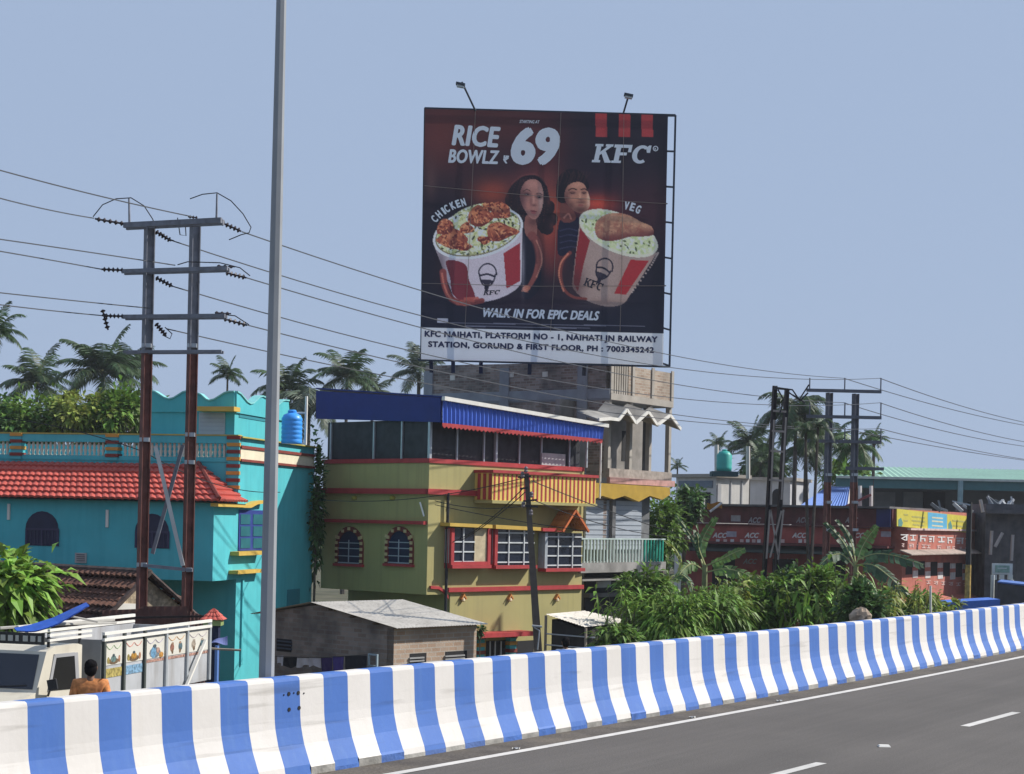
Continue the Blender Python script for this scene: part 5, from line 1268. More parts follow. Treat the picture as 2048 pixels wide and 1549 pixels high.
def human(x, y, z, face, hgt, shirt, trousers, label, hairm, skinm):
    t = rad(face); k = hgt / 1.72
    def w(p): return (x + k * (p[0] * math.cos(t) - p[1] * math.sin(t)), y + k * (p[0] * math.sin(t) + p[1] * math.cos(t)), z + k * p[2])
    r = root('person', (x, y, z), label, 'person')
    B = {}
    def j(n, co, rr, p): B[n] = (w(co), tuple(q * k for q in rr) if isinstance(rr, tuple) else rr * k, p)
    j('pel', (0, 0, .94), (.13, .10), None); j('waist', (0, 0, 1.1), (.12, .09), 'pel'); j('chest', (0, 0, 1.3), (.15, .10), 'waist'); j('neck0', (0, -.01, 1.44), (.07, .07), 'chest')
    j('neck', (0, 0, 1.5), .05, 'neck0'); j('jaw', (0, .025, 1.56), (.06, .075), 'neck'); j('head', (0, .02, 1.63), (.075, .09), 'jaw'); j('top', (0, .01, 1.695), .055, 'head')
    for s_, n in ((-1, 'a'), (1, 'b')):
        j('sh' + n, (s_ * .175, 0, 1.40), .06, 'chest'); j('el' + n, (s_ * .245, -.03, 1.12), .042, 'sh' + n); j('wr' + n, (s_ * .25, .08, .9), .026, 'el' + n); j('pa' + n, (s_ * .25, .11, .83), (.034, .02), 'wr' + n)
        for f in range(4):
            a = -.028 + .019 * f; L_ = (.065, .078, .083, .07)[f]
            j('f%d' % f + n, (s_ * .25 + a * .3, .13 + a, .80), .009, 'pa' + n); j('g%d' % f + n, (s_ * .245 + a * .3, .145 + a, .80 - L_ * .6), .008, 'f%d' % f + n); j('h%d' % f + n, (s_ * .235 + a * .3, .14 + a, .80 - L_), .007, 'g%d' % f + n)
        j('th' + n, (s_ * .235, .145, .84), .010, 'pa' + n); j('tt' + n, (s_ * .228, .17, .80), .008, 'th' + n)
        j('hip' + n, (s_ * .09, 0, .88), .085, 'pel'); j('kn' + n, (s_ * .10, .02, .49), .055, 'hip' + n); j('an' + n, (s_ * .10, -.02, .09), .036, 'kn' + n); j('to' + n, (s_ * .115, .13, .035), (.04, .03), 'an' + n)
    skin('body', B, skinm, r)
    C = {'w': (w((0, 0, .86)), (.165 * k, .12 * k), None), 'c': (w((0, 0, 1.12)), (.148 * k, .115 * k), 'w'), 'd': (w((0, 0, 1.32)), (.185 * k, .13 * k), 'c'), 'n': (w((0, -.005, 1.455)), (.085 * k, .08 * k), 'd')}
    for s_, n in ((-1, 'a'), (1, 'b')): C['s' + n] = (w((s_ * .20, 0, 1.395)), .09 * k, 'd'); C['e' + n] = (w((s_ * .245, -.03, 1.13)), .066 * k, 's' + n)
    skin('shirt', C, shirt, r)
    T = {'p': (w((0, 0, .92)), (.145 * k, .115 * k), None)}
    for s_, n in ((-1, 'a'), (1, 'b')): T['h' + n] = (w((s_ * .09, 0, .86)), .10 * k, 'p'); T['k' + n] = (w((s_ * .10, .02, .49)), .075 * k, 'h' + n); T['a' + n] = (w((s_ * .10, -.02, .1)), .06 * k, 'k' + n)
    skin('trousers', T, trousers, r)
    b = MB(); c = w((0, -.012, 1.655)); b.ball(c, .1 * k, 14, (.92, 1.05, .88), .05); b.ball(w((0, -.035, 1.60)), .1 * k, 12, (.92, .8, 1.0), .05); b.build('hair', hairm, r, smooth=True)
    for s_ in (-1, 1): b = MB(); b.ball(w((s_ * .082, .015, 1.615)), .03 * k, 8, (.4, .7, 1)); b.build('ear', skinm, r, smooth=True); b = MB(); b.ball(w((s_ * .032, .102, 1.63)), .012 * k, 8); b.build('eye', black_metal, r)
    b = MB(); b.tube([w((0, .10, 1.635)), w((0, .128, 1.6)), w((0, .105, 1.59))], [.008, .014, .01], 6); b.build('nose', skinm, r); b = MB(); b.bar(w((-.025, .108, 1.565)), w((.025, .108, 1.565)), .012); b.build('mouth', mat('lips', (.2, .07, .06)), r)
    return r
skinm = mat('brown_skin', (.17, .085, .05), .6, .08)
hairm = mat('black_hair', (.008, .007, .008), .9, .3, 40, .5, 60, spec=.05)
plaid = mat('orange_plaid', (.62, .24, .085), .9, .35, 14, .2, 20, streak=.6, scol=(.30, .07, .04))
h1 = at(182, 1322, 25.6)
human(h1.x, 25.6, gz(27), 12, h1.z - gz(27), plaid, mat('dark_trousers', (.03, .03, .04)), 'person with short black hair in an orange plaid shirt standing by the truck cab', hairm, skinm)
h2 = at(1131, 1276, 39)
human(h2.x, 39, h2.z - 1.7, 30, 1.7, mat('white_shirt', (.6, .6, .58)), mat('dark_trousers', (.03, .03, .04)), 'person with black hair and pale shirt above the barrier right of the concrete pole', hairm, skinm)

# ================================================================== power line poles and wires
galvd = mat('weathered_steel', (.19, .20, .235), .6, .2, 5, metal=.2, streak=.3, scol=(.08, .06, .06))
def ibeam(mb, p0, p1, w, ang, m=0):
    p0, p1 = Vector(p0), Vector(p1); a = Vector((math.cos(rad(ang)), math.sin(rad(ang)), 0)); c = Vector((-a.y, a.x, 0))
    mb.mi = m
    for s_ in (-1, 1): mb.bar(p0 + a * s_ * w * .45, p1 + a * s_ * w * .45, w * .9, w * .1, side=c)
    mb.bar(p0, p1, w * .8, w * .12, side=a)
def insul(name, p, q_, parent, n=5, r=.07):
    p, q_ = Vector(p), Vector(q_); pts = []; rs_ = []
    for k in range(n * 3 + 1):
        t = k / (n * 3); pts.append(p.lerp(q_, t)); rs_.append(r if k % 3 == 1 else r * .35)
    MB().tube(pts, rs_, 8).build(name, mat('brown_porcelain', (.035, .025, .03), .3, .2), parent, smooth=False)
YPp = 42.0
def lv(u1, v1, Y1, u2, v2): return at(u1, v1, Y1), at(u2, v2, Y1 * ray(u1, v1)[1] / ray(u2, v2)[1])
twin = root('twin_power_pole', at(335, 1250, YPp), 'tall twin power pole of rusty steel with three cross arms before the turquoise house', 'power pole')
twin.location = Vector((at(335, 1250, YPp).x, YPp, gz(YPp))); ORG[twin.name] = twin.location.copy()
for (ut, vt_), (ub_, vb_), um in (((298, 447), (284, 1245), 293), ((391, 440), (373, 1232), 382)):
    b = MB(); X = at((ut + ub_) / 2, 845, YPp).x
    zt2, zm, zb2 = at(ut, vt_, YPp).z, at(um, 705, YPp).z, gz(YPp)
    ibeam(b, (X, YPp, zm), (X, YPp, zt2), .22, 35, 0); ibeam(b, (X, YPp, zb2), (X, YPp, zm), .22, 35, 1); b.build('pole', [galvd, rust], twin)
    for v in (692, 880 if ut < 300 else 870, 1130 if ut < 300 else 1140) + (() if ut < 300 else (925,)):
        b = MB(); z = at(um, v, YPp).z; b.tube([(X, YPp, z - .05), (X, YPp, z + .05)], .165, 4); b.build('clamp', galv, twin)
arms = []
for (u1, v1), (u2, v2), w_ in (((248, 451), (443, 441), .13), ((244, 543), (455, 537), .10), ((246, 634), (450, 632), .10), ((247, 704), (443, 703), .07)):
    b = MB(); p, q_ = lv(u1, v1, YPp - .12, u2, v2); b.bar(p, q_, w_ * .6, w_); b.bar(p + Vector((0, .3, 0)), q_ + Vector((0, .3, 0)), w_ * .6, w_); b.build('cross_arm', galvd, twin); arms.append((p, q_))
b = MB(); b.bar(at(311, 893, YPp - .16), at(366, 1132, YPp - .16), .09, .05); b.build('cross_brace', mat('bright_brace', (.5, .5, .5), .5, .1), twin)
b = MB(); b.bar(at(366, 890, YPp + .16), at(305, 1108, YPp + .16), .09, .05); b.build('cross_brace', galvd, twin)
b = MB(); b.bar(at(286, 1131, YPp - .1), at(385, 1141, YPp - .1), .08); b.build('tie_bar', galvd, twin)
for u0, v0, u1, v1 in ((259, 446, 258, 396), (433, 440, 434, 388)): b = MB(); b.tube([at(u0, v0, YPp), at(u1, v1, YPp)], [.03, .022], 6); b.build('arm_pin', galvd, twin)
for a_, b_ in (((247, 448), (190, 438)), ((247, 541), (203, 539)), ((247, 633), (208, 632)), ((444, 446), (482, 463)), ((452, 546), (492, 556)), ((448, 638), (494, 651)), ((312, 464), (342, 482)), ((312, 556), (345, 573)), ((312, 648), (332, 672)), ((205, 620), (216, 660))):
    insul('insulator', at(*a_, YPp - .1), at(*b_, YPp - .2), twin)
for a_, b_ in (((434, 533), (470, 534)), ((430, 626), (462, 628)), ((395, 436), (376, 434))): insul('insulator', at(*a_, YPp - .15), at(*b_, YPp - .2), twin, 3, .05)
for ps in (((186, 434), (205, 410), (232, 398), (262, 396), (288, 412), (305, 438), (312, 455)), ((380, 398), (405, 389), (434, 386), (462, 402), (486, 428), (502, 455), (498, 466), (482, 470), (458, 480)), ((355, 530), (375, 524), (440, 526), (480, 536), (500, 552)), ((430, 628), (470, 632), (498, 650)), ((330, 655), (344, 668), (340, 678), (328, 672)), ((355, 436), (360, 470), (372, 472), (370, 440)), ((320, 465), (336, 478), (348, 482))):
    b = MB(); pts = [at(u, v, YPp - .2) for u, v in ps]; b.tube(pts, .014, 5); b.build('jumper_cable', black_metal, twin)

YF = 76.0
farp = root('frame_power_pole', (at(1683, 1100, YF).x, YF, gz(YF)), 'distant steel frame power pole with three wide pinned cross arms above the red shops', 'power pole')
fst = mat('far_steel', (.10, .11, .14), .7, .15, streak=.3, scol=(.09, .06, .05))
for u, vt_ in ((1656.5, 786), (1709, 788)):
    X = at(u, 900, YF).x; zt2, zm = at(u, vt_, YF).z, at(u, 965, YF).z; b = MB(); ibeam(b, (X, YF, zm), (X, YF, zt2), .25, 30, 0); ibeam(b, (X, YF, gz(YF)), (X, YF, zm), .25, 30, 1); b.build('pole', [fst, rust], farp)
for v, u0, u1, pv in ((783, 1612, 1761, 757), (835, 1612, 1761, 806), (884, 1614, 1761, 858), (937, 1690, 1766, None)):
    z = at(1690, v, YF).z; b = MB(); b.bar((at(u0, v, YF).x, YF - .15, z), (at(u1, v, YF).x, YF - .15, z), .16 if pv else .1, .14); b.build('cross_arm', fst, farp)
    if pv:
        for u in (1618, 1688, 1760): b = MB(); X = at(u, v, YF).x; b.tube([(X, YF - .15, z), (X, YF - .15, at(u, pv, YF).z)], .03, 6); b.build('arm_pin', fst, farp)
for u in (1657, 1709):
    for v in (950, 1005, 1060): b = MB(); p = at(u, v, YF); b.tube([(p.x, YF, p.z - .06), (p.x, YF, p.z + .06)], .2, 4); b.build('clamp', galv, farp)

YR_ = 60.0
rp_ = root('lattice_rail_pole', (at(1540, 1100, YR_).x, YR_, gz(YR_)), 'dark pair of leaning rail posts with pale lattice bracing above the bushes', 'power pole')
for (ut, vt_), (ub_, vb_) in (((1550, 772), (1530, 1120)), ((1574, 780), (1553, 1120))):
    p, q_ = at(ut, vt_, YR_), at(ub_, vb_, YR_); e = q_ + (q_ - p) * ((gz(YR_) - q_.z) / (q_.z - p.z)); b = MB(); ibeam(b, e, p, .14, 20); b.build('rail_post', mat('tarred_steel', (.022, .02, .024), .6, .3), rp_)
strip = mat('pale_angle_iron', (.30, .26, .24), .7, .2)
for ps in (((1540, 1020), (1533, 1118)), ((1567, 1020), (1556, 1120)), ((1563, 1022), (1540, 1116)), ((1541, 1020), (1556, 1110)), ((1548, 840), (1541, 1010)), ((1572, 835), (1563, 1000))):
    b = MB(); b.bar(at(*ps[0], YR_ - .14), at(*ps[1], YR_ - .14), .06, .04); b.build('lattice_strip', strip, rp_)
for v in (777, 822, 862, 902, 960): b = MB(); b.bar(at(1549 - (v - 775) * .06, v, YR_ - .1), at(1575 - (v - 775) * .06, v + 2, YR_ - .1), .07); b.build('tie_bar', fst if v < 800 else strip, rp_)
for ps in (((1549, 775), (1585, 780), (1600, 802)), ((1556, 780), (1568, 800), (1560, 826)), ((1576, 784), (1598, 800), (1618, 770)), ((1600, 803), (1616, 786)), ((1585, 790), (1610, 806))): b = MB(); b.tube([at(u, v, YR_ - .2) for u, v in ps], .03, 5); b.build('jumper_cable', black_metal, rp_)

cp = root('concrete_pole', (at(1072, 1290, 46).x, 46, gz(46)), 'dark leaning concrete utility pole standing in front of the olive house', 'utility pole')
p, q_ = at(1053, 947, 46), at(1076, 1300, 46); e = q_ + (q_ - p) * ((gz(46) - q_.z) / (q_.z - p.z))
b = MB(); b.tube([e, q_, p], [.17, .155, .085], 4); b.build('pole', mat('tar_dark_concrete', (.105, .088, .076), .85, .2, 3, .2), cp)
for u0, v0, u1, v1 in ((1036, 955, 1062, 953), (1044, 1012, 1076, 1014), (1046, 1003, 1074, 1000), (1040, 978, 1056, 976)): b = MB(); b.bar(at(u0, v0, 45.85), at(u1, v1, 45.85), .05); b.build('bracket', black_metal, cp)
for u, v in ((1052, 940), (1045, 950), (1063, 990), (1062, 1026), (1047, 1010)): b = MB(); c = at(u, v, 45.8); b.lathe(c - Vector((0, 0, .08)), [(.03, 0), (.06, .04), (.04, .08), (.06, .12), (.02, .17)], 8); b.build('pin_insulator', mat('grey_insulator', (.16, .14, .15), .4), cp)
b = MB(); b.tube([at(1068, 1255, 45.8), at(1079, 1262, 45.8), at(1075, 1300, 45.8)], .02, 5); b.tube([at(1064, 1252, 45.8), at(1084, 1254, 45.8)], .03, 5); b.build('guy_clamp', galv, cp)

wm = mat('wire_metal', (.07, .075, .085), .5)
def wire(p, q_, mid, label, r=.017, group=None, m=wm, nm='power_line'):
    """a sagging wire from p to q that passes picture point mid"""
    p, q_ = Vector(p), Vector(q_); x, zz = ray(*mid)
    t = (x * p.y - p.x) / ((q_.x - p.x) - x * (q_.y - p.y)); Y = p.y + (q_.y - p.y) * t; zt2 = H + zz * Y
    sag = (zt2 - (p.z + (q_.z - p.z) * t)) / (t * (1 - t)); n = 28
    pts = [(p.x + (q_.x - p.x) * k / n, p.y + (q_.y - p.y) * k / n, p.z + (q_.z - p.z) * k / n + sag * (k / n) * (1 - k / n)) for k in range(n + 1)]
    return tag(MB().tube(pts, r, 4).build(nm, m), label, 'wire', group)
Gm = 'power lines between the twin pole and the distant frame pole'
for a_, far, mid, lb in (((484, 464), (1688, 757), (840, 581), 'outer top arm'), ((342, 481), (1760, 757), (1345, 736), 'inner top arm'), ((493, 556), (1688, 806), (1345, 768), 'outer middle arm'),
                         ((345, 573), (1760, 806), (1345, 796), 'inner middle arm'), ((496, 651), (1688, 858), (1345, 829), 'outer lowest arm'), ((333, 658), (1760, 858), (1345, 840), 'inner lowest arm')):
    wire(at(*a_, YPp - .2), at(*far, YF - .15), mid, 'wire from the %s of the twin pole to the distant pole' % lb, group=Gm)
Gl = 'power lines running off to the left of the twin pole'
for a_, e_, mid, lb in (((188, 437), (-150, 352), (0, 397), 'lower wire leaving the top arm of the twin pole to the left'), ((385, 434), (-150, 298), (0, 341), 'upper wire leaving the top arm of the twin pole to the left'),
                        ((350, 531), (-150, 458), (0, 479), 'upper wire leaving the middle arm of the twin pole to the left'), ((203, 539), (-150, 478), (0, 503), 'lower wire leaving the middle arm of the twin pole to the left'),
                        ((300, 617), (-150, 569), (0, 586), 'upper wire leaving the lowest arm of the twin pole to the left'), ((208, 632), (-150, 590), (0, 610), 'lower wire leaving the lowest arm of the twin pole to the left')):
    wire(at(*a_, YPp - .2), at(*e_, 36), mid, lb, group=Gl)
Gr = 'power lines leaving the distant frame pole to the right'
for (u, v), (ue, ve), mid, lb in (((1760, 757), (2200, 868), (2048, 845), 'right pin of the top arm'), ((1688, 757), (2200, 872), (2048, 851), 'middle pin of the top arm'), ((1760, 806), (2200, 902), (2048, 884), 'right pin of the middle arm'),
                                  ((1688, 806), (2200, 905), (2048, 893), 'middle pin of the middle arm'), ((1760, 858), (2200, 936), (2048, 919), 'right pin of the lowest arm'), ((1688, 858), (2200, 938), (2048, 921), 'middle pin of the lowest arm')):
    wire(at(u, v, YF - .15), at(ue, ve, 105), mid, 'wire leaving the %s of the distant frame pole' % lb, .02, Gr)
blk = mat('black_cable', (.012, .012, .014), .6)
for a_, e_, mid, Ya, Ye, lb in (((0, 836), (290, 905), (150, 862), 44, 42, 'black cable crossing the cream balustrade of the turquoise house'), ((290, 905), (560, 985), (455, 975), 42, 48, 'black cable sagging across the corner of the turquoise house'), ((640, 1000), (1052, 955), (850, 995), 54, 46, 'cable from the olive house corner to the concrete pole top'),
                                ((870, 1010), (1170, 1062), (1010, 1038), 53, 47, 'thin cable hanging low across the olive house windows'), ((870, 1002), (1052, 1012), (950, 1016), 53, 46, 'thin cable running level to the clamp of the concrete pole'), ((1063, 962), (1345, 1065), (1190, 1012), 46, 58, 'black cable from the concrete pole past the striped balcony to the right'),
                                ((905, 1085), (1048, 975), (985, 1035), 53, 46, 'service cable climbing from the first box window to the concrete pole'), ((925, 1080), (1050, 985), (1010, 1020), 53, 46, 'second service cable climbing beside the first to the concrete pole'), ((1066, 1000), (1420, 1075), (1240, 1058), 46, 60, 'lower cable from the concrete pole to the bushes on the right')):
    wire(at(*a_, Ya), at(*e_, Ye), mid, lb, .014, None, blk, 'cable')
# ================================================================== right hand side: shops, shed, houses
maroon = mat('maroon_fascia', (.13, .04, .04), .7, .25, 2, streak=.4, scol=(.03, .018, .02))
redf = mat('red_fascia', (.30, .065, .055), .7, .2, 2, streak=.4, scol=(.16, .045, .045))
orred = mat('brick_red_paint', (.40, .13, .095), .75, .15, 2, .1, streak=.5, scol=(.28, .10, .08), dirt=.3, dcol=(.5, .28, .24))
fadew = mat('faded_white_print', (.55, .53, .52), .8, .2, 4)
fadep = mat('faded_pink_print', (.55, .40, .37), .8, .2, 4)
QL, QR = corner_faces(1790, 1060, 80, 30)
zq = lambda v: QR.z_(1790, v)
lL, lR = QL.s_(1362, 1040), QR.s_(1963, 1080); zg = gz(80)
sr_ = root('red_shop_row', QL.P(lL / 2, zg, -3), 'long dark red shop row with faded white lettering on its fascias behind the bushes', 'shops')
b = MB(); block(b, QL, QR, lL, 6, zg, zq(1058), -.3, 0); b.build('wall', redf, sr_)
b = MB(); b.box(QL, -.0, lL, zq(1018), zq(1014), -6, .9); b.build('flat_roof', concrete_d, sr_)
b = MB(); b.box(QL, .0, lL, zq(1054), zq(1019), .3, .45); f1 = b.build('upper_fascia', maroon, sr_)
b = MB(); b.box(QL, .0, lL, zq(1092), zq(1059), .6, .75); f2 = b.build('lower_fascia', redf, sr_)
b = MB(); b.box(QL, .0, lL, zq(1058), zq(1055), .0, .9); b.box(QL, 0, lL, zq(1097), zq(1093), .0, 1.1); b.build('ledges', maroon, sr_)
b = MB(); b.quad(QL.P(0, zq(1098), .05), QL.P(lL, zq(1098), .05), QL.P(lL, zq(1112), 1.5), QL.P(0, zq(1112), 1.5)); b.quad(QL.P(0, zq(1098) - .03, .05), QL.P(lL, zq(1098) - .03, .05), QL.P(lL, zq(1112) - .03, 1.5), QL.P(0, zq(1112) - .03, 1.5)); b.build('shade_awning', mat('dark_green_awning', (.05, .06, .05), .8), sr_)
for u0, u1 in ((1425, 1470), (1545, 1590), (1660, 1700)):
    b = MB(); b.pbox(QL, u0, 1118, u1, 1190, -.4, -.28); b.build('shop_opening', dark, sr_)
def qlet(par, s, u, v, w_, h, off, m, bold=.04, shear=.3):
    b = MB(); letter(b, s, QL, (u, v), (u + w_, v + .022 * w_), (u + .5, v - h), off, bold=bold, shear=shear); b.build('lettering', m, par)
for u in (1496, 1592, 1690): qlet(f1, 'ACC', u, 1046, 26, 12, .455, mat('dim_print', (.32, .30, .30), .8, .3))
for u in (1439, ): b = MB(); b.pbox(QL, u + 23, 1031, u + 42, 1043, .45, .458); b.build('faded_patch', mat('dim_print', (1, 1, 1)), f1)
for u in (1425, 1489, 1584, 1700): qlet(f2, 'ACC', u, 1076, 29, 11, .755, fadew)
for u in (1453, 1762): b = MB(); b.pbox(QL, u, 1063, u + 20, 1074, .75, .758); b.build('faded_patch', mat('lilac_patch', (.33, .30, .36), .8, .2, 5), f2)
for i, u in enumerate((1432, 1447, 1461, 1480, 1492, 1504, 1514, 1562, 1597, 1608)): b = MB(); b.pbox(QL, u, 1079, u + 7, 1086, .75, .757); b.pbox(QL, u + 2, 1081, u + 4, 1084, .757, .759); b.build('faded_mark', fadep if i % 2 else fadew, f2)
for u in (1486, 1568): qlet(sr_, 'ACC', u, 1128, 28, 11, -.29, mat('dim_print2', (.26, .24, .24), .8, .3))

cs = root('red_corner_shop', QR.P(lR / 2, zg, -2), 'brick red corner shop with rows of white lettering and a row of dark window openings', 'shop')
b = MB(); block(b, QL, QR, 2.5, lR, zq(1106), zq(1018) - .03, -.02, .62); b.box(QR, .1, lR - .1, zg, zq(1106) - .002, -2.4, .35); b.build('wall', orred, cs)
b = MB(); b.box(QR, -.1, lR + .15, zq(1060), zq(1056), .622, .8); b.build('pale_ledge', fadep, cs)
b = MB(); A = QR.P(-.5, zq(1106), 1.4); 
b.hexa([QR.P(-1.6, zq(1109), 1.3), QR.P(lR + .5, zq(1109), 1.3), QR.P(lR + .3, zq(1101), .62), QR.P(-1.2, zq(1101), .62), QR.P(-1.6, zq(1107), 1.3), QR.P(lR + .5, zq(1107), 1.3), QR.P(lR + .3, zq(1099), .62), QR.P(-1.2, zq(1099), .62)]); b.build('awning_slab', mat('stained_concrete', (.34, .27, .23), .9, .25, 3, .2, dirt=.5, dcol=(.16, .14, .10)), cs)
def mark(mb, F, u, v, w_, h, off):
    """an illegible headlined letter: head bar, stem and a slanted body"""
    a, z = F.uv(u, v, off); a1 = F.s_(u + w_, v, off); zb = F.z_(u, v + h, off); w3 = a1 - a; hh = z - zb
    P = lambda x, y: (a + w3 * x, zb + hh * y)
    k = int(u * 7 + v) % 4
    for pl in ([(0, .84), (1, .84), (1, 1), (0, 1)],) + ((([(.7, 0), (.88, 0), (.88, .84), (.7, .84)], [(.06, .32), (.2, .28), (.7, .6), (.7, .8)], [(.06, .32), (.2, .32), (.7, .12), (.7, 0), (.55, 0)]),
               ([(.1, 0), (.28, 0), (.28, .84), (.1, .84)], [(.28, .4), (.8, .4), (.8, .56), (.28, .56)], [(.66, .05), (.84, .05), (.84, .4), (.66, .4)]),
               ([(.42, .3), (.6, .3), (.6, .84), (.42, .84)], [(.1, .06), (.9, .06), (.9, .3), (.1, .3)]),
               ([(.75, 0), (.92, 0), (.92, .84), (.75, .84)], [(.1, .35), (.55, .35), (.55, .7), (.1, .7)], [(.1, 0), (.5, .08), (.5, .22), (.1, .2)]))[k]):
        mb.prism(F, [P(*p) for p in pl], off, off + .02)
rr = random.Random(4)
for i in range(8):
    u = 1801 + 18.5 * i; b = MB(); mark(b, QR, u, 1069 + i * 1.15, 12 + 3 * (i % 2 == 0), 12.5, .625); b.build('lettering', fadew, cs)
for i, (u, w_) in enumerate(((1803, 5), (1817, 10), (1833, 3), (1843, 8), (1852, 9), (1874, 8), (1893, 7), (1904, 6), (1918, 5), (1930, 4))):
    b = MB(); mark(b, QR, u, 1087 + (u - 1800) * .062, w_, 7.5, .625); b.build('lettering', fadep, cs)
for i in range(7):
    u = 1812 + 25 * i; v = 1122 + i * 1.2
    b = MB(); b.pbox(QR, u, v, u + 13, v + 28, .1, .36); b.build('window_opening', dark, cs)
    if i < 6: b = MB(); b.pbox(QR, u + 14, v + 2, u + 24, v + 12, .35, .37); b.pbox(QR, u + 14, v + 20, u + 24, v + 34, .35, .37); b.build('white_poster', fadew, cs)
for i in range(6): b = MB(); mark(b, QR, 1852 + 15 * i, 1162 + i, 9, 7, .355); b.build('lettering', fadep, cs)
b = MB(); z0, z1 = QR.z_(1900, 1196), QR.z_(1900, 1184); b.hexa([QR.P(1, z0 - 2, 1.2), QR.P(lR + .6, z0 - 2, 1.2), QR.P(lR + .4, z0 - 2, -.04), QR.P(1, z0 - 2, -.04), QR.P(1, z0, 1.2), QR.P(lR + .6, z0, 1.2), QR.P(lR + .4, z1, -.04), QR.P(1, z1, -.04)]); b.build('sloping_plinth', orred, cs)
b = MB(); b.pbox(QR, 1966, 1062, 1974, 1142, .0, .4); b.pbox(QR, 1963, 1058, 1978, 1063, -.05, .5); b.build('cream_downpipe', cream, cs)

bn = root('yellow_banner', QR.P(QR.s_(1865, 1045), zq(1056), .7), 'yellow and light blue printed banner above the white lettering of the red corner shop', 'banner')
b = MB(); b.pprism(QR, [(1794, 1018), (1937, 1033), (1937, 1066), (1794, 1053)], .64, .68); b.build('sheet', mat('banner_yellow', (.52, .45, .06), .6, .1, 3), bn)
b = MB(); b.pprism(QR, [(1856, 1025), (1894, 1029), (1894, 1063), (1856, 1059)], .681, .69); b.build('blue_panel', mat('banner_blue', (.10, .36, .55), .6, .1), bn)
b = MB()
for u0, u1, v in ((1808, 1816, 1028), (1808, 1816, 1040), (1824, 1850, 1032), (1824, 1850, 1040), (1826, 1848, 1048), (1905, 1930, 1040), (1906, 1928, 1050)): b.pprism(QR, [(u0, v), (u1, v + .1 * (u1 - u0)), (u1, v + 3 + .1 * (u1 - u0)), (u0, v + 3)], .681, .69)
b.build('print_lines', mat('banner_print', (.36, .33, .10), .7, .4, 20), bn)
b = MB()
for v in (1034, 1041, 1050): b.pprism(QR, [(1864, v), (1886, v + 2), (1886, v + 5), (1864, v + 3)], .6905, .695)
b.build('print_lines', mat('banner_cream', (.55, .52, .36), .7), bn)
b = MB(); b.pprism(QR, [(1797, 1040), (1802, 1036), (1806, 1046), (1804, 1053), (1797, 1053)], .681, .69); b.pprism(QR, [(1897, 1048), (1901, 1042), (1905, 1054), (1904, 1061), (1897, 1060)], .681, .69); b.build('print_figure', mat('banner_green', (.08, .22, .2), .7), bn)
yb_ = root('small_blue_board', QL.P(.6, zq(1040), .5), 'narrow navy board on the corner beside the yellow banner', 'board'); b = MB(); b.box(QL, .02, .7, zq(1057), zq(1019), .62, .68); b.build('sheet', mat('deep_navy', (.02, .025, .12), .5), yb_)

# orange cart frame on the shop roof
oc_ = root('orange_stall_frame', at(1428, 1018, 82), 'small orange cloth and pole frame standing on the left end of the shop roof', 'stall frame')
b = MB(); b.grid(lambda u, v: at(1414 + 30 * u, 1006 + 12 * v + 2 * math.sin(6 * u), 82 + .3 * v), 8, 3); b.grid(lambda u, v: at(1414 + 30 * u, 1006.5 + 12 * v + 2 * math.sin(6 * u), 82.1 + .3 * v), 8, 3); b.build('orange_cloth', mat('orange_cloth', (.55, .25, .05), .8, .2), oc_)
b = MB(); b.tube([at(1408, 1018, 82), at(1408, 996, 82)], .05, 5); b.tube([at(1420, 1024, 81.5), at(1444, 1006, 81.5)], .06, 5); b.build('poles', fadew, oc_)

# white houses
def simple_house(name, corner, deg, Y, uL, uR, vtop, label, m, wins):
    a, c = corner_faces(corner, 1000, Y, deg); l1, l2 = a.s_(uL, 980), c.s_(uR, 980)
    r_ = root(name, c.P(l2 / 2, gz(Y), -l1 / 2), label, 'house'); zt2 = c.z_(corner, vtop)
    b = MB(); block(b, a, c, l1, l2, gz(Y), zt2); b.build('wall', m, r_)
    b = MB(); block(b, a, c, l1 + .4, l2 + .2, zt2 + .002, zt2 + .2, .2, .2); b.build('roof_slab', pcon, r_)
    for F_, u0, v0, u1, v1, mm, nm in [((a if k[0] == 'L' else c),) + k[1:] for k in wins]:
        b = MB(); b.pbox(F_, u0, v0, u1, v1, -.1, .05) if nm != 'arched_window' else b.prism(F_, parr(F_, u0, v0, u1, v1, 0), -.1, .04); b.build(nm, mm, r_)
    return r_, a, c
offw = mat('limewash', (.60, .58, .55), .8, .08, 2, streak=.3, scol=(.4, .38, .34))
wg = mat('grey_limewash', (.42, .42, .43), .85, .1, 2, streak=.3, scol=(.3, .3, .3))
wh, WL, WR = simple_house('white_house', 1432, 50, 98, 1352, 1498, 955, 'white house with a tall panelled side wall below the green water tank', offw,
    [('R', 1436, 968, 1443, 1014, wg, 'wall_panel'), ('R', 1462, 962, 1464, 1014, wg, 'wall_groove'), ('R', 1484, 962, 1486, 1014, wg, 'wall_groove'), ('L', 1357, 962, 1425, 976, mat('blue_grey_wall', (.16, .2, .25)), 'upper_band'), ('L', 1362, 985, 1420, 1040, dark, 'dark_front')])
for u, v0, v1 in ((1433, 890, 958), (1496, 893, 958)): b = MB(); b.tube([at(u, v1, 98), at(u, v0, 98)], .12, 6); b.build('roof_post', offw, wh)
b = MB(); b.bar(at(1433, 912, 98), at(1496, 905, 98), .1); b.build('roof_rail', pcon, wh)
wb, _, _ = simple_house('arched_white_house', 1580, 25, 104, 1500, 1618, 962, 'whitewashed house with an arched window partly hidden behind the rail posts', wg,
    [('L', 1545, 978, 1566, 1010, dark, 'arched_window'), ('R', 1586, 968, 1588, 1014, wg, 'wall_groove')])
b = MB(); bpts = [at(1575, 985, 103.8), at(1540, 962, 103.8), at(1505, 980, 103.8)]
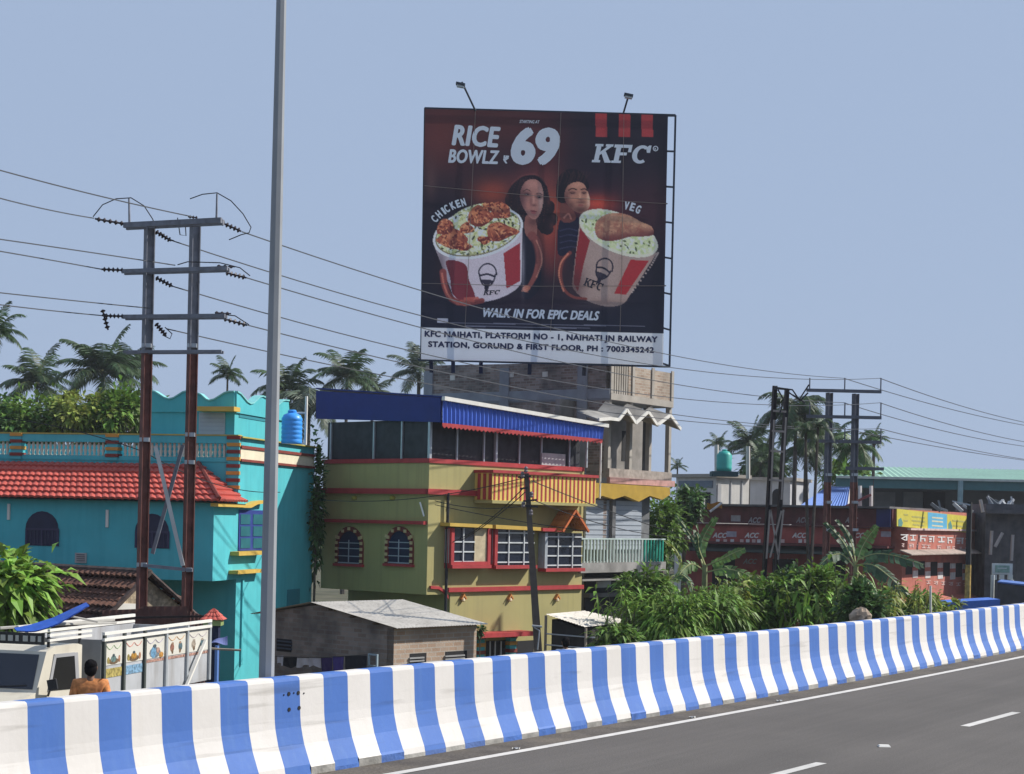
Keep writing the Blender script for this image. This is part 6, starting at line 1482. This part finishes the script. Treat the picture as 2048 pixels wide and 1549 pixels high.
gt = root('green_water_tank', at(1448, 945, 97), 'sea green plastic water tank standing on the white house roof', 'water tank'); c = at(1448, 943, 97); k = 97 / FPX
b = MB(); b.lathe(c, [(15 * k, 0), (15.5 * k, 8 * k), (15 * k, 9 * k), (15.5 * k, 18 * k), (15 * k, 19 * k), (15.5 * k, 32 * k), (10 * k, 39 * k), (4 * k, 41 * k)], 18); b.build('tank_body', mat('tank_green', (.03, .34, .30), .45, .08), gt, smooth=True)
b = MB(); b.lathe(c + Vector((0, 0, 41 * k)), [(5 * k, 0), (5 * k, 2 * k), (3 * k, 3 * k)], 12); b.build('lid', mat('tank_green', (1, 1, 1)), gt)
b = MB(); b.ab(c.x - .75, c.x + .75, c.y - .6, c.y + .6, c.z - .3, c.z - .02); b.build('stand', mat('dark_teal_stand', (.03, .08, .09)), gt)
br_ = root('blue_sheet_roof', at(1650, 1015, 90), 'bright blue sheet roof sloping behind the tall thin palm trunks', 'roof')
b = MB(); P_ = [at(1592, 1019, 88), at(1694, 1019, 88), at(1700, 974, 94), at(1655, 974, 94)]; b.sheet(*P_, 16, .04); b.build('sheet', mat('sky_blue_sheet', (.10, .20, .50), .5, .1), br_)
b = MB(); b.hexa([Vector((p.x, p.y, gz(90))) for p in P_] + [p - Vector((0, 0, .06)) for p in P_]); b.build('wall', offw, br_)
for u in (1720, 1742): b = MB(); b.tube([at(u, 1022, 88), at(u, 972, 88)], .1, 5); b.build('porch_post', offw, br_)
b = MB(); b.bar(at(1690, 1014, 87.8), at(1742, 990, 87.8), .12); b.build('stair_rail', mat('maroon_rail', (.2, .06, .06)), br_)

# big green roofed shed
GY = 108
gs_ = root('green_roof_shed', at(1900, 1000, GY + 6), 'large open shed with a pale green metal roof and dark teal fascia on the right', 'shed')
x0, x1 = at(1672, 958, GY).x, at(2420, 958, GY).x
ze = at(1860, 957, GY).z; zr_ = at(1860, 938, GY + 22).z
b = MB(); b.sheet((x0, GY, ze), (x1, GY, ze), (x1 + 3, GY + 20, zr_), (x0 + 3.5, GY + 20, zr_), 60, .04); b.build('metal_roof', mat('pale_green_sheet', (.30, .50, .38), .5, .1, .5, streak=.3, scol=(.36, .52, .44)), gs_)
b = MB(); b.ab(x0, x1, GY - .1, GY + .1, at(1860, 979, GY).z, ze - .12); b.build('fascia', mat('dark_teal_fascia', (.045, .14, .155), .6, .1), gs_)
b = MB(); b.ab(x0, x1, GY - .3, GY - .11, ze - .12, ze + .03); b.build('eave_gutter', mat('pale_gutter', (.45, .5, .48), .5), gs_)
for u in (1919, 2120, 2330): b = MB(); p = at(u, 980, GY); b.tube([(p.x, GY - .2, gz(GY)), (p.x, GY - .2, ze - .13)], .17, 8); b.build('post', mat('pale_teal_post', (.22, .34, .38), .5), gs_)
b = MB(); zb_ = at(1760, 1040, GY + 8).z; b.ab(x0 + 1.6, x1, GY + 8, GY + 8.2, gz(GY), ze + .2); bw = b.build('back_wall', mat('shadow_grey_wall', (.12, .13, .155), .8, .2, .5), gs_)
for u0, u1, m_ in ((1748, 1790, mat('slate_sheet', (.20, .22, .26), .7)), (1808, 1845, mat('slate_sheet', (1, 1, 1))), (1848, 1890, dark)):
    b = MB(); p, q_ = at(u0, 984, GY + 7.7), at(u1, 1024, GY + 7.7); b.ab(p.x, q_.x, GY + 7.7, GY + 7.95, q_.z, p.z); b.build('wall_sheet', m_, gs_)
b = MB(); zz_ = at(1950, 982, GY + 5).z
for k in range(14): b.bar((x0 + 2 + k * 2, GY + .3, ze - .5), (x0 + 2 + k * 2, GY + 7.9, ze - .2), .12)
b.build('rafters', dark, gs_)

# dark timber shop at the far right with poles, sign and blue sheet
DY = 88
ds = root('dark_timber_shop', at(2020, 1200, DY), 'dark weathered timber shop front with pale leaning poles at the right edge', 'shop')
p, q_ = at(1972, 1008, DY), at(2300, 1008, DY)
b = MB(); b.ab(p.x, q_.x, DY, DY + 6, gz(DY), p.z); b.build('wall', mat('dark_planks', (.075, .078, .088), .85, .4, 2, .2, 8, streak=.6, scol=(.12, .12, .125)), ds)
b = MB(); b.ab(p.x - .2, q_.x, DY - .8, DY - .002, p.z - .5, p.z - .3); b.build('canopy', mat('dark_planks', (1, 1, 1)), ds)
for ps in (((1984, 1062), (1981, 1110)), ((2005, 1066), (1990, 1094)), ((2026, 1070), (2023, 1122)), ((1961, 1000), (1966, 1025))):
    b = MB(); b.tube([at(*ps[0], DY - 1), at(*ps[1], DY - 1)], .09, 5); b.build('pale_pole', mat('grey_bamboo', (.34, .33, .33), .8), ds)
rub = random.Random(9)
for k in range(14):
    u = rub.uniform(1978, 2046) if k < 9 else rub.uniform(1880, 1955); c = at(u, 1008, 90) if k < 9 else at(u, 1020 + (u - 1880) * .08, 81.5); c.z = at(1972, 1008, DY).z if k < 9 else zq(1018) - .04; b = MB(); b.bar(c, c + Vector((rub.uniform(-.5, .5), .2, rub.uniform(.15, .55))), rub.uniform(.06, .16)); 
    tag(b.build('roof_clutter', mat('clutter_%d' % (k % 3), ((.3, .32, .34), (.12, .14, .16), (.38, .4, .42))[k % 3], .7)), 'loose pale scrap leaning on the low roofs under the green roofed shed', 'scrap', 'scrap under the green roofed shed')
sg = root('white_signboard', at(2004, 1158, 70), 'white signboard with a green bordered panel on short legs at the right edge', 'signboard')
p, q_ = at(1985, 1127, 70), at(2025, 1150, 70)
b = MB(); b.ab(p.x, q_.x, 70, 70.1, q_.z, p.z); b.build('board', mat('sign_white', (.56, .58, .55), .6), sg)
p, q_ = at(1991, 1131, 69.98), at(2019, 1146, 69.98); b = MB(); b.ab(p.x, q_.x, 69.97, 69.998, q_.z, p.z); b.build('panel', mat('sign_green', (.22, .33, .27), .7, .3, 8), sg)
b = MB(); k = 0
p, q_ = at(1996, 1136, 69.9), at(2014, 1138, 69.9); b.ab(p.x, q_.x, 69.955, 69.968, q_.z, p.z); b.build('faded_text', mat('sign_white', (1, 1, 1)), sg)
for u in (1989, 2004, 2021): b = MB(); p = at(u, 1150, 70); b.ab(p.x - .1, p.x + .1, 70, 70.1, at(u, 1160, 70).z, p.z - .002); b.build('leg', mat('sign_white', (1, 1, 1)), sg)
b = MB(); p = at(1985, 1165, 69); b.tube([(p.x, 69, gz(69)), (p.x, 69, p.z + .3)], .08, 6); p2 = at(2024, 1168, 70); b.tube([(p2.x, 70, gz(70)), (p2.x, 70, at(2021, 1160, 70).z)], .07, 6); b.build('stand_post', mat('sign_white', (1, 1, 1)), sg)
bs = root('blue_edged_stall', at(2040, 1200, 66), 'low dark stall with a blue edged sheet roof below the white signboard', 'stall')
b = MB(); A, B_, C_, D_ = at(1995, 1163, 66), at(2140, 1179, 66), at(2150, 1175, 69), at(2003, 1159.5, 69); b.hexa([x - Vector((0, 0, .06)) for x in (A, B_, C_, D_)] + [A, B_, C_, D_]); b.build('sheet_roof', mat('blue_sheet2', (.08, .16, .42), .6), bs)
b = MB(); b.hexa([Vector((x.x, x.y, gz(66))) for x in (A, B_, C_, D_)] + [x - Vector((0, 0, .082)) for x in (A, B_, C_, D_)]); b.build('front', mat('stall_grey', (.055, .055, .06), .8, .3), bs)
b = MB(); A, B_ = at(1895, 1205, 60), at(2000, 1199, 60); b.hexa([A, B_, B_ + Vector((0, 1.5, 0)), A + Vector((0, 1.5, 0)), A - Vector((0, 0, 2)), B_ - Vector((0, 0, 2)), B_ + Vector((0, 1.5, -2)), A + Vector((0, 1.5, -2))])
tag(b.build('blue_tarp_cover', mat('tarp_blue2', (.06, .16, .55), .55, .2, 2)), 'low blue tarpaulin cover just above the barrier below the red corner shop', 'tarpaulin')
yp = root('yellow_black_pole', at(1937, 1212, 62), 'slim pole dark above and yellow below standing before the red corner shop', 'pole')
b = MB(); p = at(1937, 1005, 62); X = at(1937, 1110, 62).x; zm = at(1937, 1130, 62).z; b.tube([(X, 62, gz(62)), (X, 62, zm)], .11, 8); b.build('lower_shaft', mat('yellow_dirty', (.36, .24, .06), .7, .5, 6), yp)
b = MB(); b.tube([(X, 62, zm), (X, 62, p.z)], .1, 8); b.build('upper_shaft', mat('tar_black', (.03, .03, .03), .7), yp)
b = MB(); b.bar((X, 61.9, p.z - .1), at(1905, 1003, 61.9), .05); b.build('bracket', galv, yp)
b = MB(); b.tube([(at(1866, 1230, 50).x, 50, gz(50)), at(1861, 1172, 50)], .035, 6)
tag(b.build('thin_white_pole', white), 'thin white pole leaning above the barrier in front of the low scrub', 'pole')
b = MB(); b.ball(at(1721, 1234, 34), .2, 12, (1.15, .9, .9), .14)
tag(b.build('boulder', mat('pale_rock', (.36, .28, .21), .95, .3, 5, .5, 12)), 'pale boulder showing just above the barrier among the bushes', 'rock')
ft = root('pale_tower', at(5, 830, 90), 'small pale pillared roof structure at the left edge beyond the turquoise house', 'building')
p, q_ = at(-40, 800, 90), at(19, 812, 90); b = MB(); b.ab(p.x, q_.x, 90, 93, q_.z, p.z); b.build('roof_slab', offw, ft)
for u in (-30, 2, 14): b = MB(); p = at(u, 820, 90); b.tube([(p.x, 90.5, gz(90)), (p.x, 90.5, q_.z - .002)], .12, 6); b.build('pillar', offw, ft)
# ================================================================== trees and plants
rt = random.Random(21)
def leafmat(n, c, isl=.45): return mat(n, c, .5, .3, .8, island=isl, transl=.3, spec=.3)
LG = leafmat('leaf_green', (.135, .23, .04)); LD = leafmat('leaf_dark_green', (.065, .13, .035)); LB = leafmat('leaf_bright_green', (.19, .32, .05)); LY = leafmat('leaf_yellow_green', (.23, .27, .055))
PD = leafmat('palm_leaf', (.05, .088, .036), .35); PG = leafmat('palm_leaf_pale', (.10, .13, .09), .4); BN = leafmat('banana_leaf', (.11, .19, .06), .3); BD = leafmat('banana_leaf_dark', (.05, .10, .05), .3)
pbark = mat('palm_bark', (.075, .065, .055), .9, .35, 4, .4, 12)
bark = mat('bark', (.12, .10, .075), .9, .35, 4, .4, 12)
def rv(r=rt): 
    while True:
        v = Vector((r.uniform(-1, 1), r.uniform(-1, 1), r.uniform(-1, 1)))
        if .05 < v.length < 1: return v
def leaf(mb, p, d, L_, w_, droop=.3):
    d = d.normalized(); s_ = d.cross(Vector((0, 0, 1)))
    if s_.length < .05: s_ = Vector((1, 0, 0))
    s_.normalize(); s_ = (s_ + rv() * .5).normalized(); n = s_.cross(d)
    m_ = p + d * L_ * .5 + Vector((0, 0, -droop * L_ * .15)); t = p + d * L_ + Vector((0, 0, -droop * L_ * .6))
    k = len(mb.v); mb.v += [tuple(p), tuple(m_ + s_ * w_ * .5 + n * w_ * .12), tuple(t), tuple(m_ - s_ * w_ * .5 + n * w_ * .12), tuple(m_)]
    mb.f += [(k, k + 1, k + 4), (k + 1, k + 2, k + 4), (k + 2, k + 3, k + 4), (k + 3, k, k + 4)]; mb.m += [0] * 4
def tree(name, u, v, Y, ru, rv_, n, L_, w_, m, label, cat='tree', clumps=26, droop=.5, depth=None, fill=.55, trunk_r=.12, group=None):
    """crown centred at picture point (u, v) at distance Y, radii in picture pixels"""
    k = Y / FPX; c = at(u, v, Y); rx, rz = ru * k, rv_ * k; ry = depth or rx
    base = Vector((c.x, c.y, gz(Y))); r_ = root(name, base, label, cat, group)
    b = MB(); per = n // clumps
    cl = []
    for i in range(clumps):
        q = rv(); q = q.normalized() * (fill + (1 - fill) * rt.random()) * (.75 + .3 * rt.random())
        cl.append(c + Vector((q.x * rx, q.y * ry, q.z * rz)))
    for q in cl:
        s_ = rt.choice((.16, .24, .34, .5)); o = (q - c)
        for i in range(per):
            g = Vector((rt.gauss(0, 1), rt.gauss(0, 1), rt.gauss(0, 1))) * .55; p = q + Vector((g.x * rx * s_, g.y * ry * s_, g.z * rz * s_))
            p.z = max(p.z, base.z + .1)
            d = (g * .8 + rv() * .9 + o.normalized() * .5 + Vector((0, 0, .1))); leaf(b, p, d, L_ * rt.uniform(.7, 1.6), w_ * rt.uniform(.8, 1.5), droop)
    b.build('crown', m, r_)
    b = MB(); zt2 = c.z + rz * .2
    b.tube([base, base.lerp(c, .5) + Vector((rx * .06, 0, 0)), (c.x, c.y, zt2)], [trunk_r, trunk_r * .8, trunk_r * .35], 6)
    for q in cl[::max(1, clumps // 9)]: st = base.lerp(Vector((c.x, c.y, zt2)), rt.uniform(.5, .9)); b.tube([st, st.lerp(q, .5) + Vector((0, 0, .05 * rz)), q], [trunk_r * .4, trunk_r * .25, trunk_r * .1], 4)
    b.build('trunk', bark, r_)
    return r_
def frond(mb, mr, p0, az, el, L_, droop, nl, ll, lw, sweep=.35, hang=.5):
    d = Vector((math.cos(az) * math.cos(el), math.sin(az) * math.cos(el), math.sin(el))); p = Vector(p0); pts = [p.copy()]; n = 9; ds = []
    for i in range(n):
        ds.append(d.copy()); p = p + d * L_ / n; pts.append(p.copy()); d = (d + Vector((0, 0, -droop / n * (1 + i * .12)))).normalized()
    mr.tube(pts, [.03 * L_ / 3 * (1 - .8 * i / n) for i in range(n + 1)], 3, caps=False)
    for i in range(nl):
        t = .12 + .88 * i / nl; k = min(int(t * n), n - 1); q = pts[k].lerp(pts[k + 1], t * n - k); dd = ds[k]
        s_ = dd.cross(Vector((0, 0, 1))); s_ = s_.normalized() if s_.length > .05 else Vector((1, 0, 0))
        l_ = ll * (math.sin(math.pi * (.12 + .8 * t)) * .9 + .15) * rt.uniform(.8, 1.15)
        for sg_ in (-1, 1):
            e = (s_ * sg_ + dd * (sweep + .5 * t) + Vector((0, 0, -hang * rt.uniform(.5, 1.3)))).normalized(); e2 = (e + Vector((0, 0, -hang * .9))).normalized()
            m_ = q + e * l_ * .5; tip = m_ + e2 * l_ * .5; a = dd * lw * .5
            kk = len(mb.v); mb.v += [tuple(q - a * .6), tuple(q + a * .6), tuple(m_ + a), tuple(m_ - a), tuple(tip)]; mb.f += [(kk, kk + 1, kk + 2, kk + 3), (kk + 3, kk + 2, kk + 4)]; mb.m += [0, 0]
def palm(u, v, Y, rpx, label, nf=20, m=PD, up=.5, name='palm_tree', tr=.16, lean=0., droop=1.15, hang=.45, trunk_to=None, group='palms beyond the houses'):
    k = Y / FPX; c = at(u, v, Y); L_ = rpx * k * 1.25; base = Vector((c.x + lean, c.y, gz(Y))); r_ = root(name, base, label, 'palm tree', group)
    b, mr = MB(), MB()
    for i in range(nf):
        az = 2 * math.pi * (i * .382 + rt.uniform(-.05, .05)); t = i / nf; el = 1.35 - 1.75 * t * (1 - up * .3) + rt.uniform(-.12, .12)
        frond(b, mr, c + Vector((0, 0, .15)), az, el, L_ * rt.uniform(.85, 1.1), droop * rt.uniform(.75, 1.2), 30, L_ * .32, L_ * .034, hang=hang)
    b.build('crown', m, r_); mr.build('leaf_stems', mat('palm_rib', (.14, .15, .07), .7), r_)
    b = MB(); b.tube([base, base.lerp(c, .4) + Vector((lean * -.15, 0, 0)), base.lerp(c, .75) + Vector((lean * -.08, 0, 0)), c + Vector((0, 0, .2))], [tr * 1.1, tr * .8, tr * .7, tr * .6], 7); b.build('trunk', pbark, r_)
    return r_
palm(-6, 672, 70, 55, 'tall palm with drooping fronds cut by the left edge', 16, up=.2)
palm(74, 775, 118, 72, 'coconut palm left of the pair standing over the green trees', 20)
palm(205, 752, 112, 86, 'largest coconut palm behind the twin pole on the left', 24)
palm(262, 745, 120, 62, 'palm with swept fronds just left of the twin pole', 16, m=PD)
palm(455, 757, 104, 40, 'small upright areca palm right above the wavy turquoise parapet', 13, up=.9, tr=.1)
palm(578, 790, 112, 70, 'palm half hidden behind the street lamp pole', 18, m=PD)
palm(618, 822, 96, 78, 'pale drooping palm behind the blue water tank', 16, m=PG, droop=2.4)
palm(694, 760, 112, 66, 'coconut palm rising behind the blue awning', 20)
palm(745, 790, 116, 46, 'pale palm to the right of the one behind the blue awning', 14, m=PG)
palm(838, 752, 92, 58, 'palm with pale fronds against the left end of the brick building', 16, m=PG)
palm(1437, 895, 125, 28, 'small areca palm behind the green water tank', 12, up=.9, tr=.1)
palm(1355, 938, 130, 20, 'tiny palm beyond the right end of the brick building', 10, tr=.1)
palm(1500, 895, 122, 52, 'dark bushy palm between the green tank and the rail posts', 20)
palm(1522, 930, 118, 44, 'lower dark palm just right of the white house', 16)
palm(1592, 838, 92, 82, 'large shaggy palm behind the rail posts', 24, droop=2.2)
palm(1612, 905, 96, 66, 'drooping palm below the large shaggy one', 18, droop=2.2)
palm(1660, 900, 98, 54, 'palm behind the left leg of the frame pole', 16)
palm(1712, 905, 94, 56, 'green palm behind the right leg of the frame pole', 20, m=LD, droop=2.0)
palm(1748, 885, 108, 30, 'small palm right of the frame pole', 12)
for u0, v0, u1, v1, lb in ((1608, 890, 1632, 1180, 'slim dark palm trunk left of the frame pole legs'), (1638, 885, 1622, 1150, 'slim green grey palm trunk beside the darker one')):
    palm(u0 + (3 if u0 < 1620 else -2), v0 - 20, 66, 40, lb.replace('trunk', 'trunk with thin crown'), 7, tr=.085, lean=(u1 - u0) * 66 / FPX * 1.1, droop=2.2, group=None)

for i, (u, v, ru, rv2, m_, lb) in enumerate(((10, 838, 70, 42, LD, 'leafy tree at the left edge behind the balustrade'), (80, 828, 75, 44, LG, 'broad leafy tree behind the balustrade under the coconut palm'),
        (165, 822, 70, 46, LY, 'yellowish green tree behind the balustrade in the middle'), (240, 826, 62, 46, LG, 'leafy tree just left of the wavy roof room'))):
    tree('leafy_tree', u, v + 8, 76, ru, rv2, 2600, .34, .17, m_, lb, depth=2.5, clumps=30)
tree('roadside_tree', 18, 1180, 33.5, 84, 66, 900, .34, .19, LB, 'bright broad leaved branches at the left edge above the truck', depth=1.2, clumps=22, droop=.8, trunk_r=.1)
tree('creeper', 632, 990, 57.5, 14, 130, 1100, .20, .15, LD, 'dark creeper climbing between the turquoise and olive houses', 'creeper', clumps=18, depth=.8, trunk_r=.05)
tree('slender_tree', 1324, 1052, GR.P(GR.s_(1322, 1040, -1.5), 0, -1.5).y, 40, 64, 2300, .24, .13, LG, 'bushy tree beside the grey shutters behind the green end of the balcony railing', clumps=30, depth=1.3)
tree('slender_tree', 1368, 1010, 74, 34, 32, 800, .30, .16, LD, 'dark tree top left of the red shop row', clumps=14, depth=1.2)
tree('bush', 1290, 1172, 52, 54, 34, 1700, .24, .10, LG, 'dense green bush in front of the shop ledge', 'bush', clumps=24)
tree('bush', 1345, 1238, 47, 76, 48, 2200, .38, .07, LB, 'bush of long narrow bright leaves right of the tin lean-to', 'bush', clumps=24, droop=1.1)
tree('bush', 1425, 1222, 48, 60, 44, 1900, .38, .07, LG, 'bush of long drooping leaves under the left banana plant', 'bush', clumps=22, droop=1.1)
tree('bush', 1505, 1212, 50, 60, 54, 2300, .22, .12, LG, 'mid green bush in front of the lowest red shops', 'bush', clumps=26)
tree('bush', 1575, 1186, 52, 48, 50, 2000, .21, .12, LD, 'dark bush at the foot of the rail posts', 'bush', clumps=24)
tree('bush', 1645, 1198, 50, 56, 58, 2400, .21, .12, LG, 'bush with small bright leaves below the slim palm trunks', 'bush', clumps=26)
tree('bush', 1720, 1215, 46, 44, 40, 1300, .24, .12, LD, 'low dark bush behind the boulder', 'bush', clumps=18)
tree('bush', 1800, 1205, 56, 70, 32, 1500, .24, .11, LG, 'low scrub in front of the red corner shop', 'bush', clumps=22)
tree('bush', 1880, 1215, 58, 46, 20, 700, .22, .10, LY, 'yellowing low scrub left of the yellow and black pole', 'bush', clumps=14)
tree('bush', 1232, 1275, 42, 40, 24, 420, .30, .09, LG, 'thin leafed bush beside the tin lean-to', 'bush', clumps=16, droop=1.0)
tree('bush', 960, 1262, 50, 9, 8, 160, .12, .07, LD, 'little plant by the red door canopy of the olive house', 'plant', clumps=6, trunk_r=.02)
tree('leafy_tree', 2035, 1000, 118, 30, 30, 700, .4, .2, LG, 'green tree showing under the green roof at the right edge', clumps=14)

def banana(u, v, Y, leaves, label, dead=False):
    k = Y / FPX; c = at(u, v, Y); base = Vector((c.x, c.y, gz(Y))); r_ = root('banana_plant', base, label, 'banana plant', 'banana plants in the scrub')
    b = MB(); b.tube([base, base.lerp(c, .5), c], [.16, .13, .08], 8); b.build('stem', mat('banana_stem', (.20, .22, .10), .7, .3, 4, streak=.4, scol=(.10, .07, .04)), r_)
    for (pts, w_, m_) in leaves:
        P_ = [at(x, y, Y + dy) for x, y, dy in pts]; n = 14; q = []
        for i in range(n + 1):
            t = i / n * (len(P_) - 1); j = min(int(t), len(P_) - 2); f = t - j
            p0, p1, p2, p3 = P_[max(j - 1, 0)], P_[j], P_[j + 1], P_[min(j + 2, len(P_) - 1)]
            q.append(.5 * (2 * p1 + (p2 - p0) * f + (2 * p0 - 5 * p1 + 4 * p2 - p3) * f * f + (3 * p1 - p0 - 3 * p2 + p3) * f ** 3))
        b = MB(); ww = w_ * k
        for i in range(2, n):
            t = i / n; d = (q[i + 1] - q[i]); s_ = d.cross(Vector((.25, -.9, .35))).normalized(); hw = ww * math.sin(math.pi * min(1, .12 + .86 * t)) ** .7
            for sg_ in (-1, 1):
                gap = .12 if rt.random() < .5 else .02; dr = Vector((0, .12 * rt.uniform(-1, 1), -hw * rt.uniform(.15, .55)))
                a0, a1 = q[i].lerp(q[i + 1], gap), q[i + 1]; lead = d * .5
                b.quad(a0, a1, a1 + s_ * sg_ * hw * .6 + lead * .5 + dr * .35, a0 + s_ * sg_ * hw * .6 + lead * .5 + dr * .35)
                b.quad(a0 + s_ * sg_ * hw * .6 + lead * .5 + dr * .35, a1 + s_ * sg_ * hw * .6 + lead * .5 + dr * .35, a1 + s_ * sg_ * hw + lead + dr, a0 + s_ * sg_ * hw * .95 + lead + dr)
        lf = b.build('leaf', m_, r_)
        b = MB(); b.tube(q, [.03 * (1 - .8 * i / n) for i in range(n + 1)], 4); b.build('midrib', mat('banana_rib', (.34, .36, .16), .6), lf)
banana(1410, 1130, 53, [([(1410, 1130, 0), (1402, 1095, .1), (1412, 1065, .2), (1432, 1035, .2)], 12, BN), ([(1410, 1130, 0), (1398, 1098, -.2), (1396, 1075, -.3), (1388, 1060, -.3)], 8, BD), ([(1412, 1132, 0), (1440, 1120, -.3), (1470, 1105, -.5), (1490, 1098, -.6)], 10, BN),
    ([(1412, 1145, 0), (1450, 1138, -.4), (1490, 1148, -.6), (1545, 1178, -.8)], 13, BN), ([(1406, 1140, 0), (1385, 1128, -.3), (1366, 1140, -.6), (1352, 1162, -.9)], 12, BN), ([(1406, 1132, 0), (1392, 1090, .4), (1370, 1055, .7), (1352, 1030, .8)], 6, BD)], 'banana plant with torn leaves before the left part of the red shop row')
banana(1330, 1170, 52, [([(1352, 1150, 0), (1362, 1128, 0), (1350, 1100, 0), (1330, 1082, 0)], 4, LY), ([(1352, 1150, 0), (1330, 1158, -.2), (1310, 1175, -.4), (1295, 1200, -.5)], 8, LY), ([(1345, 1160, 0), (1362, 1150, -.2), (1380, 1165, -.4), (1388, 1195, -.5)], 8, BD)], 'yellowing banana plant with a tall bare curved leaf stalk right of the railed balcony')
banana(1712, 1130, 56, [([(1714, 1125, 0), (1722, 1100, .1), (1736, 1075, .1), (1754, 1052, 0)], 14, BN), ([(1716, 1120, 0), (1750, 1108, -.3), (1790, 1112, -.6), (1846, 1130, -.9)], 15, BD), ([(1714, 1130, 0), (1745, 1130, -.4), (1780, 1155, -.7), (1815, 1190, -.9)], 16, BD),
    ([(1710, 1130, 0), (1690, 1090, .2), (1670, 1065, .4), (1650, 1045, .5)], 9, BD), ([(1710, 1135, 0), (1685, 1110, -.2), (1662, 1112, -.5), (1640, 1130, -.7)], 11, BD), ([(1712, 1140, 0), (1735, 1165, -.5), (1750, 1195, -.8), (1752, 1220, -.9)], 12, BD), ([(1712, 1128, 0), (1704, 1090, .5), (1690, 1060, .7), (1672, 1040, .8)], 7, BD)], 'big banana plant with a bright upright leaf beside the frame pole foot')
tree('leafy_tree', 1535, 940, 126, 44, 40, 1100, .6, .3, LD, 'dark rounded tree behind the rail posts and white houses', clumps=20, depth=2)
tree('leafy_tree', 1692, 950, 112, 40, 34, 900, .5, .26, LG, 'rounded green tree behind the legs of the frame pole', clumps=18, depth=2)
# far tree line
b = MB()
for i in range(9000):
    u = rt.uniform(-900, 3000); Yf = rt.uniform(160, 185); hmax = 2.2 + 2.2 * (.5 + .5 * math.sin(u * .013) * math.sin(u * .031 + 1)); p = Vector(((u - 1024) / FPX * Yf, Yf, gz(Yf) + rt.random() * hmax * 1.2)); leaf(b, p, rv(), rt.uniform(.8, 1.7), rt.uniform(.6, 1.1), .3)
tag(b.build('treeline', LD), 'low far line of dark trees along the horizon', 'trees', kind='stuff')

# sprays and stalks that break the outline of the scrub
def spray(u, v, Y, n, hpx, label, m=LB, lw=.07):
    k = Y / FPX; c = at(u, v, Y); base = Vector((c.x, c.y, gz(Y))); r_ = root('leafy_shrub', base, label, 'shrub', 'wild shrubs in the scrub'); b, s2 = MB(), MB()
    for i in range(n):
        az = rt.uniform(0, 6.28); q = c + Vector((math.cos(az) * rt.uniform(.1, 1.1), math.sin(az) * .5, hpx * k * rt.uniform(.3, 1))); md = base.lerp(q, .55) + Vector((0, 0, .3))
        s2.tube([base, md, q], [.03, .02, .008], 4)
        for j in range(26):
            t = rt.uniform(.35, 1); p = (base.lerp(md, t * 2) if t < .5 else md.lerp(q, t * 2 - 1)); leaf(b, p, rv() + Vector((0, 0, .15)), rt.uniform(.2, .5), lw * rt.uniform(.8, 1.8), 1.0)
    b.build('leaves', m, r_); s2.build('stems', bark, r_)
spray(1258, 1205, 47, 9, 42, 'spiky shrub left of the bush with long narrow leaves'); spray(1385, 1200, 47, 9, 40, 'spiky shrub between the two bushes of long leaves', LG)
spray(1462, 1190, 49, 8, 38, 'shrub with pale sprays below the first banana plant', LY, .09); spray(1545, 1185, 50, 8, 45, 'tall thin shrub just left of the rail posts', LG, .09)
spray(1612, 1180, 49, 8, 45, 'tall thin shrub just right of the rail posts', LB, .10); spray(1690, 1170, 48, 8, 55, 'thin shrub left of the frame pole foot', LG, .09)
spray(1765, 1195, 50, 8, 45, 'ragged shrub under the big banana plant', LY, .08); spray(1830, 1195, 54, 7, 40, 'ragged dry shrub before the red corner shop', LY, .07)
# humid air
hz = MB(); hz.ab(-75, 130, -24, 195, -4.2, 21)
hm = bpy.data.materials.new('humid_air'); hm.use_nodes = True; nt = hm.node_tree; nt.nodes.remove(nt.nodes['Principled BSDF'])
pv = nt.nodes.new('ShaderNodeVolumePrincipled'); pv.inputs['Color'].default_value = (.86, .91, 1, 1); pv.inputs['Density'].default_value = .0003; pv.inputs['Anisotropy'].default_value = .2
nt.links.new(pv.outputs[0], nt.nodes['Material Output'].inputs['Volume'])
tag(hz.build('haze', hm), 'thin humid haze over the street', 'haze', kind='stuff')
